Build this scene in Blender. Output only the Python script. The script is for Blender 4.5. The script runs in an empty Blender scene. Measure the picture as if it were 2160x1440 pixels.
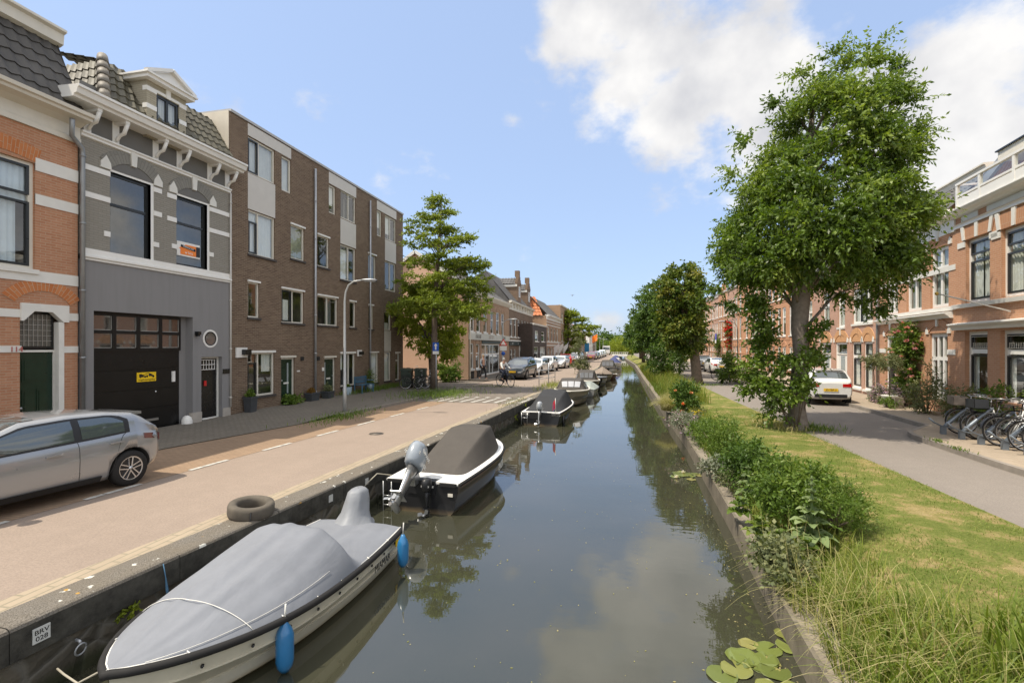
import bpy, bmesh, math, random
import numpy as np
from mathutils import Vector, Matrix
R = math.radians
PI = math.pi
sc = bpy.context.scene
C = sc.collection
random.seed(7)
rng = np.random.default_rng(11)

# ---------------------------------------------------------------- camera
FPX, VPX, HOR, EYE = 1030.0, 1311.0, 730.0, 2.47      # survey of the photograph: focal length in pixels, vanishing point, horizon, eye height
YAW = math.atan2(VPX - 1080, FPX)
cd = bpy.data.cameras.new("camera")
cam = bpy.data.objects.new("camera", cd); C.objects.link(cam)
cam.location = (0, 0, EYE); cam.rotation_euler = (R(90), 0, YAW)
cd.sensor_width = 36; cd.lens = 36 * FPX / 2160; cd.shift_y = 10 / 2160
cd.clip_start = 0.05; cd.clip_end = 3000
sc.camera = cam

# ---------------------------------------------------------------- light
SUNV = Vector((0.46, 0.25, -1.0)).normalized()          # the way the light travels
sl = bpy.data.lights.new("sun", 'SUN'); sl.energy = 3.3; sl.angle = R(0.5); sl.color = (1.0, 0.91, 0.77)
so = bpy.data.objects.new("sun", sl); C.objects.link(so)
so.rotation_euler = SUNV.to_track_quat('-Z', 'Y').to_euler()
W = bpy.data.worlds.new("World"); sc.world = W; W.use_nodes = True
nt = W.node_tree; nt.nodes.clear()
def wn(t, **k):
    n = nt.nodes.new(t)
    for a, b in k.items(): setattr(n, a, b)
    return n
def wmath(op, a, b=None, clamp=False):
    n = wn('ShaderNodeMath', operation=op); n.use_clamp = clamp
    for i, v in enumerate((a, b)):
        if v is None: continue
        if isinstance(v, (int, float)): n.inputs[i].default_value = v
        else: nt.links.new(v, n.inputs[i])
    return n.outputs[0]
sky = wn('ShaderNodeTexSky', sky_type='NISHITA'); sky.sun_disc = False
sky.sun_elevation = R(62.4); sky.sun_rotation = math.atan2(-0.46, -0.25)
sky.air_density = 1.0; sky.dust_density = 1.6; sky.ozone_density = 2.5
tc = wn('ShaderNodeTexCoord')
nv = wn('ShaderNodeVectorMath', operation='NORMALIZE'); nt.links.new(tc.outputs['Generated'], nv.inputs[0])
def pray(x, y):
    u = (x - 1080) / FPX; v = (y - HOR) / FPX; s, c = math.sin(YAW), math.cos(YAW)
    return Vector((u * c - s, u * s + c, -v))
# cloud banks: a direction of the sky, an angular radius (degrees) and a weight each
BANKS = [(1290, 55, 6.5, .85), (1410, 55, 8.5, 1.0), (1330, 130, 5.5, .75), (1520, 130, 8, 1.0), (1600, 180, 6, .95), (1440, 250, 5.5, .8), (1560, 290, 6, .6),
         (1555, 390, 4.5, .45), (2060, 240, 9, .95), (1985, 330, 9, 1.15), (2150, 150, 7, .9), (1930, 220, 7, 1.0), (2140, 310, 6, .7), (1900, 360, 7, .8), (1105, 235, 3, .22), (1850, 30, 4, .25)]
acc = None
for (x, y, r, w) in BANKS:
    d = pray(x, y).normalized()
    vm = wn('ShaderNodeVectorMath', operation='DOT_PRODUCT'); nt.links.new(nv.outputs[0], vm.inputs[0]); vm.inputs[1].default_value = d
    mr = wn('ShaderNodeMapRange', interpolation_type='SMOOTHSTEP'); nt.links.new(vm.outputs['Value'], mr.inputs[0])
    mr.inputs[1].default_value = math.cos(R(r * 1.25)); mr.inputs[2].default_value = 1.0; mr.inputs[3].default_value = 0; mr.inputs[4].default_value = w
    acc = mr.outputs[0] if acc is None else wmath('MAXIMUM', acc, mr.outputs[0])
sep = wn('ShaderNodeSeparateXYZ'); nt.links.new(nv.outputs[0], sep.inputs[0])
hi = wn('ShaderNodeMapRange', interpolation_type='SMOOTHSTEP'); nt.links.new(sep.outputs[2], hi.inputs[0])
hi.inputs[1].default_value = .56; hi.inputs[2].default_value = .85; hi.inputs[3].default_value = 0; hi.inputs[4].default_value = .9
bk = wn('ShaderNodeMapRange', interpolation_type='SMOOTHSTEP'); nt.links.new(sep.outputs[1], bk.inputs[0])
bk.inputs[1].default_value = .25; bk.inputs[2].default_value = -.3; bk.inputs[3].default_value = 0; bk.inputs[4].default_value = .85
ea = wn('ShaderNodeMapRange', interpolation_type='SMOOTHSTEP'); nt.links.new(sep.outputs[0], ea.inputs[0])
ea.inputs[1].default_value = .66; ea.inputs[2].default_value = .84; ea.inputs[3].default_value = 0; ea.inputs[4].default_value = .85
acc = wmath('MAXIMUM', wmath('MAXIMUM', wmath('MAXIMUM', acc, hi.outputs[0]), bk.outputs[0]), ea.outputs[0])
nz = wn('ShaderNodeTexNoise'); nz.inputs['Scale'].default_value = 5.0; nz.inputs['Detail'].default_value = 9; nz.inputs['Roughness'].default_value = .58
mp = wn('ShaderNodeMapping'); mp.inputs['Scale'].default_value = (1, 1, 1.5); nt.links.new(nv.outputs[0], mp.inputs[0]); nt.links.new(mp.outputs[0], nz.inputs['Vector'])
dens = wmath('ADD', acc, wmath('MULTIPLY', wmath('SUBTRACT', nz.outputs[0], .5), 3.7))
cm = wn('ShaderNodeMapRange', interpolation_type='SMOOTHSTEP'); nt.links.new(dens, cm.inputs[0]); cm.inputs[1].default_value = .30; cm.inputs[2].default_value = 1.0; cm.inputs[4].default_value = .94
nz2 = wn('ShaderNodeTexNoise'); nz2.inputs['Scale'].default_value = 7; nz2.inputs['Detail'].default_value = 5; nt.links.new(nv.outputs[0], nz2.inputs['Vector'])
cr = wn('ShaderNodeValToRGB'); nt.links.new(nz2.outputs[0], cr.inputs[0])
cr.color_ramp.elements[0].position = .3; cr.color_ramp.elements[0].color = (2.75, 2.75, 2.85, 1); cr.color_ramp.elements[1].position = .62; cr.color_ramp.elements[1].color = (4.3, 4.2, 4.05, 1)
# thin high haze over the blue
hz = wn('ShaderNodeMix', data_type='RGBA'); hz.inputs[0].default_value = .66; nt.links.new(sky.outputs[0], hz.inputs[6]); hz.inputs[7].default_value = (2.1, 2.72, 3.95, 1)
# unseen clouds overhead and behind the camera, brightened to lift the ambient light
up = wmath('ADD', wmath('MULTIPLY', wmath('MAXIMUM', hi.outputs[0], bk.outputs[0]), .85), 1.0)
cb = wn('ShaderNodeVectorMath', operation='SCALE'); nt.links.new(cr.outputs[0], cb.inputs[0]); nt.links.new(up, cb.inputs['Scale'])
mx = wn('ShaderNodeMix', data_type='RGBA'); nt.links.new(cm.outputs[0], mx.inputs[0]); nt.links.new(hz.outputs[2], mx.inputs[6]); nt.links.new(cb.outputs[0], mx.inputs[7])
bg = wn('ShaderNodeBackground'); bg.inputs[1].default_value = .15; nt.links.new(mx.outputs[2], bg.inputs[0])
wo = wn('ShaderNodeOutputWorld'); nt.links.new(bg.outputs[0], wo.inputs[0])
sc.view_settings.view_transform = 'Standard'; sc.view_settings.look = 'None'; sc.view_settings.gamma = 1; sc.view_settings.exposure = 0.70
try:
    sc.cycles.max_bounces = 8; sc.cycles.transparent_max_bounces = 12; sc.cycles.caustics_reflective = False; sc.cycles.caustics_refractive = False
except Exception: pass

# ---------------------------------------------------------------- survey: a pixel of the photograph to a point of the place
def G(x, y, z=0.0):
    r = pray(x, y); t = (z - EYE) / r.z
    return Vector((r.x * t, r.y * t, z))

# ---------------------------------------------------------------- helpers
def tag(o, label=None, cat=None, group=None, kind=None):
    if label: o['label'] = label
    if cat: o['category'] = cat
    if group: o['group'] = group
    if kind: o['kind'] = kind
    return o
def thing(name, label, cat, loc=(0, 0, 0), rz=0, group=None):
    o = bpy.data.objects.new(name, None); C.objects.link(o); o.empty_display_size = .2
    o.location = loc; o.rotation_euler = (0, 0, rz)
    return tag(o, label, cat, group)
def copy_thing(o, loc, rz, label, group=None, rx=0):
    c = o.copy(); C.objects.link(c); c.location = loc; c.rotation_euler = (rx, 0, rz)
    c['label'] = label
    if group: c['group'] = group
    for ch in list(o.children):
        d = ch.copy(); C.objects.link(d); d.parent = c
        for g in list(ch.children):
            e = g.copy(); C.objects.link(e); e.parent = d
    return c

class MB:
    """collects geometry for ONE mesh object; uv in metres"""
    def __init__(s): s.v = []; s.f = []; s.uv = []; s.sm = []
    def face(s, pts, uvs=None, smooth=False):
        i = len(s.v); s.v += [tuple(p) for p in pts]; s.f.append(tuple(range(i, i + len(pts))))
        if uvs is None:
            a = Vector(pts[0]); n = (Vector(pts[1]) - a).cross(Vector(pts[2]) - a)
            ax, ay, az = abs(n.x), abs(n.y), abs(n.z)
            if az >= ax and az >= ay: uvs = [(p[0], p[1]) for p in pts]
            elif ay >= ax: uvs = [(p[0], p[2]) for p in pts]
            else: uvs = [(p[1], p[2]) for p in pts]
        s.uv += list(uvs); s.sm.append(smooth)
    def box(s, x0, x1, y0, y1, z0, z1, skip=''):
        p = [(x0, y0, z0), (x1, y0, z0), (x1, y1, z0), (x0, y1, z0), (x0, y0, z1), (x1, y0, z1), (x1, y1, z1), (x0, y1, z1)]
        for k, q in (('b', (0, 3, 2, 1)), ('t', (4, 5, 6, 7)), ('f', (0, 1, 5, 4)), ('r', (1, 2, 6, 5)), ('k', (2, 3, 7, 6)), ('l', (3, 0, 4, 7))):
            if k not in skip: s.face([p[i] for i in q])
        return s
    def obox(s, c, size, M=None):
        """box of a size about a centre, turned by the 3x3 matrix M"""
        hx, hy, hz = size[0] / 2, size[1] / 2, size[2] / 2; M = M or Matrix.Identity(3); c = Vector(c)
        p = [c + M @ Vector(q) for q in ((-hx, -hy, -hz), (hx, -hy, -hz), (hx, hy, -hz), (-hx, hy, -hz), (-hx, -hy, hz), (hx, -hy, hz), (hx, hy, hz), (-hx, hy, hz))]
        for q in ((0, 3, 2, 1), (4, 5, 6, 7), (0, 1, 5, 4), (1, 2, 6, 5), (2, 3, 7, 6), (3, 0, 4, 7)): s.face([p[i] for i in q])
        return s
    def bar(s, a, b, w, h=None):
        a = Vector(a); b = Vector(b); d = b - a; h = h or w
        M = d.to_track_quat('X', 'Z').to_matrix()
        return s.obox((a + b) / 2, (d.length, w, h), M)
    def grid(s, rows, closed=False, smooth=True, caps=False):
        """rows: list of lists of points (same length); shared vertices"""
        n = len(rows[0]); i0 = len(s.v)
        for r in rows: s.v += [tuple(p) for p in r]
        m = n if closed else n - 1
        lu = [0]
        for j in range(1, n + 1): lu.append(lu[-1] + (Vector(rows[0][j % n]) - Vector(rows[0][j - 1])).length)
        lv = [0]
        for i in range(1, len(rows)): lv.append(lv[-1] + (Vector(rows[i][0]) - Vector(rows[i - 1][0])).length)
        for i in range(len(rows) - 1):
            for j in range(m):
                k = (j + 1) % n
                s.f.append((i0 + i * n + j, i0 + i * n + k, i0 + (i + 1) * n + k, i0 + (i + 1) * n + j))
                s.uv += [(lu[j], lv[i]), (lu[j + 1], lv[i]), (lu[j + 1], lv[i + 1]), (lu[j], lv[i + 1])]; s.sm.append(smooth)
        if caps:
            for base, rev in ((i0, True), (i0 + (len(rows) - 1) * n, False)):
                idx = [base + j for j in range(n)]
                if rev: idx.reverse()
                s.f.append(tuple(idx)); s.uv += [(s.v[q][0], s.v[q][1]) for q in idx]; s.sm.append(False)
        return s
    def tube(s, pts, r, n=8, caps=True):
        pts = [Vector(p) for p in pts]; rr = r if isinstance(r, (list, tuple)) else [r] * len(pts)
        rows = []; ref = None
        for i, p in enumerate(pts):
            t = (pts[min(i + 1, len(pts) - 1)] - pts[max(i - 1, 0)]).normalized()
            if ref is None: ref = Vector((0, 0, 1)) if abs(t.z) < .9 else Vector((1, 0, 0))
            a = t.cross(ref).normalized(); b = a.cross(t).normalized(); ref = b
            rows.append([p + (a * math.cos(2 * PI * k / n) + b * math.sin(2 * PI * k / n)) * rr[i] for k in range(n)])
        return s.grid(rows, closed=True, caps=caps)
    def lathe(s, prof, c=(0, 0, 0), n=16, axis='z', caps=False):
        rows = []
        for (r, h) in prof:
            row = []
            for k in range(n):
                a = 2 * PI * k / n; x, y = r * math.cos(a), r * math.sin(a)
                row.append((c[0] + x, c[1] + y, c[2] + h) if axis == 'z' else ((c[0] + x, c[1] + h, c[2] + y) if axis == 'y' else (c[0] + h, c[1] + x, c[2] + y)))
            rows.append(row)
        return s.grid(rows, closed=True, caps=caps)
    def prism(s, poly, y0, y1):
        """polygon in local x,z pushed from y0 to y1"""
        a = [(p[0], y0, p[1]) for p in poly]; b = [(p[0], y1, p[1]) for p in poly]
        s.face(a, [(p[0], p[1]) for p in poly]); s.face(b[::-1], [(p[0], p[1]) for p in poly][::-1])
        for i in range(len(poly)):
            j = (i + 1) % len(poly); s.face([a[j], a[i], b[i], b[j]])
        return s
    def build(s, name, mat, parent=None, bevel=0, loc=None):
        me = bpy.data.meshes.new(name); me.from_pydata(s.v, [], s.f)
        ul = me.uv_layers.new(name="UVMap"); ul.data.foreach_set('uv', np.array(s.uv, dtype=np.float32).ravel())
        me.polygons.foreach_set('use_smooth', s.sm); me.materials.append(mat); me.update()
        o = bpy.data.objects.new(name, me); C.objects.link(o)
        if parent: o.parent = parent
        if loc: o.location = loc
        if bevel:
            b = o.modifiers.new("bevel", 'BEVEL'); b.width = bevel; b.segments = 2; b.limit_method = 'ANGLE'; b.angle_limit = R(50)
        return o

def text_mesh(txt, size, name, mat, parent, loc, rot, depth=.004, align='CENTER', shear=0, sx=1.0):
    cu = bpy.data.curves.new(name, 'FONT'); cu.body = txt; cu.size = size; cu.extrude = depth; cu.align_x = align; cu.align_y = 'CENTER'; cu.shear = shear
    cu.resolution_u = 3
    t = bpy.data.objects.new(name, cu); C.objects.link(t)
    dg = bpy.context.evaluated_depsgraph_get(); me = bpy.data.meshes.new_from_object(t.evaluated_get(dg))
    bpy.data.objects.remove(t); bpy.data.curves.remove(cu)
    me.materials.clear(); me.materials.append(mat); me.name = name
    o = bpy.data.objects.new(name, me); C.objects.link(o); o.location = loc; o.rotation_euler = rot; o.scale = (sx, 1, 1)
    if parent: o.parent = parent
    return o

# ---------------------------------------------------------------- materials
MATS = {}
class NB:
    def __init__(s, name):
        s.m = bpy.data.materials.new(name); s.m.use_nodes = True; s.t = s.m.node_tree; s.t.nodes.clear()
        s.out = s.n('ShaderNodeOutputMaterial')
    def n(s, t, **k):
        x = s.t.nodes.new(t)
        for a, b in k.items():
            setattr(x, a, b)
        return x
    def l(s, a, b): s.t.links.new(a, b)
    def coord(s, kind='Object'):
        return s.n('ShaderNodeTexCoord').outputs[kind]
    def noise(s, vec, scale, detail=4, rough=.5, dist=0):
        x = s.n('ShaderNodeTexNoise'); x.inputs['Scale'].default_value = scale; x.inputs['Detail'].default_value = detail; x.inputs['Roughness'].default_value = rough; x.inputs['Distortion'].default_value = dist
        s.l(vec, x.inputs['Vector']); return x.outputs[0]
    def ramp(s, v, stops):
        x = s.n('ShaderNodeValToRGB'); e = x.color_ramp.elements
        while len(e) < len(stops): e.new(.5)
        for i, (p, c) in enumerate(stops): e[i].position = p; e[i].color = (*c, 1) if len(c) == 3 else c
        s.l(v, x.inputs[0]); return x.outputs[0]
    def mix(s, f, a, b, mode='MIX'):
        x = s.n('ShaderNodeMix', data_type='RGBA', blend_type=mode)
        for i, v in ((0, f), (6, a), (7, b)):
            if isinstance(v, (int, float)): x.inputs[i].default_value = v
            elif isinstance(v, tuple): x.inputs[i].default_value = (*v, 1) if len(v) == 3 else v
            else: s.l(v, x.inputs[i])
        return x.outputs[2]
    def bsdf(s, col, rough=.7, metal=0, spec=.5, bump=None, bd=.01, bs=.5, coat=0):
        p = s.n('ShaderNodeBsdfPrincipled')
        if isinstance(col, tuple): p.inputs['Base Color'].default_value = (*col, 1)
        else: s.l(col, p.inputs['Base Color'])
        if isinstance(rough, (int, float)): p.inputs['Roughness'].default_value = rough
        else: s.l(rough, p.inputs['Roughness'])
        p.inputs['Metallic'].default_value = metal; p.inputs['Specular IOR Level'].default_value = spec; p.inputs['Coat Weight'].default_value = coat; p.inputs['Coat Roughness'].default_value = .03
        if bump is not None:
            b = s.n('ShaderNodeBump'); b.inputs['Distance'].default_value = bd; b.inputs['Strength'].default_value = bs; s.l(bump, b.inputs['Height']); s.l(b.outputs[0], p.inputs['Normal'])
        s.l(p.outputs[0], s.out.inputs[0]); return p
    def math(s, op, a, b=0.0):
        x = s.n('ShaderNodeMath', operation=op)
        for i, v in enumerate((a, b)):
            if isinstance(v, (int, float)): x.inputs[i].default_value = v
            else: s.l(v, x.inputs[i])
        return x.outputs[0]
def sc3(c, k): return tuple(min(1, x * k) for x in c)
def paint(name, col, rough=.45, var=.12, metal=0, coat=0, spec=.5, scale=3.0, bump=0):
    if name in MATS: return MATS[name]
    b = NB(name); v = b.coord()
    n = b.noise(v, scale, 6, .6)
    c = b.ramp(n, [(.3, sc3(col, 1 - var)), (.7, sc3(col, 1 + var * .6))])
    r = b.math('ADD', b.math('MULTIPLY', b.noise(v, scale * 4, 3), .15), rough - .07)
    b.bsdf(c, r, metal, spec, coat=coat, bump=(b.noise(v, 60, 3) if bump else None), bd=bump, bs=.4)
    MATS[name] = b.m; return b.m
def brick(name, c1, c2, mortar, w=.22, h=.0625, gap=.011, var=.25, stain=.25):
    if name in MATS: return MATS[name]
    b = NB(name); uv = b.coord('UV')
    t = b.n('ShaderNodeTexBrick'); b.l(uv, t.inputs['Vector'])
    t.inputs['Scale'].default_value = 1; t.inputs['Brick Width'].default_value = w; t.inputs['Row Height'].default_value = h; t.inputs['Mortar Size'].default_value = gap / 2
    t.inputs['Mortar Smooth'].default_value = .1; t.inputs['Bias'].default_value = 0
    t.inputs['Color1'].default_value = (*c1, 1); t.inputs['Color2'].default_value = (*c2, 1); t.inputs['Mortar'].default_value = (*mortar, 1)
    big = b.noise(uv, .45, 5, .6); sml = b.noise(uv, 9, 3)
    c = b.mix(b.math('MULTIPLY', b.ramp(big, [(.35, (0, 0, 0)), (.7, (1, 1, 1))]), stain), t.outputs[0], sc3(c1, .55))
    c = b.mix(var, c, b.mix(sml, sc3(c1, .6), sc3(c2, 1.35)))
    b.bsdf(c, .85, spec=.25, bump=b.math('SUBTRACT', 1.0, t.outputs[1]), bd=.008, bs=.7)
    MATS[name] = b.m; return b.m
def glass(name, tint=(.9, .93, .92), refl=.08):
    if name in MATS: return MATS[name]
    b = NB(name)
    tr = b.n('ShaderNodeBsdfTransparent'); tr.inputs[0].default_value = (*tint, 1)
    gl = b.n('ShaderNodeBsdfGlossy'); gl.inputs['Roughness'].default_value = .02; gl.inputs[0].default_value = (.97, .97, .96, 1)
    bn = b.n('ShaderNodeBump'); bn.inputs['Distance'].default_value = .004; bn.inputs['Strength'].default_value = .35; b.l(b.noise(b.coord(), 1.3, 1), bn.inputs['Height']); b.l(bn.outputs[0], gl.inputs['Normal'])
    ge = b.n('ShaderNodeNewGeometry'); dt = b.n('ShaderNodeVectorMath', operation='DOT_PRODUCT'); b.l(ge.outputs['Normal'], dt.inputs[0]); b.l(ge.outputs['Incoming'], dt.inputs[1])
    fr = b.math('POWER', b.math('SUBTRACT', 1.0, b.math('ABSOLUTE', dt.outputs['Value'])), 5.0)
    mx_ = b.n('ShaderNodeMixShader'); b.l(b.math('ADD', b.math('MULTIPLY', fr, .85), refl + .06), mx_.inputs[0]); b.l(tr.outputs[0], mx_.inputs[1]); b.l(gl.outputs[0], mx_.inputs[2])
    b.l(mx_.outputs[0], b.out.inputs[0]); MATS[name] = b.m; return b.m
def leafmat(name, cols, rough=.5, trans=.35, spec=.35):
    """cols: dark, mid, light leaf colour; every leaf takes its own from the 'tint' attribute"""
    if name in MATS: return MATS[name]
    b = NB(name); a = b.n('ShaderNodeAttribute', attribute_name='tint')
    c = b.ramp(a.outputs['Fac'], [(0, cols[0]), (.55, cols[1]), (1, cols[2])])
    p = b.n('ShaderNodeBsdfPrincipled'); b.l(c, p.inputs['Base Color']); p.inputs['Roughness'].default_value = rough; p.inputs['Specular IOR Level'].default_value = spec
    t = b.n('ShaderNodeBsdfTranslucent'); b.l(b.mix(1.0, c, (1.25, 1.3, .45), 'MULTIPLY'), t.inputs[0])
    m = b.n('ShaderNodeMixShader'); m.inputs[0].default_value = trans; b.l(p.outputs[0], m.inputs[1]); b.l(t.outputs[0], m.inputs[2])
    b.l(m.outputs[0], b.out.inputs[0]); MATS[name] = b.m; return b.m

white = paint('white_paint', (.78, .76, .71), .42, .05)
cream = paint('cream_paint', (.66, .62, .53), .5, .06)
offwhite = paint('stone_white', (.70, .68, .62), .6, .08, bump=.002)
black = paint('black_paint', (.012, .012, .012), .25, .2)
blackframe = paint('black_frame', (.02, .022, .022), .3, .2)
darkgreen = paint('dark_green_paint', (.008, .028, .016), .22, .2)
b = NB('grey_plaster'); v = b.coord(); mq = b.n('ShaderNodeMapping'); mq.inputs['Scale'].default_value = (5, 5, .35); b.l(v, mq.inputs[0])
pc_ = b.mix(b.math('MULTIPLY', b.ramp(b.noise(mq.outputs[0], 1.3, 5, .6), [(.45, (0, 0, 0)), (.75, (1, 1, 1))]), .35), (.235, .228, .225), (.165, .158, .15))
b.bsdf(b.mix(b.math('MULTIPLY', b.noise(v, 1.1, 6, .65), .35), pc_, (.27, .262, .252)), .85, spec=.2, bump=b.noise(v, 60, 4, .7), bd=.004, bs=.5); greyplaster = b.m
greypanel = paint('grey_white_panel', (.56, .53, .48), .6, .05)
zinc = paint('zinc', (.30, .31, .31), .45, .2, metal=.6)
galv = paint('galvanised_steel', (.42, .43, .44), .42, .12, metal=.5)
dark = paint('dark_interior', (.02, .018, .016), .9, .3)
roomwall = paint('room_wall', (.22, .20, .17), .9, .3)
rubber = paint('rubber', (.018, .017, .016), .75, .2, spec=.3)
chrome = paint('chrome', (.6, .6, .6), .15, .05, metal=1)
steelmat = paint('silver_steel', (.45, .45, .44), .3, .1, metal=.8)
redp = paint('red_plastic', (.55, .02, .02), .3, .1)
yellowp = paint('yellow_sign', (.85, .55, .01), .4, .04)
orangep = paint('orange_sign', (.85, .22, .02), .4, .04)
bluep = paint('blue_sign', (.02, .10, .45), .4, .05)
pane_m = glass('window_glass'); carglass = glass('car_glass', (.25, .30, .29), .12)
wood = paint('weathered_wood', (.24, .20, .16), .85, .3, spec=.2, scale=5, bump=.004)
curtain_m = paint('curtain', (.80, .79, .74), .9, .08, spec=.1)
blind_m = paint('blind', (.72, .70, .64), .9, .1, spec=.1)
lead = paint('lead_flashing', (.33, .34, .35), .55, .15, metal=.3)
bark = paint('bark', (.16, .125, .095), .95, .35, spec=.15, scale=9, bump=.02)
barkgrey = paint('bark_grey', (.20, .17, .14), .95, .3, spec=.15, scale=9, bump=.02)
b_red = brick('red_brick', (.41, .185, .10), (.49, .25, .145), (.50, .40, .28))
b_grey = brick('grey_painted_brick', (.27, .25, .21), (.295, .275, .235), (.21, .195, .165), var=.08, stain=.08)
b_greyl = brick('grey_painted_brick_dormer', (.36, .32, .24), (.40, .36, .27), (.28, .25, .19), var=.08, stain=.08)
b_brown = brick('dark_brown_brick', (.115, .073, .050), (.20, .138, .093), (.33, .275, .20), gap=.012, var=.18, stain=.2)
b_dark = brick('old_dark_brick', (.17, .115, .08), (.25, .17, .115), (.28, .23, .18), stain=.4)
b_oran = brick('orange_brick', (.56, .30, .17), (.48, .235, .125), (.52, .42, .32), stain=.3)
b_pink = brick('pale_red_brick', (.50, .31, .22), (.44, .26, .18), (.50, .42, .34), stain=.3)
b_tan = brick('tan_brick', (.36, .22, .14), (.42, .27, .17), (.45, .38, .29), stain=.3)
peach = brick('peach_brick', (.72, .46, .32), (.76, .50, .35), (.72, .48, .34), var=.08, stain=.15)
def tilemat(name, c, var=.3):
    return paint(name, c, .6, var, scale=2.2, spec=.4)
t_dark = tilemat('dark_roof_tile', (.075, .069, .062)); t_moss = tilemat('mossy_roof_tile', (.105, .095, .065), .45); t_orange = tilemat('orange_roof_tile', (.50, .19, .085), .2); t_grey = tilemat('grey_roof_tile', (.11, .105, .10))
# ================================================================ THE SETTING
WZ = -.75
QL = [(-60, -9.6), (-8, -5.9), (0, -5.40), (3, -5.22), (8.9, -4.88), (21.2, -4.13), (33, -3.38), (45, -2.60), (56, -2.3), (72, -1.95), (110, -1.7), (140, -1.5), (230, -1.5)]
BL = [(-60, 1.6), (0, 1.66), (5.3, 1.73), (8.3, 1.83), (12.3, 1.92), (16.3, 2.0), (23, 1.9), (44, 1.85), (80, 1.95), (112, .95), (126, .8), (230, .9)]
DL = [(-60, -10.9), (0, -8.55), (8.7, -8.36), (14.5, -8.0), (20, -7.55), (23.2, -7.2), (25, -7.2)]                 # dashed line, edge of the road
KL = [(-60, -11.6), (0, -11.3), (6, -11.1), (9.4, -10.75), (13.6, -9.9), (20, -9.2), (26, -9.0), (27.4, -9.3), (33, -9.3), (35, -8.75), (60, -8.3), (80, -6.9), (140, -5.4), (230, -5.4)]
LW = [(-60, 5.4), (8, 5.31), (18, 5.05), (25, 4.89), (32, 4.79), (60, 4.6), (126, 3.4), (230, 3.4)]
KR = [(-60, 7.5), (11.95, 7.56), (15.1, 7.67), (15.6, 7.85), (17.0, 9.02), (22.8, 9.25), (31, 9.35), (34, 7.7), (36, 7.55), (43.2, 7.7), (44.3, 9.6), (75, 10.0), (126, 10.2), (230, 10.2)]
def X(line, y): return float(np.interp(y, [p[0] for p in line], [p[1] for p in line]))
YS = sorted(set([-60, -30, -10] + [i * 1.0 for i in range(-8, 60)] + [15.3, 15.6, 27.4, 43.2, 44.3] + list(range(60, 150, 5)) + [180, 230]))
def strip(mb, A, B, z, y0=-60, y1=230, offa=0, offb=0):
    ys = [y0] + [y for y in YS if y0 < y < y1] + [y1]
    f = lambda L, y, o: (L if isinstance(L, (int, float)) else X(L, y)) + o
    for a, b in zip(ys, ys[1:]):
        mb.face([(f(A, a, offa), a, z), (f(B, a, offb), a, z), (f(B, b, offb), b, z), (f(A, b, offa), b, z)])
    return mb
def struct(mb, name, mat): return tag(mb.build(name, mat), kind='structure')

# road surface
def roadmat(name, c, speck=.6, wear=.18, scale=1.0):
    b = NB(name); v = b.coord()
    big = b.noise(v, .35, 5, .6); fine = b.noise(v, 38 * scale, 3, .85); mid = b.noise(v, 4, 5, .7)
    col = b.mix(b.math('MULTIPLY', b.ramp(fine, [(.35, (0, 0, 0)), (.65, (1, 1, 1))]), speck), sc3(c, .72), sc3(c, 1.35))
    col = b.mix(b.math('MULTIPLY', b.ramp(big, [(.3, (0, 0, 0)), (.75, (1, 1, 1))]), wear), col, sc3(c, .62))
    col = b.mix(b.math('MULTIPLY', b.ramp(mid, [(.45, (0, 0, 0)), (.8, (1, 1, 1))]), .25), col, sc3(c, 1.25))
    # worn wheel tracks along the street and hairline cracks
    st = b.n('ShaderNodeMapping'); st.inputs['Scale'].default_value = (1.1, .05, 1); b.l(v, st.inputs[0])
    col = b.mix(b.math('MULTIPLY', b.ramp(b.noise(st.outputs[0], 1.4, 3), [(.42, (0, 0, 0)), (.62, (1, 1, 1))]), .16), col, sc3(c, .7))
    vo = b.n('ShaderNodeTexVoronoi', feature='DISTANCE_TO_EDGE'); vo.inputs['Scale'].default_value = .38
    dv = b.n('ShaderNodeMix', data_type='VECTOR'); dv.inputs[0].default_value = .18; b.l(v, dv.inputs[4]); b.l(b.n('ShaderNodeTexNoise').outputs[1], dv.inputs[5]); b.l(dv.outputs[1], vo.inputs['Vector'])
    col = b.mix(b.math('MULTIPLY', b.ramp(vo.outputs[0], [(.0, (1, 1, 1)), (.004, (0, 0, 0))]), .12), col, sc3(c, .4))
    b.bsdf(col, .9, spec=.2, bump=b.math('ADD', fine, b.math('MULTIPLY', mid, .5)), bd=.006, bs=.6); return b.m
def pavemat(name, c1, c2, mortar, w, h, gap=.008, rot=0, stain=.45, off=.5):
    b = NB(name); v = b.coord(); m = b.n('ShaderNodeMapping'); m.inputs['Rotation'].default_value = (0, 0, rot); b.l(v, m.inputs[0])
    t = b.n('ShaderNodeTexBrick'); b.l(m.outputs[0], t.inputs['Vector']); t.offset = off
    t.inputs['Scale'].default_value = 1; t.inputs['Brick Width'].default_value = w; t.inputs['Row Height'].default_value = h; t.inputs['Mortar Size'].default_value = gap
    t.inputs['Color1'].default_value = (*c1, 1); t.inputs['Color2'].default_value = (*c2, 1); t.inputs['Mortar'].default_value = (*mortar, 1)
    col = b.mix(b.math('MULTIPLY', b.ramp(b.noise(v, .6, 6, .65), [(.3, (0, 0, 0)), (.75, (1, 1, 1))]), stain), t.outputs[0], sc3(c1, .45))
    col = b.mix(.25, col, b.mix(b.noise(v, 14, 3), sc3(c1, .6), sc3(c2, 1.4)))
    b.bsdf(col, .9, spec=.2, bump=b.math('SUBTRACT', 1.0, t.outputs[1]), bd=.008, bs=.6); return b.m
m_road = roadmat('beige_road_surface', (.315, .25, .20), wear=.4); m_road2 = roadmat('grey_beige_road_surface', (.245, .215, .185), wear=.35)
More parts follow.
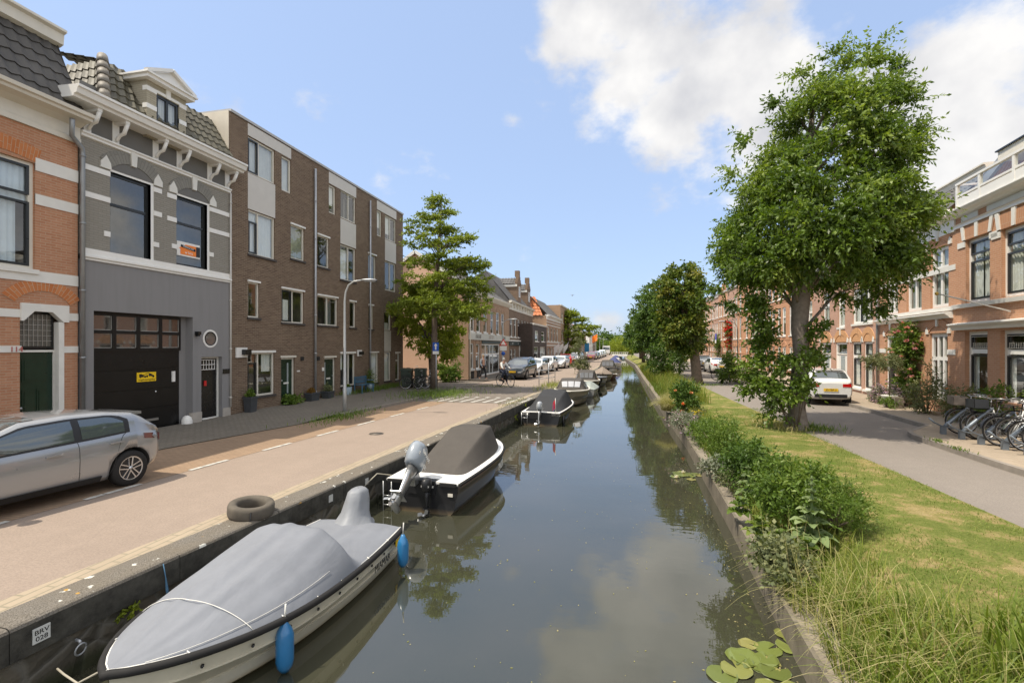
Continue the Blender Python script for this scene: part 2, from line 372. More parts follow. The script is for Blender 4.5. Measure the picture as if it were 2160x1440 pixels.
m_park = pavemat('orange_clinker_paving', (.34, .235, .155), (.28, .19, .125), (.19, .15, .10), .21, .07)
m_pave = pavemat('grey_clinker_paving', (.17, .15, .125), (.215, .185, .15), (.07, .075, .045), .21, .105, rot=R(90))
m_paver = pavemat('beige_tile_paving', (.38, .31, .23), (.34, .275, .205), (.20, .17, .11), .3, .3, gap=.005, off=.5)
m_plat = pavemat('dark_clinker_plateau', (.19, .165, .14), (.225, .19, .155), (.13, .115, .095), .21, .07)
m_gut = pavemat('pale_gutter_bricks', (.38, .31, .225), (.345, .28, .20), (.22, .20, .14), .4, .115, gap=.012, rot=R(90) - .062)
m_kerb = paint('kerb_concrete', (.24, .21, .175), .85, .2, scale=4, bump=.003)
m_soil = paint('ground_soil', (.13, .11, .07), .95, .3, scale=.7)

mb = MB()                                              # everything under and beyond the streets
strip(mb, -900, QL, -.03, offb=-.42); strip(mb, BL, 900, -.42, offa=.5)
mb.face([(-900, 230, -.03), (900, 230, -.03), (900, 1500, -.03), (-900, 1500, -.03)])
mb.face([(-900, -300, -.03), (-9.9, -300, -.03), (-9.9, -60, -.03), (-900, -60, -.03)])
struct(mb, 'ground', m_soil)
rd = strip(MB(), DL, QL, 0, y1=25, offb=-.66); strip(rd, KL, QL, 0, y0=25, y1=230, offa=.02, offb=-.66)
struct(rd, 'road_left', m_road)
struct(strip(MB(), KL, DL, .004, y1=25), 'parking_strip', m_park)
pv = strip(MB(), -13.6, KL, .10, y0=15.5, y1=27.2); strip(pv, -13.6, KL, .02, y0=-60, y1=13.5)
for a in (13.5,):
    pv.face([(-13.6, a, .02), (X(KL, a), a, .02), (X(KL, 15.5), 15.5, .10), (-13.6, 15.5, .10)])
strip(pv, -16, KL, .09, y0=33.2, y1=230)
struct(pv, 'pavement_left', m_pave)
struct(MB().box(-60, -9.31, 27.2, 33.2, -.02, .004, skip='blrfk'), 'side_street', m_plat)
kb = MB()
def kerb(mb, L, y0, y1, z0, z1, w, side=1):
    ys = [y0] + [y for y in YS if y0 < y < y1] + [y1]
    for a, b in zip(ys, ys[1:]):
        xa, xb = X(L, a), X(L, b); zt = lambda y: z1
        mb.face([(xa, a, z1), (xa + w * side, a, z1), (xb + w * side, b, z1), (xb, b, z1)][::side])
        mb.face([(xa + w * side, a, z0), (xb + w * side, b, z0), (xb + w * side, b, z1), (xa + w * side, a, z1)][::side])
        mb.face([(xa, a, z0), (xb, b, z0), (xb, b, z1), (xa, a, z1)][::-side])
kerb(kb, KL, 15.4, 27.2, -.02, .115, .11); kerb(kb, KL, 33.2, 140, -.02, .11, .11); kerb(kb, KR, -8, 130, -.02, .125, -.12, 1)
struct(kb, 'kerbs', m_kerb)
# raised plateau with its white block markings
pl = MB(); strip(pl, -9.3, QL, .006, y0=20.4, y1=29.5, offb=-.7)
struct(pl, 'plateau', m_plat)
struct(strip(MB(), QL, QL, .008, y1=140, offa=-.68, offb=-.38), 'gutter_strip', m_gut)
mk = MB()
for i in range(-2, 11):                                # dashed line between road and parking strip
    y = 2.3 + i * 1.92; x = X(DL, y); x2 = X(DL, y + .95)
    if y < 19.5:
        for k in range(3):
            a, b_ = k / 3 + .01, (k + 1) / 3 - .012; xa, xb = x + (x2 - x) * a, x + (x2 - x) * b_
            mk.face([(xa - .05, y + .95 * a, .010), (xa + .05, y + .95 * a, .010), (xb + .05, y + .95 * b_, .010), (xb - .05, y + .95 * b_, .010)])
for k in range(9):                                     # white stones in the ramp of the plateau
    x = -8.6 + k * .52
    mk.face([(x, 20.6, .011), (x + .16, 20.6, .011), (x + .34, 22.1, .011), (x + .24, 22.1, .011)])
    mk.face([(x + .1, 22.5, .011), (x + .3, 22.5, .011), (x + .36, 22.8, .011), (x + .16, 22.8, .011)])
struct(mk, 'road_markings', paint('worn_road_marking', (.50, .48, .43), .8, .35, scale=9))

# right side
rr = strip(MB(), LW, KR, 0, offa=0, offb=-.1)
struct(rr, 'road_right', m_road2)
FR = lambda y: 11.5 + .114 * (y - 25.25)               # the facade line of the near houses on the right
pr = MB()
for a, b in zip([y for y in YS if -30 <= y], [y for y in YS if -30 <= y][1:]):
    fa = 14.2
    pr.face([(X(KR, a) + .0, a, .12), (fa, a, .12), (fa, b, .12), (X(KR, b) + .0, b, .12)])
struct(pr, 'pavement_right', m_paver)

# lawn and the sloping bank
b = NB('lawn_grass'); v = b.coord()
col = b.ramp(b.noise(v, 1.5, 7, .70), [(.42, (.085, .13, .020)), (.50, (.15, .18, .04)), (.57, (.36, .26, .12)), (.66, (.50, .35, .20))])
col = b.mix(.5, col, b.ramp(b.noise(v, 35, 4, .7), [(.3, (.06, .085, .012)), (.7, (.28, .26, .09))]))
b.bsdf(col, .95, spec=.1, bump=b.noise(v, 60, 4, .8), bd=.03, bs=.8); m_lawn = b.m
lw = MB()
for a, c_ in zip([y for y in YS if -30 <= y <= 140], [y for y in YS if -30 <= y <= 140][1:]):
    rows = []
    for y in (a, c_):
        x0 = X(BL, y) + .38; x1 = X(LW, y)
        rows.append([(x0, y, -.36), (x0 + .35, y, -.30), (x0 + .8, y, -.08), (x0 + 1.3, y, .01), ((x0 + x1) / 2 + .4, y, .03 + .012 * math.sin(y)), (x1, y, .015)])
    lw.grid(rows)
struct(lw, 'lawn', m_lawn)

# canal
b = NB('canal_water'); v = b.coord()
mp_ = b.n('ShaderNodeMapping'); mp_.inputs['Scale'].default_value = (.9, 1.6, 1); b.l(v, mp_.inputs[0])
n1 = b.noise(mp_.outputs[0], 1.0, 3, .45); n2 = b.noise(mp_.outputs[0], 5, 2, .4)
far = b.n('ShaderNodeMapRange'); sp = b.n('ShaderNodeSeparateXYZ'); b.l(v, sp.inputs[0])
patch = b.ramp(b.noise(v, .16, 2), [(.42, (.25,) * 3), (.66, (1, 1, 1))])
hgt = b.math('MULTIPLY', b.math('ADD', b.math('MULTIPLY', n1, 1.0), b.math('MULTIPLY', n2, .22)), patch)
murk = b.ramp(b.noise(v, .5, 4), [(.3, (.034, .036, .022)), (.7, (.050, .048, .032))])
p = b.bsdf(murk, .015, spec=.5, bump=hgt, bd=.012, bs=.5); p.inputs['IOR'].default_value = 1.95
m_water = b.m
struct(MB().box(-12, 5, -60, 232, WZ - .1, WZ, skip='blrfk'), 'water', m_water)

# the old stone quay wall with its coping
b = NB('rubble_stone'); v = b.coord('UV')
wv = b.n('ShaderNodeMix', data_type='VECTOR'); wv.inputs[0].default_value = .10; b.l(v, wv.inputs[4]); nn = b.n('ShaderNodeTexNoise'); nn.inputs['Scale'].default_value = 3; b.l(v, nn.inputs['Vector']); b.l(nn.outputs[1], wv.inputs[5])
vo = b.n('ShaderNodeTexVoronoi', feature='DISTANCE_TO_EDGE'); vo.inputs['Scale'].default_value = 3.6; b.l(wv.outputs[1], vo.inputs['Vector'])
vc = b.n('ShaderNodeTexVoronoi'); vc.inputs['Scale'].default_value = 3.6; b.l(wv.outputs[1], vc.inputs['Vector'])
sepc = b.n('ShaderNodeSeparateColor'); b.l(vc.outputs['Color'], sepc.inputs[0])
stn = b.ramp(sepc.outputs[0], [(0, (.045, .040, .034)), (.5, (.09, .078, .06)), (1, (.17, .14, .105))])
stn = b.mix(.5, stn, b.mix(b.noise(v, 9, 6, .7), (.02, .02, .016), (.16, .14, .105)))
col = b.mix(b.ramp(vo.outputs[0], [(.03, (1, 1, 1)), (.10, (0, 0, 0))]), stn, (.13, .12, .10))
col = b.mix(b.math('MULTIPLY', b.ramp(b.noise(v, 1.8, 5, .7), [(.55, (0, 0, 0)), (.7, (1, 1, 1))]), .5), col, (.045, .06, .02))
so_ = b.n('ShaderNodeSeparateXYZ'); b.l(b.coord(), so_.inputs[0])
col = b.mix(b.ramp(b.math('ADD', b.math('MULTIPLY', so_.outputs[2], -1.0), b.math('MULTIPLY', b.noise(v, 4, 4), .12)), [(.62, (0, 0, 0)), (.72, (.8, .8, .8))]), col, (.028, .034, .014))
b.bsdf(col, .9, spec=.2, bump=b.math('ADD', b.ramp(vo.outputs[0], [(0, (0, 0, 0)), (.22, (1, 1, 1))]), b.math('MULTIPLY', b.noise(v, 14, 5, .7), .5)), bd=.03, bs=.8)
m_rubble = b.m
b = NB('coping_stone'); v = b.coord()
lich = b.ramp(b.noise(v, 5.5, 3, .5), [(.655, (0, 0, 0)), (.675, (1, 1, 1))])
col = b.ramp(b.noise(v, 90, 3, .8), [(.35, (.055, .05, .043)), (.65, (.25, .225, .19))])
col = b.mix(b.math('MULTIPLY', b.ramp(b.noise(v, 1.6, 5, .65), [(.35, (0, 0, 0)), (.7, (1, 1, 1))]), .5), col, (.16, .13, .09))
col = b.mix(lich, col, (.55, .54, .48)); col = b.mix(b.ramp(b.noise(v, 4.1, 2), [(.72, (0, 0, 0)), (.74, (1, 1, 1))]), col, (.42, .24, .05))
b.bsdf(col, .9, spec=.2, bump=b.noise(v, 40, 5, .8), bd=.012, bs=.7); m_cop = b.m
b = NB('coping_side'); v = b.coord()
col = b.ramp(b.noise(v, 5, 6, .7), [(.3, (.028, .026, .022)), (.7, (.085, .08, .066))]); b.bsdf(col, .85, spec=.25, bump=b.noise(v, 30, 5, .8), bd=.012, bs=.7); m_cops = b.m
ys = [-60, -20] + [i * 1.0 for i in range(-6, 60)] + list(range(60, 145, 5))
qw = thing('quay_wall', 'dark rubble stone quay wall with a grey granite coping along the left bank of the canal', 'quay wall', (-5.4, 0, 0))
def qrel(x, y, z): return (x + 5.4, y, z)
wl = MB(); cp = MB(); acc_l = 0
rows = []; rowc = []
for y in ys:
    x = X(QL, y)
    rows.append([qrel(x - .03, y, -.30), qrel(x - .03, y, -.6), qrel(x - .015, y, -1.9)])
    rowc.append(y)
wl.grid(rows, smooth=False); wl.build('stone_face', m_rubble, qw)
for y0 in np.arange(-8, 60, 1.6):
    y1 = y0 + 1.592; pts = []
    j = random.uniform(-.004, .004)
    for y in (y0, y1):
        x = X(QL, y); pts.append([qrel(x - .40, y, -.02), qrel(x - .40, y, -.0 + j + .012), qrel(x - .04, y, .006 + j), qrel(x - .012, y, -.008 + j), qrel(x, y, -.035), qrel(x, y, -.31), qrel(x - .4, y, -.31)])
    cp.grid(pts, closed=False, smooth=False); 
    cp.face(pts[0]); cp.face(pts[1][::-1])
for y0 in np.arange(60, 140, 8):
    pts = []
    for y in (y0, y0 + 8):
        x = X(QL, y); pts.append([qrel(x - .40, y, .012), qrel(x, y, .006), qrel(x, y, -.31)])
    cp.grid(pts, smooth=False)
# dark vertical faces of the coping stones take their own colour
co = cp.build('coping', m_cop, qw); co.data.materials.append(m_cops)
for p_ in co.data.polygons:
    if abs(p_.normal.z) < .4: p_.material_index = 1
tag(qw, kind=None)

# right bank: timber board and ledge
bk_ = thing('bank_edging', 'grey weathered timber boards and a concrete ledge edging the planted right bank', 'bank edging', (1.7, 0, -.4))
bd = MB(); lg = MB(); cap = MB()
yb = [-8, -4] + [i * 1.0 for i in range(0, 60)] + list(range(60, 145, 5)); bd_rows = []; lg_rows = []
for y in yb:
    x = X(BL, y) - 1.7
    bd_rows.append([(x, y, -.9), (x, y, .0), (x, y, .015), (x + .045, y, .015), (x + .045, y, -.05)])
    lg_rows.append([(x + .05, y, -.02), (x + .36, y, -.01), (x + .36, y, -.3)])
bd.grid(bd_rows, smooth=False); lg.grid(lg_rows, smooth=False)
m_board = paint('bank_board', (.19, .165, .125), .85, .35, spec=.2, scale=3, bump=.004); m_ledge = paint('ledge_concrete', (.24, .205, .155), .9, .35, scale=3, bump=.004)
bd.build('edge_board', m_board, bk_); lg.build('ledge', m_ledge, bk_)
ry = -4
# ================================================================ BUILDINGS: toolkit
class Fac:
    """a facade plane: u runs along it (left to right in the photograph), local y goes into the building"""
    def __init__(s, x, y, dx, dy):
        s.p = Vector((x, y)); s.d = Vector((dx, dy)).normalized(); s.rz = math.atan2(s.d.y, s.d.x)
    def uz(s, px, py):
        r = pray(px, py); n = Vector((-s.d.y, s.d.x)); t = s.p.dot(n) / (r.x * n.x + r.y * n.y)
        return ((Vector((r.x * t, r.y * t)) - s.p).dot(s.d), EYE + r.z * t)
    def rect(s, x0, yt, yb, x1):
        u0, z1 = s.uz(x0, yt); _, z0 = s.uz(x0, yb); u1, _ = s.uz(x1, yt)
        return (u0, u1, z0, z1)
    def at(s, u, z=0): q = s.p + s.d * u; return (q.x, q.y, z)
FL = Fac(-13.4, 0, 0, 1)
FL2 = Fac(-10.7, 0, 0, 1)
FA = Fac(12.42, 36.03, -.085, -1)
FT = Fac(13.4, 140, 0, -1)

class House:
    def __init__(s, F, name, label, cat, u0, u1, group=None):
        s.F, s.u0, s.w = F, u0, u1 - u0
        s.root = thing(name, label, cat, F.at(u0), F.rz, group); s.open = []
    def R(s, x0, yt, yb, x1):
        a = s.F.rect(x0, yt, yb, x1); return (a[0] - s.u0, a[1] - s.u0, a[2], a[3])
    def x(s, px, py=700): return s.F.uz(px, py)[0] - s.u0
    def z(s, px, py): return s.F.uz(px, py)[1]
    def add(s, mb, name, mat, bevel=0): return mb.build(name, mat, s.root, bevel)
    def wall(s, mat, z0, z1, depth, x0=0, x1=None, name='wall', openings=None, reveal=.13, y0=0, sides=True):
        x1 = s.w if x1 is None else x1; ops = s.open if openings is None else openings
        ops = [o for o in ops if o[0] < x1 and o[1] > x0 and o[2] < z1 and o[3] > z0]
        xs = sorted({x0, x1, *[min(max(v, x0), x1) for o in ops for v in o[:2]]}); zs = sorted({z0, z1, *[min(max(v, z0), z1) for o in ops for v in o[2:4]]})
        mb = MB()
        for i in range(len(xs) - 1):
            run = None
            for j in range(len(zs) - 1):
                cx, cz = (xs[i] + xs[i + 1]) / 2, (zs[j] + zs[j + 1]) / 2
                solid = not any(o[0] < cx < o[1] and o[2] < cz < o[3] for o in ops)
                if solid: run = (run[0], zs[j + 1]) if run else (zs[j], zs[j + 1])
                if run and (not solid or j == len(zs) - 2):
                    mb.face([(xs[i], y0, run[0]), (xs[i + 1], y0, run[0]), (xs[i + 1], y0, run[1]), (xs[i], y0, run[1])]); run = None
        for o in ops:
            a, b_, c, d = max(o[0], x0), min(o[1], x1), max(o[2], z0), min(o[3], z1); q = y0 + reveal
            mb.face([(a, y0, c), (a, y0, d), (a, q, d), (a, q, c)]); mb.face([(b_, y0, c), (b_, q, c), (b_, q, d), (b_, y0, d)])
            mb.face([(a, y0, d), (b_, y0, d), (b_, q, d), (a, q, d)]); mb.face([(a, y0, c), (a, q, c), (b_, q, c), (b_, y0, c)])
        if sides:
            mb.face([(x0, depth, z0), (x0, y0, z0), (x0, y0, z1), (x0, depth, z1)]); mb.face([(x1, y0, z0), (x1, depth, z0), (x1, depth, z1), (x1, y0, z1)])
            mb.face([(x1, depth, z0), (x0, depth, z0), (x0, depth, z1), (x1, depth, z1)]); mb.face([(x0, y0, z1), (x1, y0, z1), (x1, depth, z1), (x0, depth, z1)])
        return s.add(mb, name, mat)
    def rooms(s, z0, z1, d=.9):
        mb = MB(); mb.face([(0.1, d, z0), (s.w - .1, d, z0), (s.w - .1, d, z1), (.1, d, z1)])
        return s.add(mb, 'room_interior', roomwall)
    def band(s, x0, x1, z0, z1, mat=None, proj=.02, name='stone_band'):
        return s.add(MB().box(x0, x1, -proj, .02, z0, z1, skip='k'), name, mat or offwhite)
    def profile(s, prof, x0, x1, name, mat, mitre=0):
        """moulding: (y, z) outline run along the facade"""
        mb = MB(); a = [(x0 , y, z) for y, z in prof]; b_ = [(x1, y, z) for y, z in prof]
        mb.grid([a, b_], smooth=False); mb.face(a); mb.face(b_[::-1]); return s.add(mb, name, mat)
    def window(s, r, fc=None, vs=(), hs=(), fw=.07, curtain=None, sill=None, recess=.07, inner=None, lintel=None, cm=None, name='window', sillm=None, cut=True, hang=None):
        fc = fc or white; x0, x1, z0, z1 = r
        if cut: s.open.append(r)
        ya, yb_ = recess, recess + .07; mb = MB()
        mb.box(x0, x0 + fw, ya, yb_, z0, z1); mb.box(x1 - fw, x1, ya, yb_, z0, z1)
        mb.box(x0 + fw, x1 - fw, ya, yb_, z0, z0 + fw); mb.box(x0 + fw, x1 - fw, ya, yb_, z1 - fw, z1)
        W_, H_ = x1 - x0, z1 - z0
        for v in vs: mb.box(x0 + W_ * v - fw * .5, x0 + W_ * v + fw * .5, ya + .002, yb_ - .002, z0 + fw, z1 - fw)
        for h in hs: mb.box(x0 + fw, x1 - fw, ya + .004, yb_ - .004, z0 + H_ * h - fw * .5, z0 + H_ * h + fw * .5)
        f = s.add(mb, name, fc)
        def sub(m2, nm, mt): m2.build(nm, mt, f)
        if inner:                                      # dark sash inside a light frame: list of cells (fx0, fx1, fz0, fz1)
            m2 = MB()
            for (a, b_, c, d) in inner:
                A, B_, C_, D_ = x0 + W_ * a + fw * .8, x0 + W_ * b_ - fw * .8, z0 + H_ * c + fw * .8, z0 + H_ * d - fw * .8; t = .055; q0, q1 = ya - .012, ya + .045
                m2.box(A, A + t, q0, q1, C_, D_); m2.box(B_ - t, B_, q0, q1, C_, D_); m2.box(A + t, B_ - t, q0, q1, C_, C_ + t); m2.box(A + t, B_ - t, q0, q1, D_ - t, D_)
            sub(m2, 'sash', blackframe)
        g = MB(); g.face([(x0 + .02, ya + .035, z0 + .02), (x1 - .02, ya + .035, z0 + .02), (x1 - .02, ya + .035, z1 - .02), (x0 + .02, ya + .035, z1 - .02)]); sub(g, 'pane', pane_m)
        if curtain:
            m2 = MB()
            for (a, b_, c, d) in curtain:
                A, B_ = x0 + .03 + (W_ - .06) * a, x0 + .03 + (W_ - .06) * b_; C_, D_ = z0 + .03 + (H_ - .06) * c, z0 + .03 + (H_ - .06) * d
                n = max(2, int((B_ - A) / .035)); top = []; bot = []
                for i in range(n + 1):
                    u = A + (B_ - A) * i / n; yy = yb_ + .035 + .022 * math.sin(i * 1.9) + .008 * math.sin(i * .7)
                    top.append((u, yy, D_)); bot.append((u, yy, C_))
                m2.grid([bot, top])
            sub(m2, 'curtain', cm or curtain_m)
        if sill:
            m2 = MB().box(x0 - .05, x1 + .05, -.06, ya + .01, z0 - sill, z0 + .004); m2.build('sill', sillm or offwhite, f)
        if lintel: MB().box(x0 - .03, x1 + .03, -.05, ya, z1 - .01, z1 + lintel).build('lintel', white, f)
        return f
    def door(s, r, dm, fc=None, fw=.08, panels=True, glazed=None, knob=1, recess=.08, letter=None, transom=0, cut=True):
        x0, x1, z0, z1 = r
        if cut: s.open.append(r)
        fc = fc or white; fr = MB(); ya = recess
        fr.box(x0, x0 + fw, ya - .02, ya + .08, z0, z1); fr.box(x1 - fw, x1, ya - .02, ya + .08, z0, z1); fr.box(x0 + fw, x1 - fw, ya - .02, ya + .08, z1 - fw, z1); fr.box(x0 + fw, x1 - fw, ya - .02, ya + .08, z0, z0 + .05)
        zt = z1 - fw
        if transom:
            zt = z1 - fw - transom; fr.box(x0 + fw, x1 - fw, ya - .02, ya + .08, zt - .05, zt); zt -= .05
        a, b_ = x0 + fw, x1 - fw
        leaf = MB().box(a, b_, ya + .02, ya + .06, z0 + .05, zt)
        if panels:
            w_ = (b_ - a); hh = zt - z0
            for (p0, p1, q0, q1) in ((.14, .46, .08, .62), (.54, .86, .08, .62), (.14, .86, .70, .93)):
                A, B_, C_, D_ = a + w_ * p0, a + w_ * p1, z0 + hh * q0, z0 + hh * q1
                leaf.box(A, B_, ya + .005, ya + .02, C_, D_, skip='k'); leaf.box(A + .04, B_ - .04, ya - .008, ya + .005, C_ + .04, D_ - .04, skip='k')
        d = s.add(leaf, 'door', dm); fo = fr.build('door_frame', fc, d)
        if transom: MB().box(a, b_, ya + .03, ya + .035, zt + .05, z1 - fw).build('transom_pane', pane_m, d)
        if glazed:
            p0, p1, q0, q1 = glazed; w_ = b_ - a; hh = zt - z0
            MB().box(a + w_ * p0, a + w_ * p1, ya + .012, ya + .02, z0 + hh * q0, z0 + hh * q1, skip='k').build('door_glass', paint('frosted_glass', (.30, .34, .34), .2, .1), d)
        kx = (b_ - .07) if knob > 0 else (a + .07)
        MB().lathe([(0.001, -.05), (.03, -.045), (.032, -.02), (.014, -.01), (.014, .02)], (kx, ya + .02, z0 + 1.0), 10, 'y').build('handle', steelmat, d)
        if letter: MB().box(a + .5 * (b_ - a) - .15, a + .5 * (b_ - a) + .15, ya + .008, ya + .02, z0 + letter, z0 + letter + .07, skip='k').build('letter_slot', offwhite, d)
        return d
    def arch(s, xc, z0, w, rise, th, mat, proj=.03, name='brick_arch', key=None, n=14, imp=None):
        """segmental arch ring above an opening: springing at z0, width w"""
        Rr = (w * w / 4 + rise * rise) / (2 * rise); cz = z0 + rise - Rr; a0 = math.asin(min(1, w / 2 / Rr)); mb = MB(); rows = []
        for i in range(n + 1):
            a = -a0 + 2 * a0 * i / n; rows.append([(xc + Rr * math.sin(a), -proj, cz + Rr * math.cos(a)), (xc + (Rr + th) * math.sin(a), -proj, cz + (Rr + th) * math.cos(a))])
        i0 = 0
        for i in range(n):
            p, q = rows[i], rows[i + 1]; L = Rr * 2 * a0 / n
            mb.face([p[0], q[0], q[1], p[1]], [(0, i * L), (0, (i + 1) * L), (th, (i + 1) * L), (th, i * L)])
            mb.face([p[1], q[1], (q[1][0], 0, q[1][2]), (p[1][0], 0, p[1][2])]); mb.face([q[0], p[0], (p[0][0], .0, p[0][2]), (q[0][0], .0, q[0][2])])
        o = s.add(mb, name, mat)
        if key:
            kz = cz + Rr - .03; k = MB(); k.prism([(xc - key * .36, kz), (xc + key * .36, kz), (xc + key * .52, kz + th + .12), (xc - key * .52, kz + th + .12)], -proj - .04, 0); k.build('keystone', offwhite, o)
        if imp:
            for sgn in (-1, 1):
                k = MB(); xx = xc + sgn * w / 2; k.prism([(xx - sgn * .02, z0 - .03), (xx + sgn * imp, z0 - .03), (xx + sgn * imp, z0 + .12), (xx + sgn * imp * .45, z0 + imp * 1.25), (xx - sgn * .0, z0 + imp * .5)][::(1 if sgn > 0 else -1)], -proj - .012, 0)
                k.build('impost', offwhite, o)
        return o
    def tympanum(s, xc, z0, w, rise, mat, y=.05):
        Rr = (w * w / 4 + rise * rise) / (2 * rise); cz = z0 + rise - Rr; a0 = math.asin(min(1, w / 2 / Rr))
        pts = [(xc + Rr * math.sin(-a0 + 2 * a0 * i / 12), cz + Rr * math.cos(-a0 + 2 * a0 * i / 12)) for i in range(13)]
        return s.add(MB().prism(pts[::-1], -.008, .02), 'arch_infill', mat)
def tiles(mb, p00, p10, p11, p01, tw=.26, th=.32, lift=.035, wave=.022, clip=None):
    """pantiles between bottom edge p00-p10 and top edge p01-p11"""
    p00, p10, p11, p01 = map(Vector, (p00, p10, p11, p01)); n = (p10 - p00).cross(p01 - p00).normalized()
    H_ = (p01 - p00).length; nr = max(2, int(H_ / th)); nc = max(2, int((p10 - p00).length / tw)) * 4
    for i in range(nr):
        r0, r1 = i / nr, (i + 1.12) / nr
        A = []; B_ = []; Cc = []
        for j in range(nc + 1):
            f = j / nc; wv = n * (wave * math.sin(j * PI / 2) + (wave * .5 if j % 4 == 1 else 0)); lf = n * lift
            a = p00.lerp(p01, r0).lerp(p10.lerp(p11, r0), f); b_ = p00.lerp(p01, min(r1, 1)).lerp(p10.lerp(p11, min(r1, 1)), f)
            Cc.append(a + wv * .2 - n * .01); A.append(a + wv + lf); B_.append(b_ + wv + n * .004)
        mb.grid([Cc, A], smooth=False); mb.grid([A, B_], smooth=False)
    return mb
def pipe(h, x, z0, z1, r=.05, mat=None, y=-.09, name='drainpipe', top=None):
    mb = MB(); pts = [(x, y, z0), (x, y, z1)]
    if top: pts += top
    mb.tube(pts, r, 10)
    for z in np.arange(z0 + .3, z1, 1.7): mb.lathe([(r + .001, 0), (r + .014, .005), (r + .014, .05), (r + .001, .055)], (x, y, float(z)), 10)
    o = h.add(mb, name, mat or zinc); return o

# ---------------------------------------------------------------- the red brick house, number 114
h = House(FL, 'brick_house', 'orange-red brick house with white bands and green door at the left edge', 'house', 4.2, FL.uz(164, 700)[0])
w = h.w; ZC = h.z(163, 304)      # underside of the white fascia
zs = lambda px, py: h.z(px, py)
# big upper window and its neighbours further left (the house goes on beyond the frame)
r = h.R(2, 322, 560, 74); r = (r[1] - 1.75, r[1], r[2], r[3])
h.window(r, fc=cream, fw=.10, inner=[(0, 1, .0, .66), (0, 1, .66, 1)], hs=(), curtain=[(.2, .98, .64, .98), (.2, .86, .0, .62)], cm=paint('pale_blue_curtain', (.62, .70, .76), .9, .1), sill=.10)
r2 = (r[0] - 2.4, r[0] - .8, r[2], r[3]); h.window(r2, fc=cream, fw=.10, inner=[(0, 1, 0, .66), (0, 1, .66, 1)], sill=.10)
h.arch((r[0] + r[1]) / 2, r[3] + .01, r[1] - r[0] + .1, .10, .34, brick('red_brick_soldier', (.46, .15, .05), (.56, .22, .085), (.50, .40, .28), w=.3, h=.07), proj=.012)
dr = h.R(44, 741, 884, 122); dz = (dr[0], dr[1], .02, h.z(44, 664) + .12)
tz = h.z(44, 741)
h.open.append((dr[0] - .02, dr[1] + .14, .02, dz[3]))
h.door((dr[0] - .04, dr[1] + .04, .03, tz + .03), darkgreen, fc=offwhite, fw=.05, recess=.14, knob=-1, cut=False)
# leaded transom
t = MB(); t.box(dr[0], dr[1], .14, .18, tz + .06, tz + .12); t.box(dr[0], dr[0] + .05, .14, .18, tz + .12, dz[3]); t.box(dr[1] - .05, dr[1], .14, .18, tz + .12, dz[3]); t.box(dr[0] + .05, dr[1] - .05, .14, .18, dz[3] - .08, dz[3])
tf = h.add(t, 'transom_window', black)
lat = MB()
for k in range(1, 7): xx = dr[0] + .05 + (dr[1] - dr[0] - .1) * k / 7; lat.box(xx - .006, xx + .006, .135, .15, tz + .12, dz[3] - .08)
for k in range(1, 6): zz = tz + .12 + (dz[3] - .2 - tz) * k / 6; lat.box(dr[0] + .05, dr[1] - .05, .136, .149, zz - .006, zz + .006)
lat.build('leading', steelmat, tf); MB().box(dr[0] + .05, dr[1] - .05, .155, .16, tz + .12, dz[3] - .08).build('pane', paint('ribbed_glass', (.13, .12, .10), .35, .3), tf)
# stone surround with chamfered head
sx0, sx1 = dr[0] - .02, dr[1] + .16; zt = dz[3]
su = MB(); su.box(dr[1] - .0, dr[1] + .12, -.03, .13, .02, zt - .25)
su.prism([(sx0 - .0, zt - .25), (sx0, zt + .16), (sx1 + .06, zt + .16), (sx1 + .06, zt - .25), (sx1 - .06, zt - .25), (sx1 - .30, zt - .02), (sx0 + .26, zt - .02), (sx0 + .05, zt - .25)][::-1], -.05, .1)
h.add(su, 'door_surround', offwhite)
h.arch((sx0 + sx1) / 2, zt + .17, 1.15, .30, .28, MATS['red_brick_soldier'], proj=.012)
xe = w
for (ya, yb_) in ((329, 376), (405, 447)):             # short bands right of the window (levels at x = 76)
    h.band(r[1] + .0, xe, h.z(76, yb_ - 16), h.z(76, ya + 4))
h.band(0, xe, r[2] - .28, r[2] - .02); 
h.band(dr[1] + .22, xe, h.z(135, 676), h.z(135, 660)); h.band(0, sx0 + .0, h.z(20, 668), h.z(20, 651))
h.band(dr[1] + .12, xe, h.z(135, 744), h.z(135, 730)); h.band(0, sx0 + .02, h.z(20, 743), h.z(20, 729))
h.wall(b_red, -.05, ZC, 9); h.rooms(.2, ZC)
text_mesh("114", .17, 'house_number', paint('number_red', (.45, .12, .10), .5), h.root, (h.x(33), -.028, h.z(33, 737)), (R(90), 0, 0), .006)
ZG = h.z(190, 258)   # gutter line
h.profile([(0, ZC), (-.05, ZC), (-.06, ZC + .12), (-.03, ZC + .14), (-.03, ZG - .28), (-.22, ZG - .2), (-.42, ZG - .16), (-.44, ZG - .1), (-.50, ZG - .08), (-.52, ZG), (-.35, ZG), (0, ZG - .02)], 0, xe + .04, 'cornice', cream)
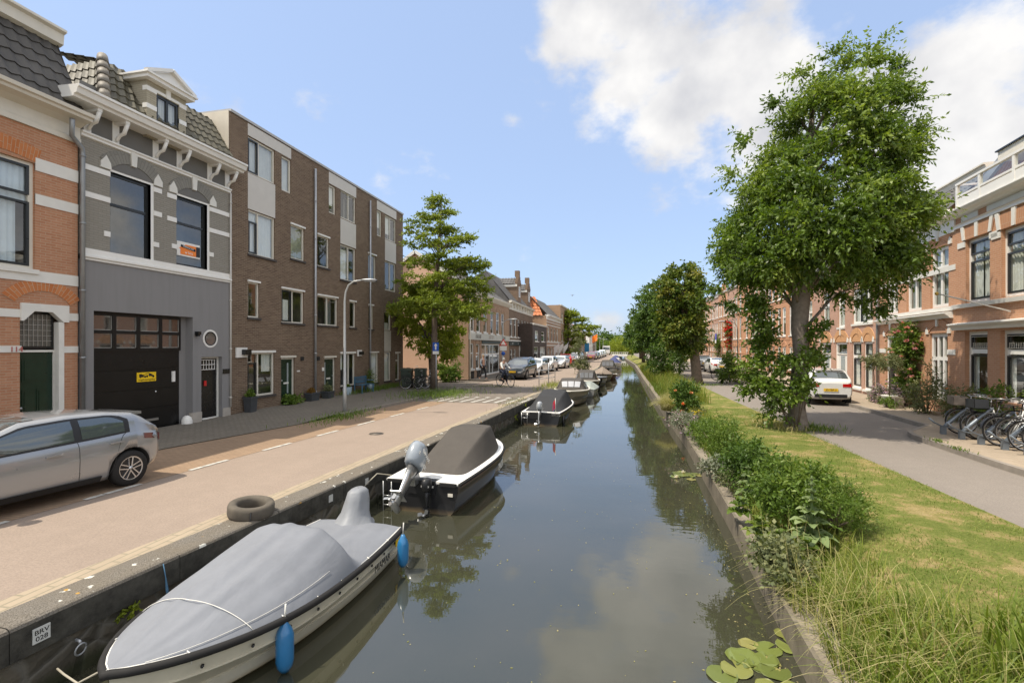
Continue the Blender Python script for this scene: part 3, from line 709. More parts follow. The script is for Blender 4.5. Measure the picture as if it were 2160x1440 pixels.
# mansard with tiles and upper gutter
h.add(tiles(MB(), (0, -.22, ZG), (xe + .02, -.22, ZG), (xe + .02, .78, ZG + 1.98), (0, .78, ZG + 1.98)), 'tile_roof', t_dark)
h.profile([(.72, ZG + 1.9), (.60, ZG + 1.95), (.58, ZG + 2.2), (.48, ZG + 2.24), (.48, ZG + 2.3), (.8, ZG + 2.33), (8, ZG + 2.33)], 0, xe + .1, 'upper_gutter', cream)
h.add(MB().prism([(0, 0)] * 0 or [(xe, ZC), (xe + .01, ZC), (xe + .01, ZG), (xe, ZG)], 0, 9), 'party_wall', t_dark)
mbb = MB(); mbb.face([(xe + .015, -.2, ZG), (xe + .015, 9, ZG), (xe + .015, 9, ZG + 2.2), (xe + .015, .8, ZG + 2.2)]); h.add(mbb, 'roof_flank', t_dark)
pipe(h, xe + .05, .15, ZC - .25, .055, top=[(xe + .03, -.10, ZC - .1), (xe - .25, -.16, ZC + .1), (xe - .38, -.36, ZG - .25)])

# ---------------------------------------------------------------- the grey house with the garage
u1 = FL.uz(485, 700)[0]
h = House(FL, 'grey_house', 'grey painted house with black garage door, white trim and pedimented dormer', 'house', FL.uz(167, 700)[0] + .02, u1)
w = h.w; ZB = h.z(168, 542); ZP = h.z(168, 548)
ra = h.R(232, 361, 538, 318); rb = h.R(372, 411, 558, 437)
for rr_, wide in ((ra, 1), (rb, 0)):
    h.window(rr_, fc=blackframe, fw=.075, hs=(.62,), recess=.09, cm=blind_m, curtain=None)
    xa, xb_, za, zb_ = rr_; tr = MB(); tr.box(xa, xb_, .0, .09, zb_, zb_ + .06); tr.box(xb_, xb_ + .09, -.0, .10, za - .02, zb_ + .06); h.add(tr, 'window_trim', white)
    h.open.append((xb_, xb_ + .09, za, zb_)); h.open.append((xa, xb_ + .09, zb_, zb_ + .06))
    xc = (xa + xb_) / 2 + .045; ww = xb_ - xa + .09
    h.tympanum(xc, zb_ + .06, ww, .30, paint('dark_grey_render', (.15, .145, .135), .85, .06))
    h.arch(xc, zb_ + .06, ww, .30, .34, brick('grey_soldier', (.225, .215, .19), (.25, .24, .21), (.17, .162, .142), w=.5, h=.075, var=.1, stain=.1), proj=.025, key=.19, imp=.26)
    # small white quoin blocks beside the windows
    for k, (zz, ww2) in enumerate(((zb_ - .02, .5), (zb_ - .72, .62), (za + .62, .16))):
        for sg in (-1, 1):
            if sg < 0: h.band(max(0, xa - ww2 if k == 2 else (0 if wide else xa - .32)), xa, zz - .14, zz, white)
            else: h.band(xb_ + .09, xb_ + .09 + (.16 if k == 2 else (.62 if wide else .9)), zz - .14, zz, white) if (xb_ + .09 + (.62 if wide else .9)) <= w + .3 and k == 2 else h.band(xb_ + .09, min(w - .01, xb_ + (.34 if wide else 1.2)), zz - .14, zz, white)
ZT = h.z(168, 277)          # frieze bottom
h.wall(b_grey, ZB + .1, ZT + .9, 8.5)
h.profile([(0, ZB - .05), (-.05, ZB - .04), (-.05, ZB + .0), (-.09, ZB + .03), (-.09, ZB + .08), (-.03, ZB + .10), (-.03, ZB + .26), (0, ZB + .26)], 0, w, 'sill_band', white)
# ground floor of smooth render
ops = []
gd = h.R(197, 655, 893, 406); gd = (gd[0], gd[1], -.03, gd[3])
dd = h.R(424, 753, 885, 468); dd = (dd[0], dd[1], .0, dd[3])
h.open = [gd, dd]; h.wall(greyplaster, -.05, ZB - .04, 8.5, reveal=.30, y0=-.012); h.rooms(ZB + .2, ZT + .5)
# garage door
gx0, gx1, gz0, gz1 = gd; gx1b = h.x(392); g = MB()
g.box(gx0, gx1b, .26, .30, gz0, gz1)
zrow = [gz1 - .07, h.z(392, 0) if False else None]
Wd = gx1b - gx0; zt0 = gz1 - .06; zt2 = h.z(197, 738); zt1 = (zt0 + zt2) / 2
for k in range(5):
    xx = gx0 + Wd * k / 4; g.box(max(gx0, xx - .055), min(gx1b, xx + .055), .19, .26, zt2, zt0)
for zz in (zt0, zt1, zt2): g.box(gx0, gx1b, .195, .262, zz - .04, zz + .05)
hh = zt2 - gz0
for k in range(4):
    za = gz0 + .1 + (hh - .1) * k / 4; g.box(gx0 + .02, gx1b - .04, .235, .26, za + .018, za + (hh - .1) / 4 - .018, skip='k')
gdo = h.add(g, 'garage_door', paint('garage_black', (.008, .008, .008), .30, .3, spec=.35), .004)
pn = MB(); pf = MB()
for i in range(4):
    for (za, zb_) in ((zt1 + .05, zt0 - .04), (zt2 + .05, zt1 - .04)):
        xa, xb_ = gx0 + Wd * i / 4 + (.055 if i else .01), gx0 + Wd * (i + 1) / 4 - .055
        pn.face([(xa, .225, za), (xb_, .225, za), (xb_, .225, zb_), (xa, .225, zb_)])
        for bx in ((xa, xa + .018, za, zb_), (xb_ - .018, xb_, za, zb_), (xa, xb_, za, za + .018)): pf.box(bx[0], bx[1], .215, .222, bx[2], bx[3])
pn.build('pane', paint('dark_mirror_glass', (.05, .045, .04), .03, .1, spec=1.0, coat=1), gdo); pf.build('glazing_bead', paint('bead_grey', (.35, .34, .31), .5), gdo)
sg = h.R(302, 786, 806, 342)
so_ = MB().box(sg[0], sg[1], .222, .232, sg[2], sg[3], skip='k').build('towing_sign', yellowp, gdo, .004)
cx = (sg[0] + sg[1]) / 2; cz = (sg[2] + sg[3]) / 2
text_mesh("wegsleepregeling", .075, 'lettering', black, so_, (cx, .220, sg[2] + .055), (R(90), 0, 0), .001)
tk = MB()                                              # tow truck lifting a car
sw = (sg[1] - sg[0]) / .62
for bx in ((-.24, -.16, .0, .09), (-.16, .02, .0, .03), (-.16, -.10, .03, .07), (.0, .04, -.01, .05)): tk.box(cx + bx[0] * sw, cx + bx[1] * sw, .219, .222, cz + bx[2], cz + bx[3])
tk.bar((cx - .14 * sw, .2205, cz + .04), (cx + .06 * sw, .2205, cz + .115), .004, .012); tk.bar((cx + .06 * sw, .2205, cz + .115), (cx + .24 * sw, .2205, cz + .03), .004, .006)
tk.prism([(cx + .05 * sw, cz + .05), (cx + .24 * sw, cz - .02), (cx + .25 * sw, cz + .02), (cx + .19 * sw, cz + .05), (cx + .15 * sw, cz + .085), (cx + .09 * sw, cz + .10)], .219, .222)
for wx, wz in ((-.2, .0), (-.05, .0), (.10, .035), (.21, -.005)): tk.lathe([(.0001, 0), (.024, 0), (.024, .003)], (cx + wx * sw, .218, cz + wz), 12, 'y')
tk.build('pictogram', black, so_)
MB().box(h.x(375), h.x(381), .20, .235, h.z(375, 805), h.z(375, 783)).build('handle', white, gdo)
MB().lathe([(.0001, -.02), (.03, -.02), (.03, .0)], (h.x(342), .235, h.z(342, 826)), 10, 'y').build('lock', chrome, gdo)
MB().box(h.x(298), h.x(346), .20, .24, h.z(298, 893), h.z(298, 888)).build('step_strip', steelmat, gdo)
# recess wall right of the garage door
h.add(MB().box(gx1b, gx1, .26, .30, gz0, gz1), 'garage_jamb', greyplaster)
# small black door with white frame, porthole, lamp, plinths
d = h.door((dd[0], dd[1], .03, dd[3]), black, fc=white, fw=.05, panels=False, recess=.16, knob=-1, cut=False)
gr = MB(); gx, gxe = dd[0] + .12, dd[1] - .18; gz = dd[3] - .42
for k in range(6): xx = gx + (gxe - gx) * k / 5; gr.box(xx - .008, xx + .008, .125, .14, gz, gz + .32)
for zz in (gz, gz + .16, gz + .32): gr.box(gx - .02, gxe + .02, .12, .136, zz - .01, zz + .01)
gr.build('door_grille', white, d)
MB().box(dd[0] + .27, dd[0] + .36, .14, .17, 1.15, 1.32).build('padlock', redp, d)
pc = (h.x(443), h.z(443, 714)); po = MB(); po.lathe([(.30, -.02), (.30, .0), (.235, .10), (.225, .10), (.225, .14)], (pc[0], 0, pc[1]), 28, 'y'); po.lathe([(.30, -.02), (.235, -.02)], (pc[0], 0, pc[1]), 28, 'y')
pw = h.add(po, 'porthole', white); MB().lathe([(.0001, -.016), (.236, -.016)], (pc[0], 0, pc[1]), 28, 'y').build('pane', paint('porthole_glass', (.12, .11, .10), .04, .2, spec=.9), pw)
MB().lathe([(.232, -.03), (.205, -.03), (.205, -.017)], (pc[0], 0, pc[1]), 28, 'y').build('ring', black, pw)
lm = MB(); lm.box(h.x(410), h.x(416), -.16, -.01, h.z(410, 706), h.z(410, 699)); lm.box(h.x(409), h.x(413), -.17, -.06, h.z(410, 709), h.z(410, 700)); h.add(lm, 'wall_lamp', black)
h.add(MB().box(h.x(469), h.x(483), -.03, -.012, h.z(470, 788), h.z(470, 778)), 'name_plate', black)
pl_ = MB(); pst = paint('plinth_stone', (.42, .38, .33), .85, .15, bump=.003)
h.add(MB().box(gx1 - .04, dd[0] - .0, -.04, .1, -.05, .34), 'plinth_block', pst); h.add(MB().box(dd[1] + .02, w - .01, -.04, .1, -.05, .34), 'plinth_block', pst)
h.add(MB().lathe([(.16, -.05), (.155, .12), (.12, .22), (.05, .27), (.001, .28)], (gx1 - .16, .05, 0), 14), 'guard_stone', white)
# frieze, brackets, cornice
ZF = ZT; ZK = h.z(168, 218)
h.profile([(0, ZF - .10), (-.05, ZF - .08), (-.05, ZF - .03), (-.09, ZF), (-.09, ZF + .04), (0, ZF + .05)], .0, w, 'architrave', white)
h.add(MB().box(0, w, -.012, .02, ZF + .05, ZK + .6, skip='k'), 'frieze', paint('dark_grey_render', (.15, .145, .135)))
ctop = h.z(128, 190)
ct = ZK + .08
bx = MB()
for px in (183, 243, 327, 377, 441, 478):
    x = h.x(px) ; x = min(max(.12, x), w - .1)
    h.add(MB().box(x - .09, x + .09, -.03, 0, ZF + .05, ct - .18, skip='k'), 'frieze_panel', white)
    pts = [(x, -.06, ZF + .10), (x, -.09, ZF + .17), (x, -.17, ZF + .25), (x, -.30, ZF + .28), (x, -.42, ct - .26)]
    br = MB(); br.tube(pts, [.035, .045, .045, .05, .05], 8); br.box(x - .055, x + .055, -.44, -.03, ct - .26, ct - .18); h.add(br, 'bracket', white)

h.profile([(0, ct - .18), (-.48, ct - .18), (-.50, ct - .12), (-.58, ct - .10), (-.62, ct + .02), (-.66, ct + .04), (-.66, ct + .10), (-.5, ct + .10), (0, ct + .12)], -.50, w + .1, 'cornice', white)
# roof: mansard with hipped left end, ridge tiles, dormer
zr = ct + .1; top = zr + 1.65; xl = .1
rf = MB(); tiles(rf, (xl + .25, -.30, zr), (w, -.30, zr), (w, .75, top), (xl + 1.0, .75, top))
tiles(rf, (xl + .25, 4.5, zr), (xl + .25, -.30, zr), (xl + 1.0, .75, top), (xl + 1.0, 4.5, top)); tiles(rf, (xl + 1.0, .75, top), (w, .75, top), (w, 2.6, top + .5), (xl + 1.0, 2.6, top + .5), lift=.03)
roof = h.add(rf, 'tile_roof', t_moss)
rg = MB(); a, b_ = Vector((xl + .25, -.32, zr + .05)), Vector((xl + 1.0, .72, top + .06))
for k in range(6):
    p, q = a.lerp(b_, k / 6), a.lerp(b_, (k + 1.15) / 6); rg.tube([p, q], [.15, .125], 12)
rg.lathe([(.13, -.08), (.13, 0), (.10, .07), (.05, .11), (.001, .12)], (b_.x, b_.y, b_.z), 12)
rg.build('ridge_tile', paint('ridge_tile', (.17, .15, .12), .6, .2), roof)
mbk = MB(); mbk.face([(w + .01, -.3, zr), (w + .01, 8, zr), (w + .01, 8, top), (w + .01, .75, top)]); mbk.build('flank', t_moss, roof)
dx0, dx1 = h.x(300, 250), h.x(383, 300); fy = -.16; dzb = zr - .32; dzt = h.z(316, 188)
dzt = zr + 1.30
dm = MB(); wi = (dx0 + .30, dx1 - .24, dzb + .10, dzt - .26)
for bxx in ((dx0, wi[0], dzb, dzt), (wi[1], dx1, dzb, dzt), (wi[0], wi[1], wi[3], dzt), (wi[0], wi[1], dzb, wi[2])): dm.box(bxx[0], bxx[1], fy, fy + .12, bxx[2], bxx[3])
dm.box(dx0, dx0 + .06, fy + .12, 1.6, dzb, dzt); dm.box(dx1 - .06, dx1, fy + .12, 1.6, dzb, dzt)
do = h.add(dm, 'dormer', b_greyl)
for zz in (dzb + .05, dzb + .82, dzt - .30):
    for xa, xb_ in ((dx0 - .012, dx0 + .30), (dx1 - .24, dx1 + .012)): MB().box(xa, xb_, fy - .015, fy + .14, zz, zz + (.22 if zz < dzb + .1 else .13)).build('quoin', white, do)
bl = MB(); bl.box(wi[0] + .0, wi[1] - .0, fy - .012, fy, wi[3] + .02, wi[3] + .10); bl.box((wi[0] + wi[1]) / 2 - .07, (wi[0] + wi[1]) / 2 + .07, fy - .03, fy, wi[3] + .0, dzt)
bl.build('stone_trim', white, do)
pd = MB(); xm = (dx0 + dx1) / 2
pd.box(dx0 - .14, dx1 + .14, fy - .2, 1.7, dzt, dzt + .10); pd.box(dx0 - .2, dx1 + .2, fy - .26, 1.7, dzt + .1, dzt + .15)
pd.prism([(xm - .72, dzt + .15), (xm + .72, dzt + .15), (xm, dzt + .50)], fy - .14, 1.2)
for sgn in (-1, 1): pd.bar((xm + sgn * .80, fy - .17, dzt + .17), (xm, fy - .17, dzt + .56), .14, .09)
pd.build('pediment', white, do)
hw = House.window(h, wi, fc=blackframe, vs=(.5,), fw=.07, recess=fy + .03, curtain=[(0, 1, 0, 1)], cut=False, cm=blind_m, name='dormer_window')
sk = h.add(MB().box(xl + .3, xl + .36, 1.6, 2.4, zr + 1.2, zr + 1.8), 'skylight', steelmat)
pipe(h, w - .02, .35, ZF - .1, .03, mat=greypanel, y=-.05, name='corner_strip')

# ---------------------------------------------------------------- the brown apartment block
h = House(FL, 'apartment_building', 'four-storey dark brown brick apartment block with flat roof, pale panels and cream window frames', 'apartment building', FL.uz(485.5, 700)[0] + .01, FL.uz(850, 700)[0])
w = h.w; ZR = 10.72
lt = [(0, 1, 0, 1)]
def W_(x0, yt, yb, x1, **k):
    k.setdefault('fc', cream); k.setdefault('fw', .065); k.setdefault('recess', .05)
    return h.window(h.R(x0, yt, yb, x1), **k)
sd = paint('dark_sill', (.06, .05, .045), .7, .2)
W_(523, 286, 363, 580, vs=(.40,), inner=[(0, .42, 0, 1)], curtain=lt, cm=blind_m)
W_(594, 327.5, 400.6, 614, curtain=lt, cm=blind_m)
W_(524, 440.7, 535, 580, vs=(.37,), hs=(), inner=[(0, .37, 0, .78)], curtain=lt, sill=.07, sillm=sd)
W_(613.4, 472, 544.6, 642, curtain=lt, cm=paint('slatted_blind', (.36, .36, .28), .8, .3), sill=.07, sillm=sd, lintel=.06)
W_(669.8, 494, 561, 694.2, sill=.07, sillm=sd, lintel=.06)
W_(693.7, 388, 447.8, 708, curtain=[(0, 1, .3, 1)])
W_(718.5, 399.4, 458.4, 750.4, vs=(.55,))
W_(717.8, 514, 588.8, 750, vs=(.55,), hs=(), curtain=[(0, .5, 0, .9)], sill=.07, sillm=sd)
W_(776.5, 534, 587, 793, sill=.07, sillm=sd, lintel=.06)
W_(795.2, 442, 496.2, 805, curtain=[(0, 1, .35, 1)])
W_(812.2, 452.5, 503.3, 835.3, vs=(.5,), curtain=[(0, .55, .25, 1)])
W_(811.7, 549.5, 611.3, 835, vs=(.5,))
W_(523, 593, 669.3, 547, curtain=None, sill=.07, sillm=sd, lintel=.06)
W_(594, 607.5, 679.9, 640.8, vs=(.5,), inner=[(0, .5, 0, 1)], curtain=[(0, .4, 0, .7)], sill=.07, sillm=sd, lintel=.06)
W_(669.8, 622, 685.2, 712, vs=(.5,), curtain=[(.55, .8, 0, 1)], cm=paint('grey_curtain', (.16, .16, .16), .9), sill=.07, sillm=sd, lintel=.06)
W_(737.6, 635, 690.4, 750.3, sill=.07, sillm=sd, lintel=.06)
W_(777.5, 643, 694.4, 787.3, sill=.07, sillm=sd, lintel=.06)
W_(810.5, 656, 696, 824.2, curtain=[(0, 1, 0, .4)])
W_(810.5, 742, 804, 824.2, curtain=lt, sill=.07, sillm=sd)
W_(522, 743.5, 838.2, 578.8, vs=(.40,), hs=(), inner=[(0, .38, 0, .80)], curtain=[(.62, .95, .55, 1)], sill=.08, sillm=sd, lintel=.07)
W_(718, 745, 815.8, 749, vs=(.6,), hs=(), curtain=[(0, .3, .5, 1)], lintel=.07, sill=.07, sillm=sd)
W_(783.3, 743.5, 807.9, 797.8, curtain=lt, sill=.07, sillm=sd, lintel=.06)
W_(834, 744, 801.8, 842.7, hs=(.72,), sill=.07, sillm=sd, lintel=.05)
d1 = h.R(592.8, 755, 861, 621.5); h.door((d1[0], d1[1], .07, d1[3]), darkgreen, fc=cream, panels=False, glazed=(.58, .70, .25, .92), knob=-1, letter=.85, fw=.06)
d2 = h.R(684.3, 755, 848, 707.3); h.door((d2[0], d2[1], .07, d2[3]), darkgreen, fc=cream, panels=False, glazed=(.08, .2, .25, .92), knob=1, letter=.85, fw=.06)
for r_ in (d1, d2): h.band(r_[0] - .05, r_[1] + .05, r_[3] + .01, r_[3] + .09, cream, .05, 'door_lintel')
h.wall(b_brown, -.05, ZR, 10, reveal=.12); h.rooms(.2, ZR - .3, 1.1)
h.profile([(0, ZR), (-.04, ZR - .02), (-.05, ZR + .07), (.06, ZR + .08), (10, ZR + .08)], -.02, w + .03, 'roof_trim', paint('alu_trim', (.45, .43, .40), .4, .08, metal=.3))
def panel(x0, x1, z0, z1): h.add(MB().box(x0, x1, -.012, .02, z0, z1, skip='k'), 'facade_panel', greypanel)
for (xa, xb_, za, zb_) in ((h.x(522.5), h.x(613.7), h.z(523, 285), ZR - .06), (h.x(693.5), h.x(751), h.z(693.5, 386), ZR - .06), (h.x(795), h.x(835.8), h.z(795, 441), ZR - .06)): panel(xa, xb_, za, zb_)
for (x0, yt, yb, x1) in ((522.5, 364, 439.5, 580), (718, 460, 513, 750.5), (812, 504.5, 548.5, 835), (810.5, 697, 741, 824.2)):
    q = h.R(x0, yt, yb, x1); panel(*q)
pipe(h, h.x(661.8), .12, ZR - .35, .05, mat=galv); pipe(h, h.x(778.2), .12, ZR - .35, .045, mat=galv)
# pale cladding of the side that looks over the grey house
zc_ = MB(); zc_.box(-.03, -.005, .05, 10, 7.9, ZR + .02)
h.add(zc_, 'side_cladding', paint('pale_cladding', (.60, .54, .44), .6, .12, scale=1.2))
# open casements
def casement(x0, yt, yb, x1, proj=.45):
    r_ = h.R(x0, yt, yb, x1); f = MB(); fw = .05; q = Matrix.Rotation(R(-75), 3, 'Z'); hx = r_[1]
    pts = lambda u, z: Vector((hx, .03, z)) + q @ Vector((-u, 0, 0)) * 1.0
    L = proj
    a, b_, c_, d_ = pts(0, r_[2] + .05), pts(L, r_[2] + .05), pts(L, r_[3] - .05), pts(0, r_[3] - .05)
    for s1, s2 in ((a, b_), (b_, c_), (c_, d_), (d_, a)): f.bar(s1, s2, fw, .04)
    o = h.add(f, 'open_casement', cream); g_ = MB(); g_.face([a, b_, c_, d_]); g_.build('pane', pane_m, o)
casement(735, 408, 466, 752, .62); casement(735, 524, 590, 752, .6); casement(692, 632, 689, 713, .6); casement(825, 460, 506, 836, .5)
# signs and lamps by the doors
sgn = h.R(496, 733, 754, 519); h.add(MB().box(sgn[0], sgn[1], -.06, -.01, sgn[2], sgn[3]), 'white_sign', white)
h.add(MB().box(h.x(507), h.x(520), -.22, -.06, h.z(507, 748), h.z(507, 737)), 'wall_lamp', black)
sgn = h.R(753, 738, 751, 762); h.add(MB().box(sgn[0], sgn[1], -.05, -.01, sgn[2], sgn[3]), 'framed_sign', white); h.add(MB().box(sgn[0] + .1, sgn[1] - .02, -.17, -.05, sgn[2] + .08, sgn[3] - .08), 'wall_lamp', black)
for px, py in ((637, 752), (671, 752)): h.add(MB().box(h.x(px) - .1, h.x(px) + .1, -.03, 0, h.z(px, py + 8), h.z(px, py)), 'vent', dark)
h.add(MB().box(h.x(679), h.x(683), -.02, 0, h.z(679, 782), h.z(679, 775)), 'number_plate', white)
h.add(MB().box(h.x(626), h.x(632), -.02, 0, h.z(626, 784), h.z(626, 781)), 'number_plate', white)
# ================================================================ more houses, left bank
def rowhouse(F, label, u0, u1, mat, floors, bays, eave, name='terraced_house', group=None, depth=9, cornice='box', roof=None, arches=(), fc=None, bandz=(), door=None, roofh=2.0, z0=-.05, archmat=None, cur=.35, sash=False, dormer=None, parapet=None, hs=.66, bandm=None, chimney=None):
    h = House(F, name, label, 'house', u0, u1, group); w = h.w; fc = fc or white
    for fi, (za, zb_) in enumerate(floors):
        for bi, (f0, f1) in enumerate(bays[min(fi, len(bays) - 1)]):
            r = (w * f0, w * f1, za, zb_)
            if fi == 0 and door is not None and bi in door:
                h.door((r[0], r[1], .10, zb_ + .05), random.choice([darkgreen, black, white, paint('brown_door', (.09, .045, .025), .4)]), fc=fc, fw=.09, transom=.45, recess=.1)
            else:
                cu = [(0, 1, random.choice([0, .3, .45]), 1)] if random.random() < cur else None
                h.window(r, fc=fc, fw=.12 if F is FT else .085, hs=(hs,), curtain=cu, sill=.09, recess=.05 if F is FT else .08)
            if fi in arches:
                xc = (r[0] + r[1]) / 2; ww = r[1] - r[0] + .12
                h.tympanum(xc, zb_ + .02, ww, ww * .30, archmat or mat); h.arch(xc, zb_ + .02, ww, ww * .30, .22, archmat or mat, proj=.035)
    h.wall(mat, z0, eave, depth); h.rooms(.2, eave - .2, .9)
    for (zz, hh_) in bandz: h.band(0, w, zz, zz + hh_, bandm or offwhite, .03)
    if cornice == 'box': h.profile([(0, eave - .5), (-.06, eave - .48), (-.06, eave - .15), (-.30, eave - .10), (-.36, eave + .06), (-.36, eave + .12), (.2, eave + .14)], 0, w, 'cornice', fc)
    if cornice == 'thin': h.profile([(0, eave - .12), (-.12, eave - .10), (-.16, eave + .06), (.3, eave + .06)], 0, w, 'cornice', fc)
    if parapet:
        pm = MB(); n = 3; pw_ = w * .42
        for k in range(n): q = pw_ * (1 - k * .3) / 2; pm.box(w / 2 - q, w / 2 + q, -.03, .3, eave - .2 + k * .45, eave + .3 + k * .45)
        h.add(pm, 'stepped_gable', mat)
    if roof:
        rf = MB(); tiles(rf, (0, -.15, eave + .1), (w, -.15, eave + .1), (w, roofh * .9, eave + roofh), (0, roofh * .9, eave + roofh), tw=.3, th=.36)
        rf.face([(0, roofh * .9, eave + roofh), (w, roofh * .9, eave + roofh), (w, depth, eave + roofh), (0, depth, eave + roofh)]); 
        for xx in (.005, w - .005): rf.face([(xx, -.1, eave), (xx, depth, eave), (xx, depth, eave + roofh), (xx, roofh * .9, eave + roofh)])
        h.add(rf, 'tile_roof', roof)
    if dormer:
        for (c, dw, dh) in dormer:
            dm = MB(); x0, x1, zb_ = w * c - dw / 2, w * c + dw / 2, eave + .15
            dm.box(x0, x1, .15, 2, zb_, zb_ + dh); o = h.add(dm, 'dormer', mat); MB().box(x0 - .12, x1 + .12, -.05, 2, zb_ + dh, zb_ + dh + .15).build('dormer_roof', fc, o)
            h.window((x0 + .12, x1 - .12, zb_ + .15, zb_ + dh - .12), fc=fc, recess=.05, cut=False, name='dormer_window')
    if chimney: h.add(MB().box(w * chimney - .35, w * chimney + .35, 1.6, 2.4, eave + roofh - .6, eave + roofh + 1.1), 'chimney', mat)
    return h

# the house with the long peach side wall and the lettered sign board
U0, U1 = FL2.uz(988, 700)[0], FL2.uz(1073.5, 700)[0]
h = House(FL2, 'gable_house', 'two-storey brick house with a long peach side wall and a lettered shop board', 'house', U0, U1)
w = h.w; ze = 6.55; D = 8.1; zap = ze + 2.75
for (a, t_, b_, c_) in ((992.5, 654, 698.7, 1001), (1005, 655, 700, 1014), (1020, 657, 701, 1028), (1035, 656, 704, 1042), (1047, 658, 705, 1054), (1058, 661, 707, 1064)):
    r = h.R(a, t_, b_, c_); h.window(r, hs=(.62,), fw=.08, sill=.12); xc = (r[0] + r[1]) / 2; h.tympanum(xc, r[3] + .02, r[1] - r[0], .28, b_tan); h.arch(xc, r[3] + .02, r[1] - r[0], .28, .2, b_tan)
for (a, t_, b_, c_) in ((991, 724, 779, 1000), (1004, 725, 778, 1012.5)):
    r = h.R(a, t_, b_, c_); h.window(r, hs=(.62,), fw=.08, sill=.12); xc = (r[0] + r[1]) / 2; h.tympanum(xc, r[3] + .02, r[1] - r[0], .28, b_tan); h.arch(xc, r[3] + .02, r[1] - r[0], .28, .2, b_tan)
r = h.R(1016, 725, 790, 1054); r = (r[0], r[1], .12, r[3]); h.window(r, vs=(.22, .44, .62), hs=(.66,), fw=.12, name='shop_front', recess=.05)
sb = h.R(991, 702, 714.6, 1069); o = h.add(MB().box(.05, w - .05, -.10, 0, sb[2] - .05, sb[3]), 'sign_board', paint('sign_board', (.55, .53, .46), .6, .08))
zc = (sb[2] + sb[3]) / 2 - .02
for t_, f_, cc in (("HORLOGERIE", .17, (.18, .17, .15)), ("LOUIS STOOP", .46, (.42, .36, .30)), ("BREIGARENS", .80, (.18, .17, .15))):
    text_mesh(t_, .40, 'lettering', paint('sign_letters' + t_[:2], cc, .7), o, (w * f_, -.105, zc), (R(90), 0, 0), .004, sx=.62)
h.add(MB().box(r[0], r[1], -.06, 0, r[3] + .03, sb[2] - .1), 'shop_fascia', paint('dark_teal', (.035, .055, .055), .4))
for a in (993, 1006): q = h.R(a, 786, 799, a + 7); h.add(MB().box(q[0], q[1], -.02, .05, .05, .62), 'cellar_grille', black)
h.wall(b_tan, -.05, ze, D, sides=False); h.rooms(.2, ze)
# the peach gable wall, towards the camera
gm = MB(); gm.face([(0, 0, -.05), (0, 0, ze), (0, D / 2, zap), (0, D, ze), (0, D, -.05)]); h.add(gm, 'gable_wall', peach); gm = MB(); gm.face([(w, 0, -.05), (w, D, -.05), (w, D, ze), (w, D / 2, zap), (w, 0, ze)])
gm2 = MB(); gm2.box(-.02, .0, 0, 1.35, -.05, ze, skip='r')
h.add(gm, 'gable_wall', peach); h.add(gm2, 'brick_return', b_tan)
gb = MB(); gb.box(-7.0 * 0 - .0, .0, 0, 0, 0, 0) if False else None
rf = MB(); tiles(rf, (-.1, -.15, ze - .05), (w, -.15, ze - .05), (w, D / 2, zap + .05), (-.1, D / 2, zap + .05), tw=.3, th=.36); rf.face([(-.1, D / 2, zap + .05), (w, D / 2, zap + .05), (w, D, ze), (-.1, D, ze)])
ro = h.add(rf, 'tile_roof', t_grey)
vb = MB(); vb.bar((-.14, -.2, ze - .02), (-.14, D / 2, zap + .10), .08, .22); vb.bar((-.14, D / 2, zap + .10), (-.14, D + .15, ze - .02), .08, .22); vb.build('verge_board', white, ro)
h.profile([(0, ze - .4), (-.05, ze - .38), (-.28, ze - .1), (-.3, ze + .02), (0, ze + .05)], -.05, w, 'cornice', cream)
h.add(MB().box(w * .42, w * .42 + .9, 2.3, 3.1, zap - 1.5, zap + .35), 'chimney', paint('render_beige', (.36, .31, .25), .8))
MBp = MB().lathe([(.12, 0), (.10, .35), (.14, .36), (.14, .4)], (w * .42 + .45, 2.7, zap + .35), 10); h.add(MBp, 'chimney_pot', t_grey)
for k in (.35, .68):
    q = w * k; s_ = MB(); s_.face([(q, .8, ze + .62), (q + .9, .8, ze + .62), (q + .9, 1.7, ze + 1.26), (q, 1.7, ze + 1.26)]); o2 = h.add(s_, 'skylight', steelmat); o2.location = (0, -.06, .09)
pipe(h, .12, .1, ze - .3, .05, mat=cream); 
st = MB().box(-.03, -.015, 2.0, 3.7, 3.12, 3.32); h.add(st, 'street_sign', bluep)

# the dark brick house with two stepped dormers
ua, ub = U1, FL2.uz(1123.5, 700)[0]
zE = FL2.uz(1100, 646)[1]
h = House(FL2, 'dormer_house', 'dark brick house with two tall crow-stepped dormers on its grey tiled roof', 'house', ua, ub); w = h.w
za, zb_ = FL2.uz(1085, 716)[1] + .25, FL2.uz(1085, 672)[1]
for k in range(7): f = .05 + k * .135; h.window((w * f, w * f + w * .085, za, zb_), hs=(.68,), fw=.09, sill=.1)
g0 = FL2.uz(1085, 729)[1]
for f0, f1 in ((.05, .13), (.17, .25), (.82, .9)): h.window((w * f0, w * f1, .6, g0 - .35), hs=(.66,), fw=.08)
h.open.append((w * .38, w * .74, .02, g0 - .15)); o = h.add(MB().box(w * .38 - .15, w * .38, -.06, .1, 0, g0), 'shop_surround', offwhite); MB().box(w * .74, w * .74 + .15, -.06, .1, 0, g0).build('pilaster', offwhite, o); MB().box(w * .38, w * .74, -.06, .1, g0 - .55, g0).build('lintel', offwhite, o)
h.door((w * .40, w * .72, .05, g0 - .6), blackframe, fc=blackframe, panels=True, cut=False)
z_t = FL2.uz(1085, 720)[1]; fb = h.add(MB().box(0, w, -.10, 0, g0 + .03, z_t), 'fascia', paint('dark_teal', (.035, .055, .055))); 
stn = MB()
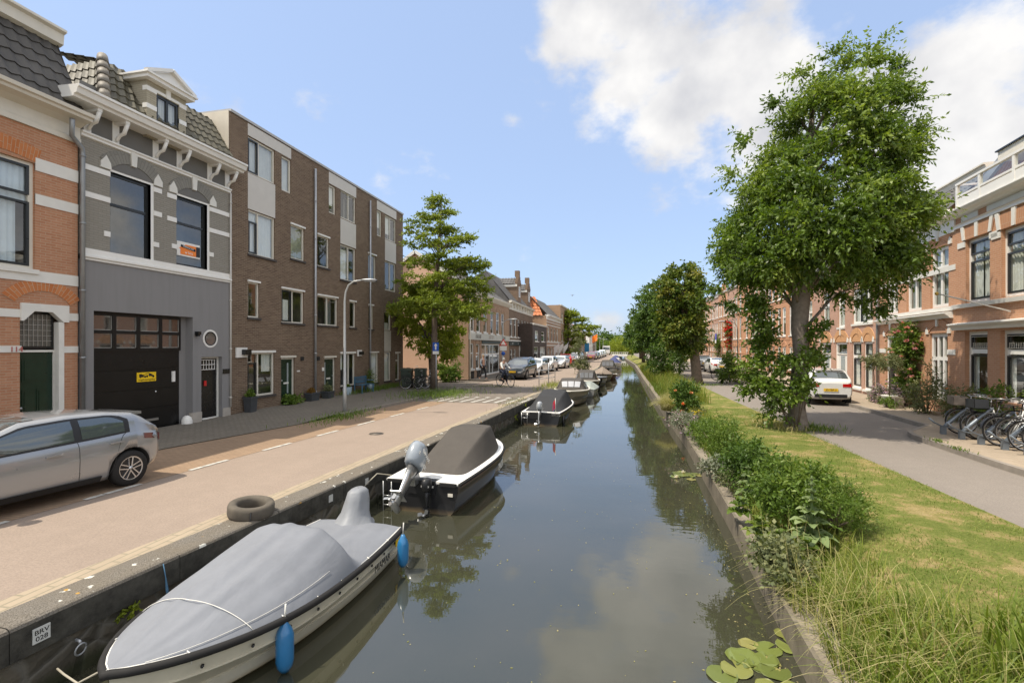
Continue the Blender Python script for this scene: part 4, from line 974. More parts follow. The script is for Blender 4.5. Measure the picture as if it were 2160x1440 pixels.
for k in range(5): stn.lathe([(.001, -.115), (.12, -.112), (.12, -.1)], (w * (.1 + k * .2), 0, (g0 + z_t) / 2), 8, 'y')
stn.build('ornament', offwhite, fb)
h.band(0, w, z_t, z_t + .14, offwhite, .16)
h.wall(b_dark, -.05, zE, 9); h.rooms(.2, zE)
h.profile([(0, zE - .75), (-.05, zE - .74), (-.05, zE - .62), (-.02, zE - .6), (-.02, zE - .12), (-.3, zE - .05), (-.34, zE + .1), (0, zE + .12)], 0, w, 'cornice', cream)
for k in range(9): h.add(MB().box(w * (k + .5) / 9 - .09, w * (k + .5) / 9 + .09, -.22, -.02, zE - .5, zE - .08), 'bracket', cream)
rf = MB(); tiles(rf, (0, -.1, zE + .1), (w, -.1, zE + .1), (w, 2.4, zE + 3.1), (0, 2.4, zE + 3.1), tw=.3, th=.36); rf.face([(0, 2.4, zE + 3.1), (w, 2.4, zE + 3.1), (w, 8, zE + .2), (0, 8, zE + .2)])
rf.face([(.01, -.1, zE), (.01, 8, zE), (.01, 2.4, zE + 3.1)]); rf.face([(w - .01, -.1, zE), (w - .01, 2.4, zE + 3.1), (w - .01, 8, zE)]); h.add(rf, 'tile_roof', t_grey)
for c_ in (.40, .83):
    x0, x1 = w * c_ - .9, w * c_ + .9; d_ = MB(); d_.box(x0, x1, .05, 3.2, zE + .1, zE + 2.3)
    for k, (a, hh_) in enumerate(((.95, .25), (.72, .5), (.45, .8))): d_.box(w * c_ - a, w * c_ + a, .03 - .004 * k, .34, zE + 2.3, zE + 2.3 + hh_)
    d_.box(w * c_ - .25, w * c_ + .25, .02, .5, zE + 3.1, zE + 3.75); o = h.add(d_, 'stepped_dormer', b_dark)
    t_ = MB(); tiles(t_, (x0 - .15, 3.2, zE + 2.25), (x0 - .15, .35, zE + 2.25), (w * c_, .35, zE + 3.0), (w * c_, 3.2, zE + 3.0), tw=.3, th=.36); t_.build('dormer_roof', t_grey, o); MB().box(x0 - .1, x0 + .0, .1, 3, zE + 1.95, zE + 2.2).build('fascia', offwhite, o)
    h.window((w * c_ - .35, w * c_ + .35, zE + .9, zE + 2.0), recess=-.0, cut=False, name='dormer_window')
# further houses on the left
FL3 = Fac(-10.3, 0, .02, 1)
px = lambda p, F=FL3: F.uz(p, 700)[0]
f2 = [(.5, 2.9), (3.9, 6.0)]
b3 = [[(.1, .26), (.4, .56), (.72, .88)]]
rowhouse(FL3, 'low black shop front with a brown timber upper part below the orange roof', px(1123.5), px(1153), paint('black_brown_boards', (.06, .04, .03), .6, .3), [(.3, 2.4), (3.0, 4.2)], [[(.08, .4), (.5, .9)], [(.15, .4), (.6, .85)]], 4.9, name='shop_building', cornice='thin')
hO = rowhouse(FL3, 'brick house with a bright orange tiled roof and white window bands', px(1153), px(1182), b_tan, [(.4, 2.3), (3.1, 4.9)], [[(.06, .2), (.27, .41), (.48, .62), (.69, .83)]], 6.3, bandz=[(2.5, .15), (2.9, .12), (5.1, .12), (5.5, .1)], depth=8, cornice='box', chimney=None)
w = hO.w; rf = MB(); zO = 6.3
tiles(rf, (-.05, 8, zO), (-.05, .5, zO), (2.2, 1.9, zO + 2.6), (2.2, 6, zO + 2.6), tw=.5, th=.6, wave=.05, lift=.07); hO.add(rf, 'orange_tile_roof', t_orange)
rf = MB(); tiles(rf, (-.05, -.2, zO), (w, -.2, zO), (w, 2.4, zO + 2.6), (1.5, 2.4, zO + 2.6), tw=.3, th=.36); rf.face([(2, 2.4, zO + 2.6), (w, 2.4, zO + 2.6), (w, 8, zO + 2.6), (2, 8, zO + 2.6)]); hO.add(rf, 'tile_roof', t_grey)
hO.add(MB().box(.2, 1.8, 3, 5, zO + 1.5, zO + 3.9), 'chimney', b_tan)
rowhouse(FL3, 'tall beige flat-roofed block rising behind the green tree', px(1182), px(1203), b_tan, [(.4, 2.4), (3.2, 5), (6, 7.6)], b3, 8.6, name='apartment_building', cornice='thin', fc=cream, depth=12)
rowhouse(FL3, 'narrow grey-brown gabled house behind the green street tree', px(1203), px(1216), b_dark, [(.5, 2.3), (3, 4.6)], b3, 5.6, roof=t_grey, roofh=1.6)
rowhouse(FL3, 'dark shaded brick house just before the blue banner', px(1216), px(1226), b_dark, [(.5, 2.3), (3, 4.6)], b3, 5.4, roof=t_orange, roofh=1.5)
rowhouse(FL3, 'low brick house behind the blue banner', px(1226), px(1236), b_tan, [(.5, 2.3), (3, 4.4)], b3, 5.2, roof=t_grey, roofh=1.4)
rowhouse(FL3, 'slender white plastered house beside the orange flag', px(1243), px(1250), white, [(.5, 2.3), (3, 4.6)], b3, 6.0, cornice='thin', fc=cream)
rowhouse(FL3, 'small grey house following the white plastered one', px(1250), px(1256), b_dark, [(.5, 2.3), (3, 4.4)], b3, 5.2, roof=t_grey, roofh=1.4)

# ================================================================ right bank
# house A, with the balcony
ua0 = FA.uz(2016, 600)[0]
h = House(FA, 'balcony_house', 'red brick house with white-trimmed windows and a white roof balcony at the right edge', 'house', ua0, ua0 + 7.2); w = h.w
b_r = brick('warm_red_brick', (.53, .285, .165), (.47, .235, .13), (.55, .44, .34), stain=.15)
zK = h.z(2016, 480)
rA1, rA2 = h.R(2037, 508, 640, 2088), h.R(2112, 486, 628, 2172)
rA3, rA4 = h.R(2035.5, 700, 834, 2083), h.R(2109, 697, 846, 2166)
for r in (rA1, rA2):
    h.window(r, fc=white, fw=.13, inner=[(0, 1, 0, .70), (0, 1, .70, 1)], hs=(), recess=.10, curtain=[(0, .45, 0, 1), (.5, 1, 0, .95)])
    a, b_, z0, z1 = r; zt = z1 + .02
    ar = MB(); ar.prism([(a - .12, zt), (b_ + .12, zt), (b_ + .28, zt + .44), (a - .28, zt + .44)], -.02, 0); o = h.add(ar, 'flat_arch', brick('soldier_red', (.47, .235, .13), (.52, .27, .15), (.55, .44, .34), w=.075, h=.5))
    for xx, t_ in ((a - .05, -.1), ((a + b_) / 2, 0), (b_ + .05, .1)): MB().prism([(xx - .07, zt), (xx + .07, zt), (xx + .10 + t_, zt + .50), (xx - .07 + t_, zt + .50)], -.05, 0).build('keystone', offwhite, o)
    MB().box(a - .42, a - .01, -.03, 0, z1 - .20, z1 - .02).build('impost', offwhite, o); MB().box(b_ + .01, b_ + .40, -.03, 0, z1 - .20, z1 - .02).build('impost', offwhite, o)
for r in (rA3, rA4):
    h.window(r, fc=white, fw=.14, inner=[(0, 1, 0, .70), (0, 1, .70, 1)], hs=(.70,), recess=.12, curtain=[(.0, .25, 0, .68), (.8, 1, 0, .68)])
    a, b_, z0, z1 = r; zz = z0 + (z1 - z0) * .72; ld = MB()
    for k in range(1, 9): xx = a + .14 + (b_ - a - .28) * k / 9; ld.box(xx - .008, xx + .008, .10, .118, zz + .05, z1 - .35)
    for k in (0, .35, .6): ld.box(a + .14, b_ - .14, .101, .117, zz + .06 + k, zz + .075 + k)
    h.add(ld, 'leaded_light', cream)
rA5 = (rA4[1] + 1.0, rA4[1] + 2.4, .05, rA4[3]); h.door(rA5, darkgreen, transom=.5); rA6 = (rA2[1] + .7, rA2[1] + 2.0, rA2[2], rA2[3]); h.window(rA6, fw=.13, hs=(.7,))
h.wall(b_r, -.05, zK + .05, 9); h.rooms(.3, zK, 1.3)
zl0, zl1 = h.z(2016, 697), h.z(2016, 684)
h.profile([(0, zl0), (-.10, zl0), (-.14, zl0 + .08), (-.24, zl1 - .04), (-.24, zl1), (0, zl1 + .04)], -.03, w, 'ledge', white)
h.profile([(0, rA1[2] - .14), (-.10, rA1[2] - .14), (-.12, rA1[2] - .02), (0, rA1[2])], 0, w, 'sill_band', white)
zc0 = h.z(2019, 484)
h.profile([(0, zc0), (-.06, zc0), (-.06, zc0 + .08), (-.10, zc0 + .12), (0, zc0 + .14)], 0, w, 'architrave', white)
for (a, b_) in ((.35, 1.25), (1.7, 3.6), (4.0, 6.5)): h.band(a, b_, zc0 + .17, zc0 + .34)
zc1 = zc0 + .38
h.wall(b_r, zK + .05, zc1 + .05, 9, openings=[], name='frieze_wall')
h.profile([(0, zc1 - .03), (-.10, zc1), (-.14, zc1 + .05), (-.24, zc1 + .09), (-.30, zc1 + .17), (-.30, zc1 + .20), (.4, zc1 + .21)], -.12, w, 'cornice', white)
bz = zc1 + .21; bal = MB(); rail = MB()
for xx in (.55, 1.75, 3.3, 4.9, 6.4): bal.box(xx - .05, xx + .05, -.24, -.16, bz, bz + .80)
bal.box(.50, w, -.25, -.15, bz + .74, bz + .81); bal.box(.50, w, -.235, -.165, bz + .34, bz + .40); bal.box(.50, w, -.23, -.17, bz, bz + .30)
for yy in (.6, 1.6): bal.box(.50, .60, yy, yy + .08, bz, bz + .80)
bal.box(.50, .57, -.2, 1.7, bz + .74, bz + .80)
bo = h.add(bal, 'balcony_railing', white); g_ = MB(); g_.face([(.58, -.2, bz + .40), (w, -.2, bz + .40), (w, -.2, bz + .74), (.58, -.2, bz + .74)]); g_.build('glass_panel', pane_m, bo)
ft = h.z(2105, 321); fx_ = h.x(2105)
rs = MB(); rs.face([(.75, 1.1, bz), (w, 1.1, bz), (w, 1.1, ft), (.75, 1.1, ft)]); rs.face([(.42, -.05, bz - .1), (fx_ - .12, .3, ft), (fx_ - .12, 9, ft), (.42, 9, bz - .1)]); rs.face([(.44, -.04, bz - .1), (fx_ - .1, .3, ft), (fx_ + .2, 1.1, ft), (fx_ + .2, 1.1, bz)]); h.add(rs, 'roof_storey_wall', b_r)
h.add(MB().box(fx_, w + .3, .0, 9, ft - .30, ft), 'roof_fascia', cream); h.add(MB().box(fx_ - .05, w + .3, -.05, 9, ft, ft + .04), 'roof_edge', black)
h.add(MB().bar((.36, -.08, bz - .1), (fx_ - .14, .3, ft + .02), .10, .22), 'verge_flashing', lead)
h.door((2.6, 3.5, bz + .05, bz + 1.5), white, cut=False, recess=1.0)
# flag pole bracket
fp = MB(); a = h.R(2074, 620, 622, 2076); fx, fz = a[0], a[3]
fp.tube([(fx + 1.3, -.02, fz - .62), (fx - .0 + .25, -1.25, fz + .02)], .02, 8); o = h.add(fp, 'flag_pole', offwhite); MB().lathe([(.001, -.06), (.05, -.03), (.05, .03), (.001, .06)], (fx + .23, -1.28, fz + .03), 10).build('knob', paint('gold_knob', (.55, .36, .08), .35, metal=.5), o)

# house B
ub0 = FA.uz(1856, 600)[0]
h = House(FA, 'mansard_house', 'red brick house with tall white sash windows and a dark mansard roof behind the rose', 'house', ub0, ua0); w = h.w
zEb = h.z(1923, 520)
rs_ = [h.R(1870, 557, 668, 1894), h.R(1912, 545, 658, 1944), h.R(1962, 529, 651, 2001)]
zt_ = rs_[2][3]; zb0 = rs_[2][2]
for r in rs_:
    r = (r[0], r[1], zb0, zt_); f = h.window(r, fw=.12, hs=(.66,), vs=(.5,), recess=.08, curtain=[(0, 1, 0, 1)], cm=paint('grey_net', (.34, .36, .35), .9))
    h.tympanum((r[0] + r[1]) / 2, zt_ + .02, r[1] - r[0], .22, b_r); h.arch((r[0] + r[1]) / 2, zt_ + .02, r[1] - r[0] + .1, .24, .26, MATS['soldier_red'], key=.16, imp=.18)
gr_ = h.R(1961, 704, 826, 1999); gd_ = h.R(1869, 713, 838, 1892); gm_ = h.R(1909, 710, 826, 1926)
h.window((gr_[0], gr_[1], .55, gr_[3]), fw=.12, hs=(.62,), vs=(.36, .66)); h.window((gm_[0], gm_[1], .55, gr_[3]), fw=.12, hs=(.62,)); h.door((gd_[0], gd_[1], .08, gr_[3]), blackframe, fw=.11, transom=.75)
for r in (gr_, gd_, gm_): h.arch((r[0] + r[1]) / 2, gr_[3] + .02, r[1] - r[0] + .1, .26, .24, MATS['soldier_red'], key=.16, imp=.18); h.tympanum((r[0] + r[1]) / 2, gr_[3] + .02, r[1] - r[0], .24, b_r)
for zz in (h.z(2015, 562), ): h.band(0, w, zz - .1, zz + .08)
h.open += []
h.band(0, gd_[0], gr_[3] - .75, gr_[3] - .57); h.band(gr_[1], w, gr_[3] - .75, gr_[3] - .57)
h.wall(b_r, -.05, zEb, 9); h.rooms(.3, zEb, 1.2)
zl0, zl1 = h.z(2010, 670), h.z(2010, 658)
h.profile([(0, zl0), (-.10, zl0), (-.14, zl0 + .06), (-.26, zl1 - .04), (-.26, zl1), (0, zl1 + .04)], 0, w - .15, 'ledge', white); h.band(0, w, zb0 - .16, zb0 - .02, offwhite, .07)
zc = zEb
h.profile([(0, zc - .1), (-.05, zc - .08), (-.05, zc + .34), (-.28, zc + .42), (-.40, zc + .50), (-.44, zc + .62), (-.44, zc + .66), (.3, zc + .68)], -.1, w, 'cornice', white)
q = FA.d; FB = Fac(FA.p.x - q.y * .95, FA.p.y + q.x * .95, q.x, q.y); zr = zc + .66; zt2 = FB.uz(2045, 368)[1] - .2; k_ = zt2 - zr
rf = MB(); tiles(rf, (.9, -.2, zr), (w, -.2, zr), (w, .95, zr + k_), (.9, .95, zr + k_)); rf.face([(.9, -.2, zr), (.9, 9, zr), (.9, 9, zr + k_), (.9, .95, zr + k_)]); h.add(rf, 'tile_roof', t_grey)
h.profile([(.98, zt2 - .08), (.85, zt2 - .05), (.80, zt2 + .15), (.74, zt2 + .17), (.74, zt2 + .22), (9, zt2 + .22)], .5, w, 'upper_gutter', cream)
dm = MB().box(-.1, .95, .1, 3, zr, zt2 - .15); h.add(dm, 'dormer', lead); h.add(MB().box(-.25, 1.0, -.0, 3, zt2 - .15, zt2 - .03), 'dormer_roof', white)
dm = MB(); dm.box(.88, .96, .2, .9, zr, zt2); h.add(dm, 'verge', white)
# house C
uc0 = 0.0
h = House(FA, 'arched_house', 'pink-red brick house with orange arches over white doors, behind the big tree trunk', 'house', uc0, ub0); w = h.w
b_p = brick('pink_red_brick', (.44, .25, .18), (.50, .30, .215), (.50, .42, .35), stain=.15)
b_oa = brick('orange_arch_brick', (.60, .33, .16), (.54, .28, .13), (.50, .38, .26), w=.3, h=.075)
zc_ = h.z(1856, 530)
for (a, t_, b_, c_, vs_) in ((1736, 620, 694, 1750, ()), (1767.5, 617, 691, 1782, ()), (1798, 612, 684, 1841, (.33, .72))): h.window(h.R(a, t_, b_, c_), fw=.12, vs=vs_, hs=(.64,) if not vs_ else (), inner=[(.33, .72, 0, 1)] if vs_ else None, sill=.1, curtain=[(.05, .5, 0, 1)])
gz = h.z(1762, 722)
for (a, c_, dd_) in ((1732, 1753, 1), (1762, 1787, 1), (1797, 1817, 0), (1822, 1841, 0)):
    q = h.R(a, 722, 800, c_)
    if dd_: h.door((q[0], q[1], .08, gz), white, fw=.12, transom=.5, glazed=(.3, .7, .1, .95), panels=False)
    else: h.window((q[0], q[1], .35, gz), fw=.13, hs=(.68,), inner=[(0, 1, 0, .68), (0, 1, .68, 1)], sill=.1, curtain=[(0, .4, 0, 1)])
    xc = (q[0] + q[1]) / 2; h.tympanum(xc, gz + .02, q[1] - q[0], .38, b_oa); h.arch(xc, gz + .02, q[1] - q[0] + .06, .40, .30, b_oa, key=.15 if a == 1762 else None, imp=.2)
h.wall(b_p, -.05, zc_, 9); h.rooms(.3, zc_)
h.profile([(0, zc_ - .2), (-.05, zc_ - .2), (-.3, zc_), (-.4, zc_ + .2), (.3, zc_ + .22)], 0, w, 'cornice', white)
rf = MB(); tiles(rf, (0, -.2, zc_ + .2), (w, -.2, zc_ + .2), (w, 1.2, zc_ + 2.2), (0, 1.2, zc_ + 2.2)); rf.face([(0, 1.2, zc_ + 2.2), (w, 1.2, zc_ + 2.2), (w, 9, zc_ + 2.2), (0, 9, zc_ + 2.2)]); rf.face([(.01, -.2, zc_), (.01, 9, zc_), (.01, 9, zc_ + 2.2), (.01, 1.2, zc_ + 2.2)]); h.add(rf, 'tile_roof', t_grey)
pipe(h, w - .05, .1, zc_ - .2, .05, mat=zinc)
# the long terrace
px0 = FT.uz(1475, 700)[0]; zT = lambda y: FT.uz(1596, y)[1]
fl = [(.55, zT(731)), (zT(712), zT(662)), (zT(646), zT(606))]
TL = [('pale red brick terrace house with a stepped gable, nearest the blue sale board', b_pink, 'p'), ('orange brick terrace house with grouped white windows', b_oran, 'c')]
names = ['first three-storey terrace house, farthest one visible past the second tree', 'orange brick terrace house under the dark projecting cornice', 'pale brick terrace house with the blue sale board', 'stepped-gable terrace house behind the red flowering climber', 'pale terrace house behind the black lamp post', 'orange brick terrace house with round-topped top windows', 'terrace house behind the orange bicycle, paired arches below', 'terrace house half hidden by the ash tree shoots', 'terrace house directly left of the big ash trunk']
n = len(names); uE = 140 - 38.6
wd = (uE - px0) / n
for k in range(n):
    mt = [b_oran, b_oran, b_pink, b_oran, b_pink, b_oran, b_pink, b_oran, b_oran][k]
    bays = [[(.08, .22), (.29, .43), (.58, .72), (.79, .93)], [(.07, .22), (.27, .42), (.56, .71), (.78, .93)]][k % 2]
    if k in (5,): bays = [(.12, .28), (.62, .78)]
    ev = 9.55 + [.25, .5, .0, .2, .1, .5, .0, .3, .0][k]
    rowhouse(FT, names[k], px0 + wd * k, px0 + wd * (k + 1), mt, fl, [bays], ev, group='three-storey terrace houses along the right street', depth=10, arches=(0, 2) if k in (3, 5) else (0,), archmat=b_oran, bandz=[(fl[1][0] - .35, .12), (fl[2][0] - .32, .1), (1.6, .1)], door=[1] if k % 2 else [2], cornice='thin' if k not in (0, 1) else 'box', parapet=(k == 3), roof=t_grey if k in (2, 4, 6) else None, roofh=.9, cur=.6, bandm=b_oran)
rowhouse(FT, 'low terrace row far behind the canal trees on the right', px0 - 34, px0, b_oran, fl, [[(.02 + i * .07, .05 + i * .07) for i in range(14)]], 9.6, cornice='thin')
# ================================================================ GREENERY
def rnd_unit(n):
    v = rng.normal(size=(n, 3)); return v / np.linalg.norm(v, axis=1, keepdims=True)
def np_mesh(name, V, Fq, tint, mat, parent=None, smooth=False):
    me = bpy.data.meshes.new(name); n = len(V); m = len(Fq); k = Fq.shape[1]
    me.vertices.add(n); me.vertices.foreach_set('co', V.astype(np.float32).ravel())
    me.loops.add(m * k); me.loops.foreach_set('vertex_index', Fq.astype(np.int32).ravel())
    me.polygons.add(m); me.polygons.foreach_set('loop_start', np.arange(0, m * k, k, dtype=np.int32)); me.polygons.foreach_set('loop_total', np.full(m, k, dtype=np.int32))
    at = me.attributes.new('tint', 'FLOAT', 'POINT'); at.data.foreach_set('value', tint.astype(np.float32))
    me.update(calc_edges=True); me.validate(); me.materials.append(mat)
    if smooth: me.polygons.foreach_set('use_smooth', [True] * m)
    o = bpy.data.objects.new(name, me); C.objects.link(o)
    if parent: o.parent = parent
    return o
def leaf_arrays(P, D, S, w=.32, tint=None, fold=.25):
    n = len(P); rv = rnd_unit(n); side = np.cross(D, rv); side /= np.linalg.norm(side, axis=1, keepdims=True) + 1e-9
    nr = np.cross(side, D); S = S[:, None]
    a = P; b = P + D * S * .45 + side * S * w + nr * S * fold * w; c = P + D * S + nr * -.1 * S; d = P + D * S * .45 - side * S * w + nr * S * fold * w
    V = np.stack([a, b, c, d], 1).reshape(-1, 3); Fq = np.arange(4 * n).reshape(-1, 4)
    t = np.repeat(tint if tint is not None else rng.random(n), 4); return V, Fq, t
def clump_leaves(C_, r, nper, size, flat=1.0, droop=.35, twig=10, core=None, tbase=None, out=.5):
    """leaves on twigs that spray out of clump centres C_ with radii r"""
    nt = max(1, nper // twig); K = len(C_)
    cc = np.repeat(C_, nt, 0); rr = np.repeat(r, nt)
    d = rnd_unit(len(cc)); 
    if core is not None:
        o = cc - core; o /= np.linalg.norm(o, axis=1, keepdims=True) + 1e-9; d = d + o * out
    d[:, 2] *= flat; d /= np.linalg.norm(d, axis=1, keepdims=True) + 1e-9
    L = rr * rng.uniform(.35, 1.15, len(cc)); st = cc + d * (L * .25)[:, None]
    s = np.tile((np.arange(twig) + .5) / twig, len(cc)); st = np.repeat(st, twig, 0); dd = np.repeat(d, twig, 0); LL = np.repeat(L, twig)
    P = st + dd * (LL * s)[:, None]; P[:, 2] -= droop * LL * s * s * .5
    rv = rnd_unit(len(P)); D = dd * .6 + rv * .75; D[:, 2] -= droop; D /= np.linalg.norm(D, axis=1, keepdims=True)
    S = size * rng.uniform(.7, 1.3, len(P))
    tc_ = np.repeat(np.clip(rng.normal(.5, .16, K), 0, 1) if tbase is None else tbase, nt * twig)
    t = np.clip(tc_ + rng.normal(0, .13, len(P)), 0, 1)
    return P, D, S, t
def crown_points(prof, n, shell=.45, jitter=.0, power=.5):
    """prof: list of (z, cx, cy, r) — clump centres spread through the crown, more of them near the outside"""
    z = np.array([p[0] for p in prof]); A = np.array(prof); w = np.interp(np.linspace(z[0], z[-1], 200), z, A[:, 3]) ** 2 + .05
    zz = rng.choice(np.linspace(z[0], z[-1], 200), n, p=w / w.sum()) + rng.normal(0, .05, n)
    cx, cy, r = (np.interp(zz, z, A[:, i]) for i in (1, 2, 3)); a = rng.uniform(0, 2 * PI, n); q = shell + (1 - shell) * rng.random(n) ** power
    return np.stack([cx + r * q * np.cos(a), cy + r * q * np.sin(a), zz], 1)
def tree(label, base, trunk, prof, n, cr, nper, size, mat, bk=bark, name='tree', group=None, flat=.8, droop=.35, limbs=14, twig=10, w=.32, shell=.4, extra=None, cat='tree', tbase=None, out=.5, limb_r=.07):
    root = thing(name, label, cat, base, 0, group); B = np.array(base, dtype=float)
    tm = MB(); tm.tube([Vector(p) for p, r in trunk], [r for p, r in trunk], 12)
    pts = crown_points(prof, n, shell)
    if extra is not None: pts = np.vstack([pts, extra])
    top = Vector(trunk[-1][0]); z0, z1 = trunk[max(0, len(trunk) // 2 - 1)][0][2], top.z
    def axis(z):
        for (p, _), (q, _) in zip(trunk, trunk[1:]):
            if p[2] <= z <= q[2]: return Vector(p).lerp(Vector(q), (z - p[2]) / (q[2] - p[2] + 1e-6))
        return top
    for k in rng.choice(len(pts), min(limbs, len(pts)), replace=False):
        e = Vector(pts[k]); zs_ = min(max(z0, e.z - (e - axis(e.z)).length * .8), z1 - .1); s_ = axis(zs_); m_ = s_.lerp(e, .5) + Vector((0, 0, .15 * (e - s_).length)); tm.tube([s_, m_, e], [limb_r, limb_r * .6, limb_r * .25], 6)
    tm.build('trunk', bk, root)
    core = np.array([prof[len(prof) // 2][1], prof[len(prof) // 2][2], prof[0][0] * .6 + prof[-1][0] * .4])
    r = cr * rng.uniform(.7, 1.3, len(pts))
    P, D, S, t = clump_leaves(pts, r, nper, size, flat, droop, twig, core=core, tbase=tbase(pts) if tbase else None, out=out)
    V, Fq, tt = leaf_arrays(P, D, S, w, t); np_mesh('crown', V, Fq, tt, mat, root)
    return root
l_ash = leafmat('ash_leaf', [(.055, .095, .012), (.115, .185, .022), (.24, .31, .055)], .42, .36, .45)
l_oak = leafmat('alder_leaf', [(.10, .145, .016), (.21, .265, .03), (.36, .40, .06)], .5, .32)
l_yel = leafmat('yellow_green_leaf', [(.17, .22, .022), (.30, .35, .04), (.42, .44, .07)], .5, .42)
l_dark = leafmat('dark_leaf', [(.035, .07, .012), (.075, .135, .02), (.15, .215, .04)], .5, .28)
l_mid = leafmat('mid_leaf', [(.055, .10, .014), (.115, .185, .025), (.22, .28, .055)], .5, .32)
l_olive = leafmat('olive_leaf', [(.09, .11, .05), (.16, .18, .08), (.28, .28, .13)], .6, .25)
l_grey = leafmat('grey_leaf', [(.12, .15, .09), (.20, .22, .15), (.32, .32, .26)], .7, .2)
l_grass = leafmat('long_grass', [(.09, .14, .018), (.20, .25, .035), (.42, .36, .13)], .55, .35)
l_straw = leafmat('straw', [(.22, .23, .07), (.40, .36, .15), (.55, .46, .25)], .6, .35)
def petals(cols, nm): return leafmat(nm, cols, .6, .3)
p_pink = petals([(.72, .24, .30), (.85, .42, .44), (.90, .62, .60)], 'pink_petal'); p_red = petals([(.45, .01, .02), (.65, .02, .03), (.75, .10, .08)], 'red_petal')
p_oran = petals([(.75, .22, .08), (.85, .35, .18), (.9, .5, .3)], 'salmon_petal'); p_lav = petals([(.48, .33, .48), (.62, .45, .60), (.76, .60, .70)], 'lavender_petal')
p_yel = petals([(.65, .50, .02), (.8, .62, .03), (.85, .7, .1)], 'yellow_petal'); p_white = petals([(.6, .55, .5), (.75, .68, .62), (.8, .76, .7)], 'white_petal')
def pxprof(base, sc_, rows, zoff=0):
    """silhouette rows (y, x0, x1) in photo pixels, at the tree's distance, to (z, cx, cy, r) relative to its base"""
    out = []; bx = base[0]; c_, s_ = math.cos(YAW), math.sin(YAW)
    bxp = 1080 + FPX * (base[0] * c_ + base[1] * s_) / (-base[0] * s_ + base[1] * c_)
    for (y, x0, x1) in sorted(rows, key=lambda q: -q[0]):
        off = ((x0 + x1) / 2 - bxp) / sc_; out.append((EYE + (HOR - y) / sc_ - base[2], off * c_, off * s_, (x1 - x0) / 2 / sc_))
    return out
# the big ash
ab = (5.08, 16.04, 0.0)
pr = pxprof(ab, 71, [(592, 1640, 1800), (565, 1555, 1890), (520, 1530, 1900), (450, 1562, 1905), (350, 1612, 1893), (250, 1660, 1885), (180, 1712, 1880), (135, 1785, 1880), (100, 1852, 1874)])
sh = np.array([(-.55, -.1, 1.25), (-.9, .1, 1.5), (-.35, -.3, 1.9), (-.75, .2, 2.05), (.05, -.45, 1.4), (-.95, 0, 3.0), (-1.1, .1, 3.6), (-.8, .2, 2.6), (.55, 0, 2.1), (.6, 0, 2.9), (-1.35, .0, 1.85), (-.3, -.5, .95), (-1.0, .3, 3.3), (-.6, .1, .75), (-.1, -.5, 2.0), (-1.25, .1, 1.2)])
trunk = [((0, 0, -.15), .46), ((0, 0, .1), .34), ((.02, 0, .45), .25), ((.0, .02, .9), .225), ((.06, 0, 1.5), .22), ((.12, -.02, 2.3), .21), ((.08, 0, 3.0), .225), ((.12, 0, 3.8), .25), ((.2, .1, 5.2), .22), ((.35, .2, 7.5), .12), ((.6, .3, 10.5), .04)]
def tb_ash(p): return np.clip(.54 + .02 * (p[:, 2] - 6.5) + rng.normal(0, .22, len(p)), .02, .98)
tree('tall ash tree with a dense green crown and a thick grey trunk on the lawn', ab, trunk, pr, 430, .56, 250, .125, l_ash, barkgrey, 'ash_tree', shell=.40, limbs=44, w=.22, tbase=tb_ash, out=.9, limb_r=.055, extra=np.array([(1.05, .2, 11.05), (1.2, .3, 10.6), (.1, .1, 10.5), (-.5, 0, 9.7), (2.6, .5, 6.8), (3.1, .6, 6.5), (2.5, .6, 4.2), (2.9, .7, 4.6), (-2.2, -.3, 4.3), (-1.7, -.3, 7.6), (-1.4, -.2, 8.6), (1.9, .4, 3.9), (2.4, .5, 3.7), (1.3, .3, 4.1), (-1.2, -.2, 4.0), (-1.8, -.3, 3.8), (2.1, .4, 4.4)]))
def leafy(label, cat, base, pts, cr, nper, size, mat, name='shrub', stems=True, flowers=None, group=None, flat=.9, droop=.25, w=.32, tint=None, out=.3):
    """a shrub: clump centres relative to its base"""
    root = thing(name, label, cat, base, 0, group); pts = np.array(pts, dtype=float)
    P, D, S, t = clump_leaves(pts, cr * rng.uniform(.75, 1.25, len(pts)), nper, size, flat, droop, 8, core=np.array([0, 0, 0.]), out=out)
    V, Fq, tt = leaf_arrays(P, D, S, w, t); np_mesh('foliage', V, Fq, tt, mat, root)
    if stems:
        sm = MB()
        for k in range(0, len(pts), max(1, len(pts) // 9)): e = Vector(pts[k]); sm.tube([(e.x * .15, e.y * .15, -.02), (e.x * .6, e.y * .6, e.z * .5), e], [.02, .014, .006], 5)
        sm.build('stem', bark, root)
    if flowers:
        mat_, nf, fs = flowers; q = P[rng.choice(len(P), nf)] ; n2 = 7; Pf = np.repeat(q, n2, 0); Df = rnd_unit(len(Pf)); Df[:, 2] = abs(Df[:, 2]); Df[:, 0] -= .25; Df /= np.linalg.norm(Df, axis=1, keepdims=True)
        V, Fq, tt = leaf_arrays(Pf, Df, np.full(len(Pf), fs), .45, np.repeat(rng.random(nf), n2)); tag(np_mesh('flower', V, Fq, tt, mat_, root), kind='stuff')
    return root
def blob(rx, ry, rz, n, cz=None):
    v = rnd_unit(n) * (rng.random(n) ** .4)[:, None]; v[:, 0] *= rx; v[:, 1] *= ry; v[:, 2] = (v[:, 2] + 1) / 2 * rz if cz is None else cz + v[:, 2] * rz; return v
leafy('dark leafy suckers sprouting round the foot of the tall ash trunk', 'shrub', (5.0, 15.85, 0), np.vstack([sh, sh + rng.normal(0, .16, sh.shape), sh[:11] + rng.normal(0, .2, (11, 3))]), .40, 190, .12, l_ash, name='sucker_shoots', droop=.4, w=.26)
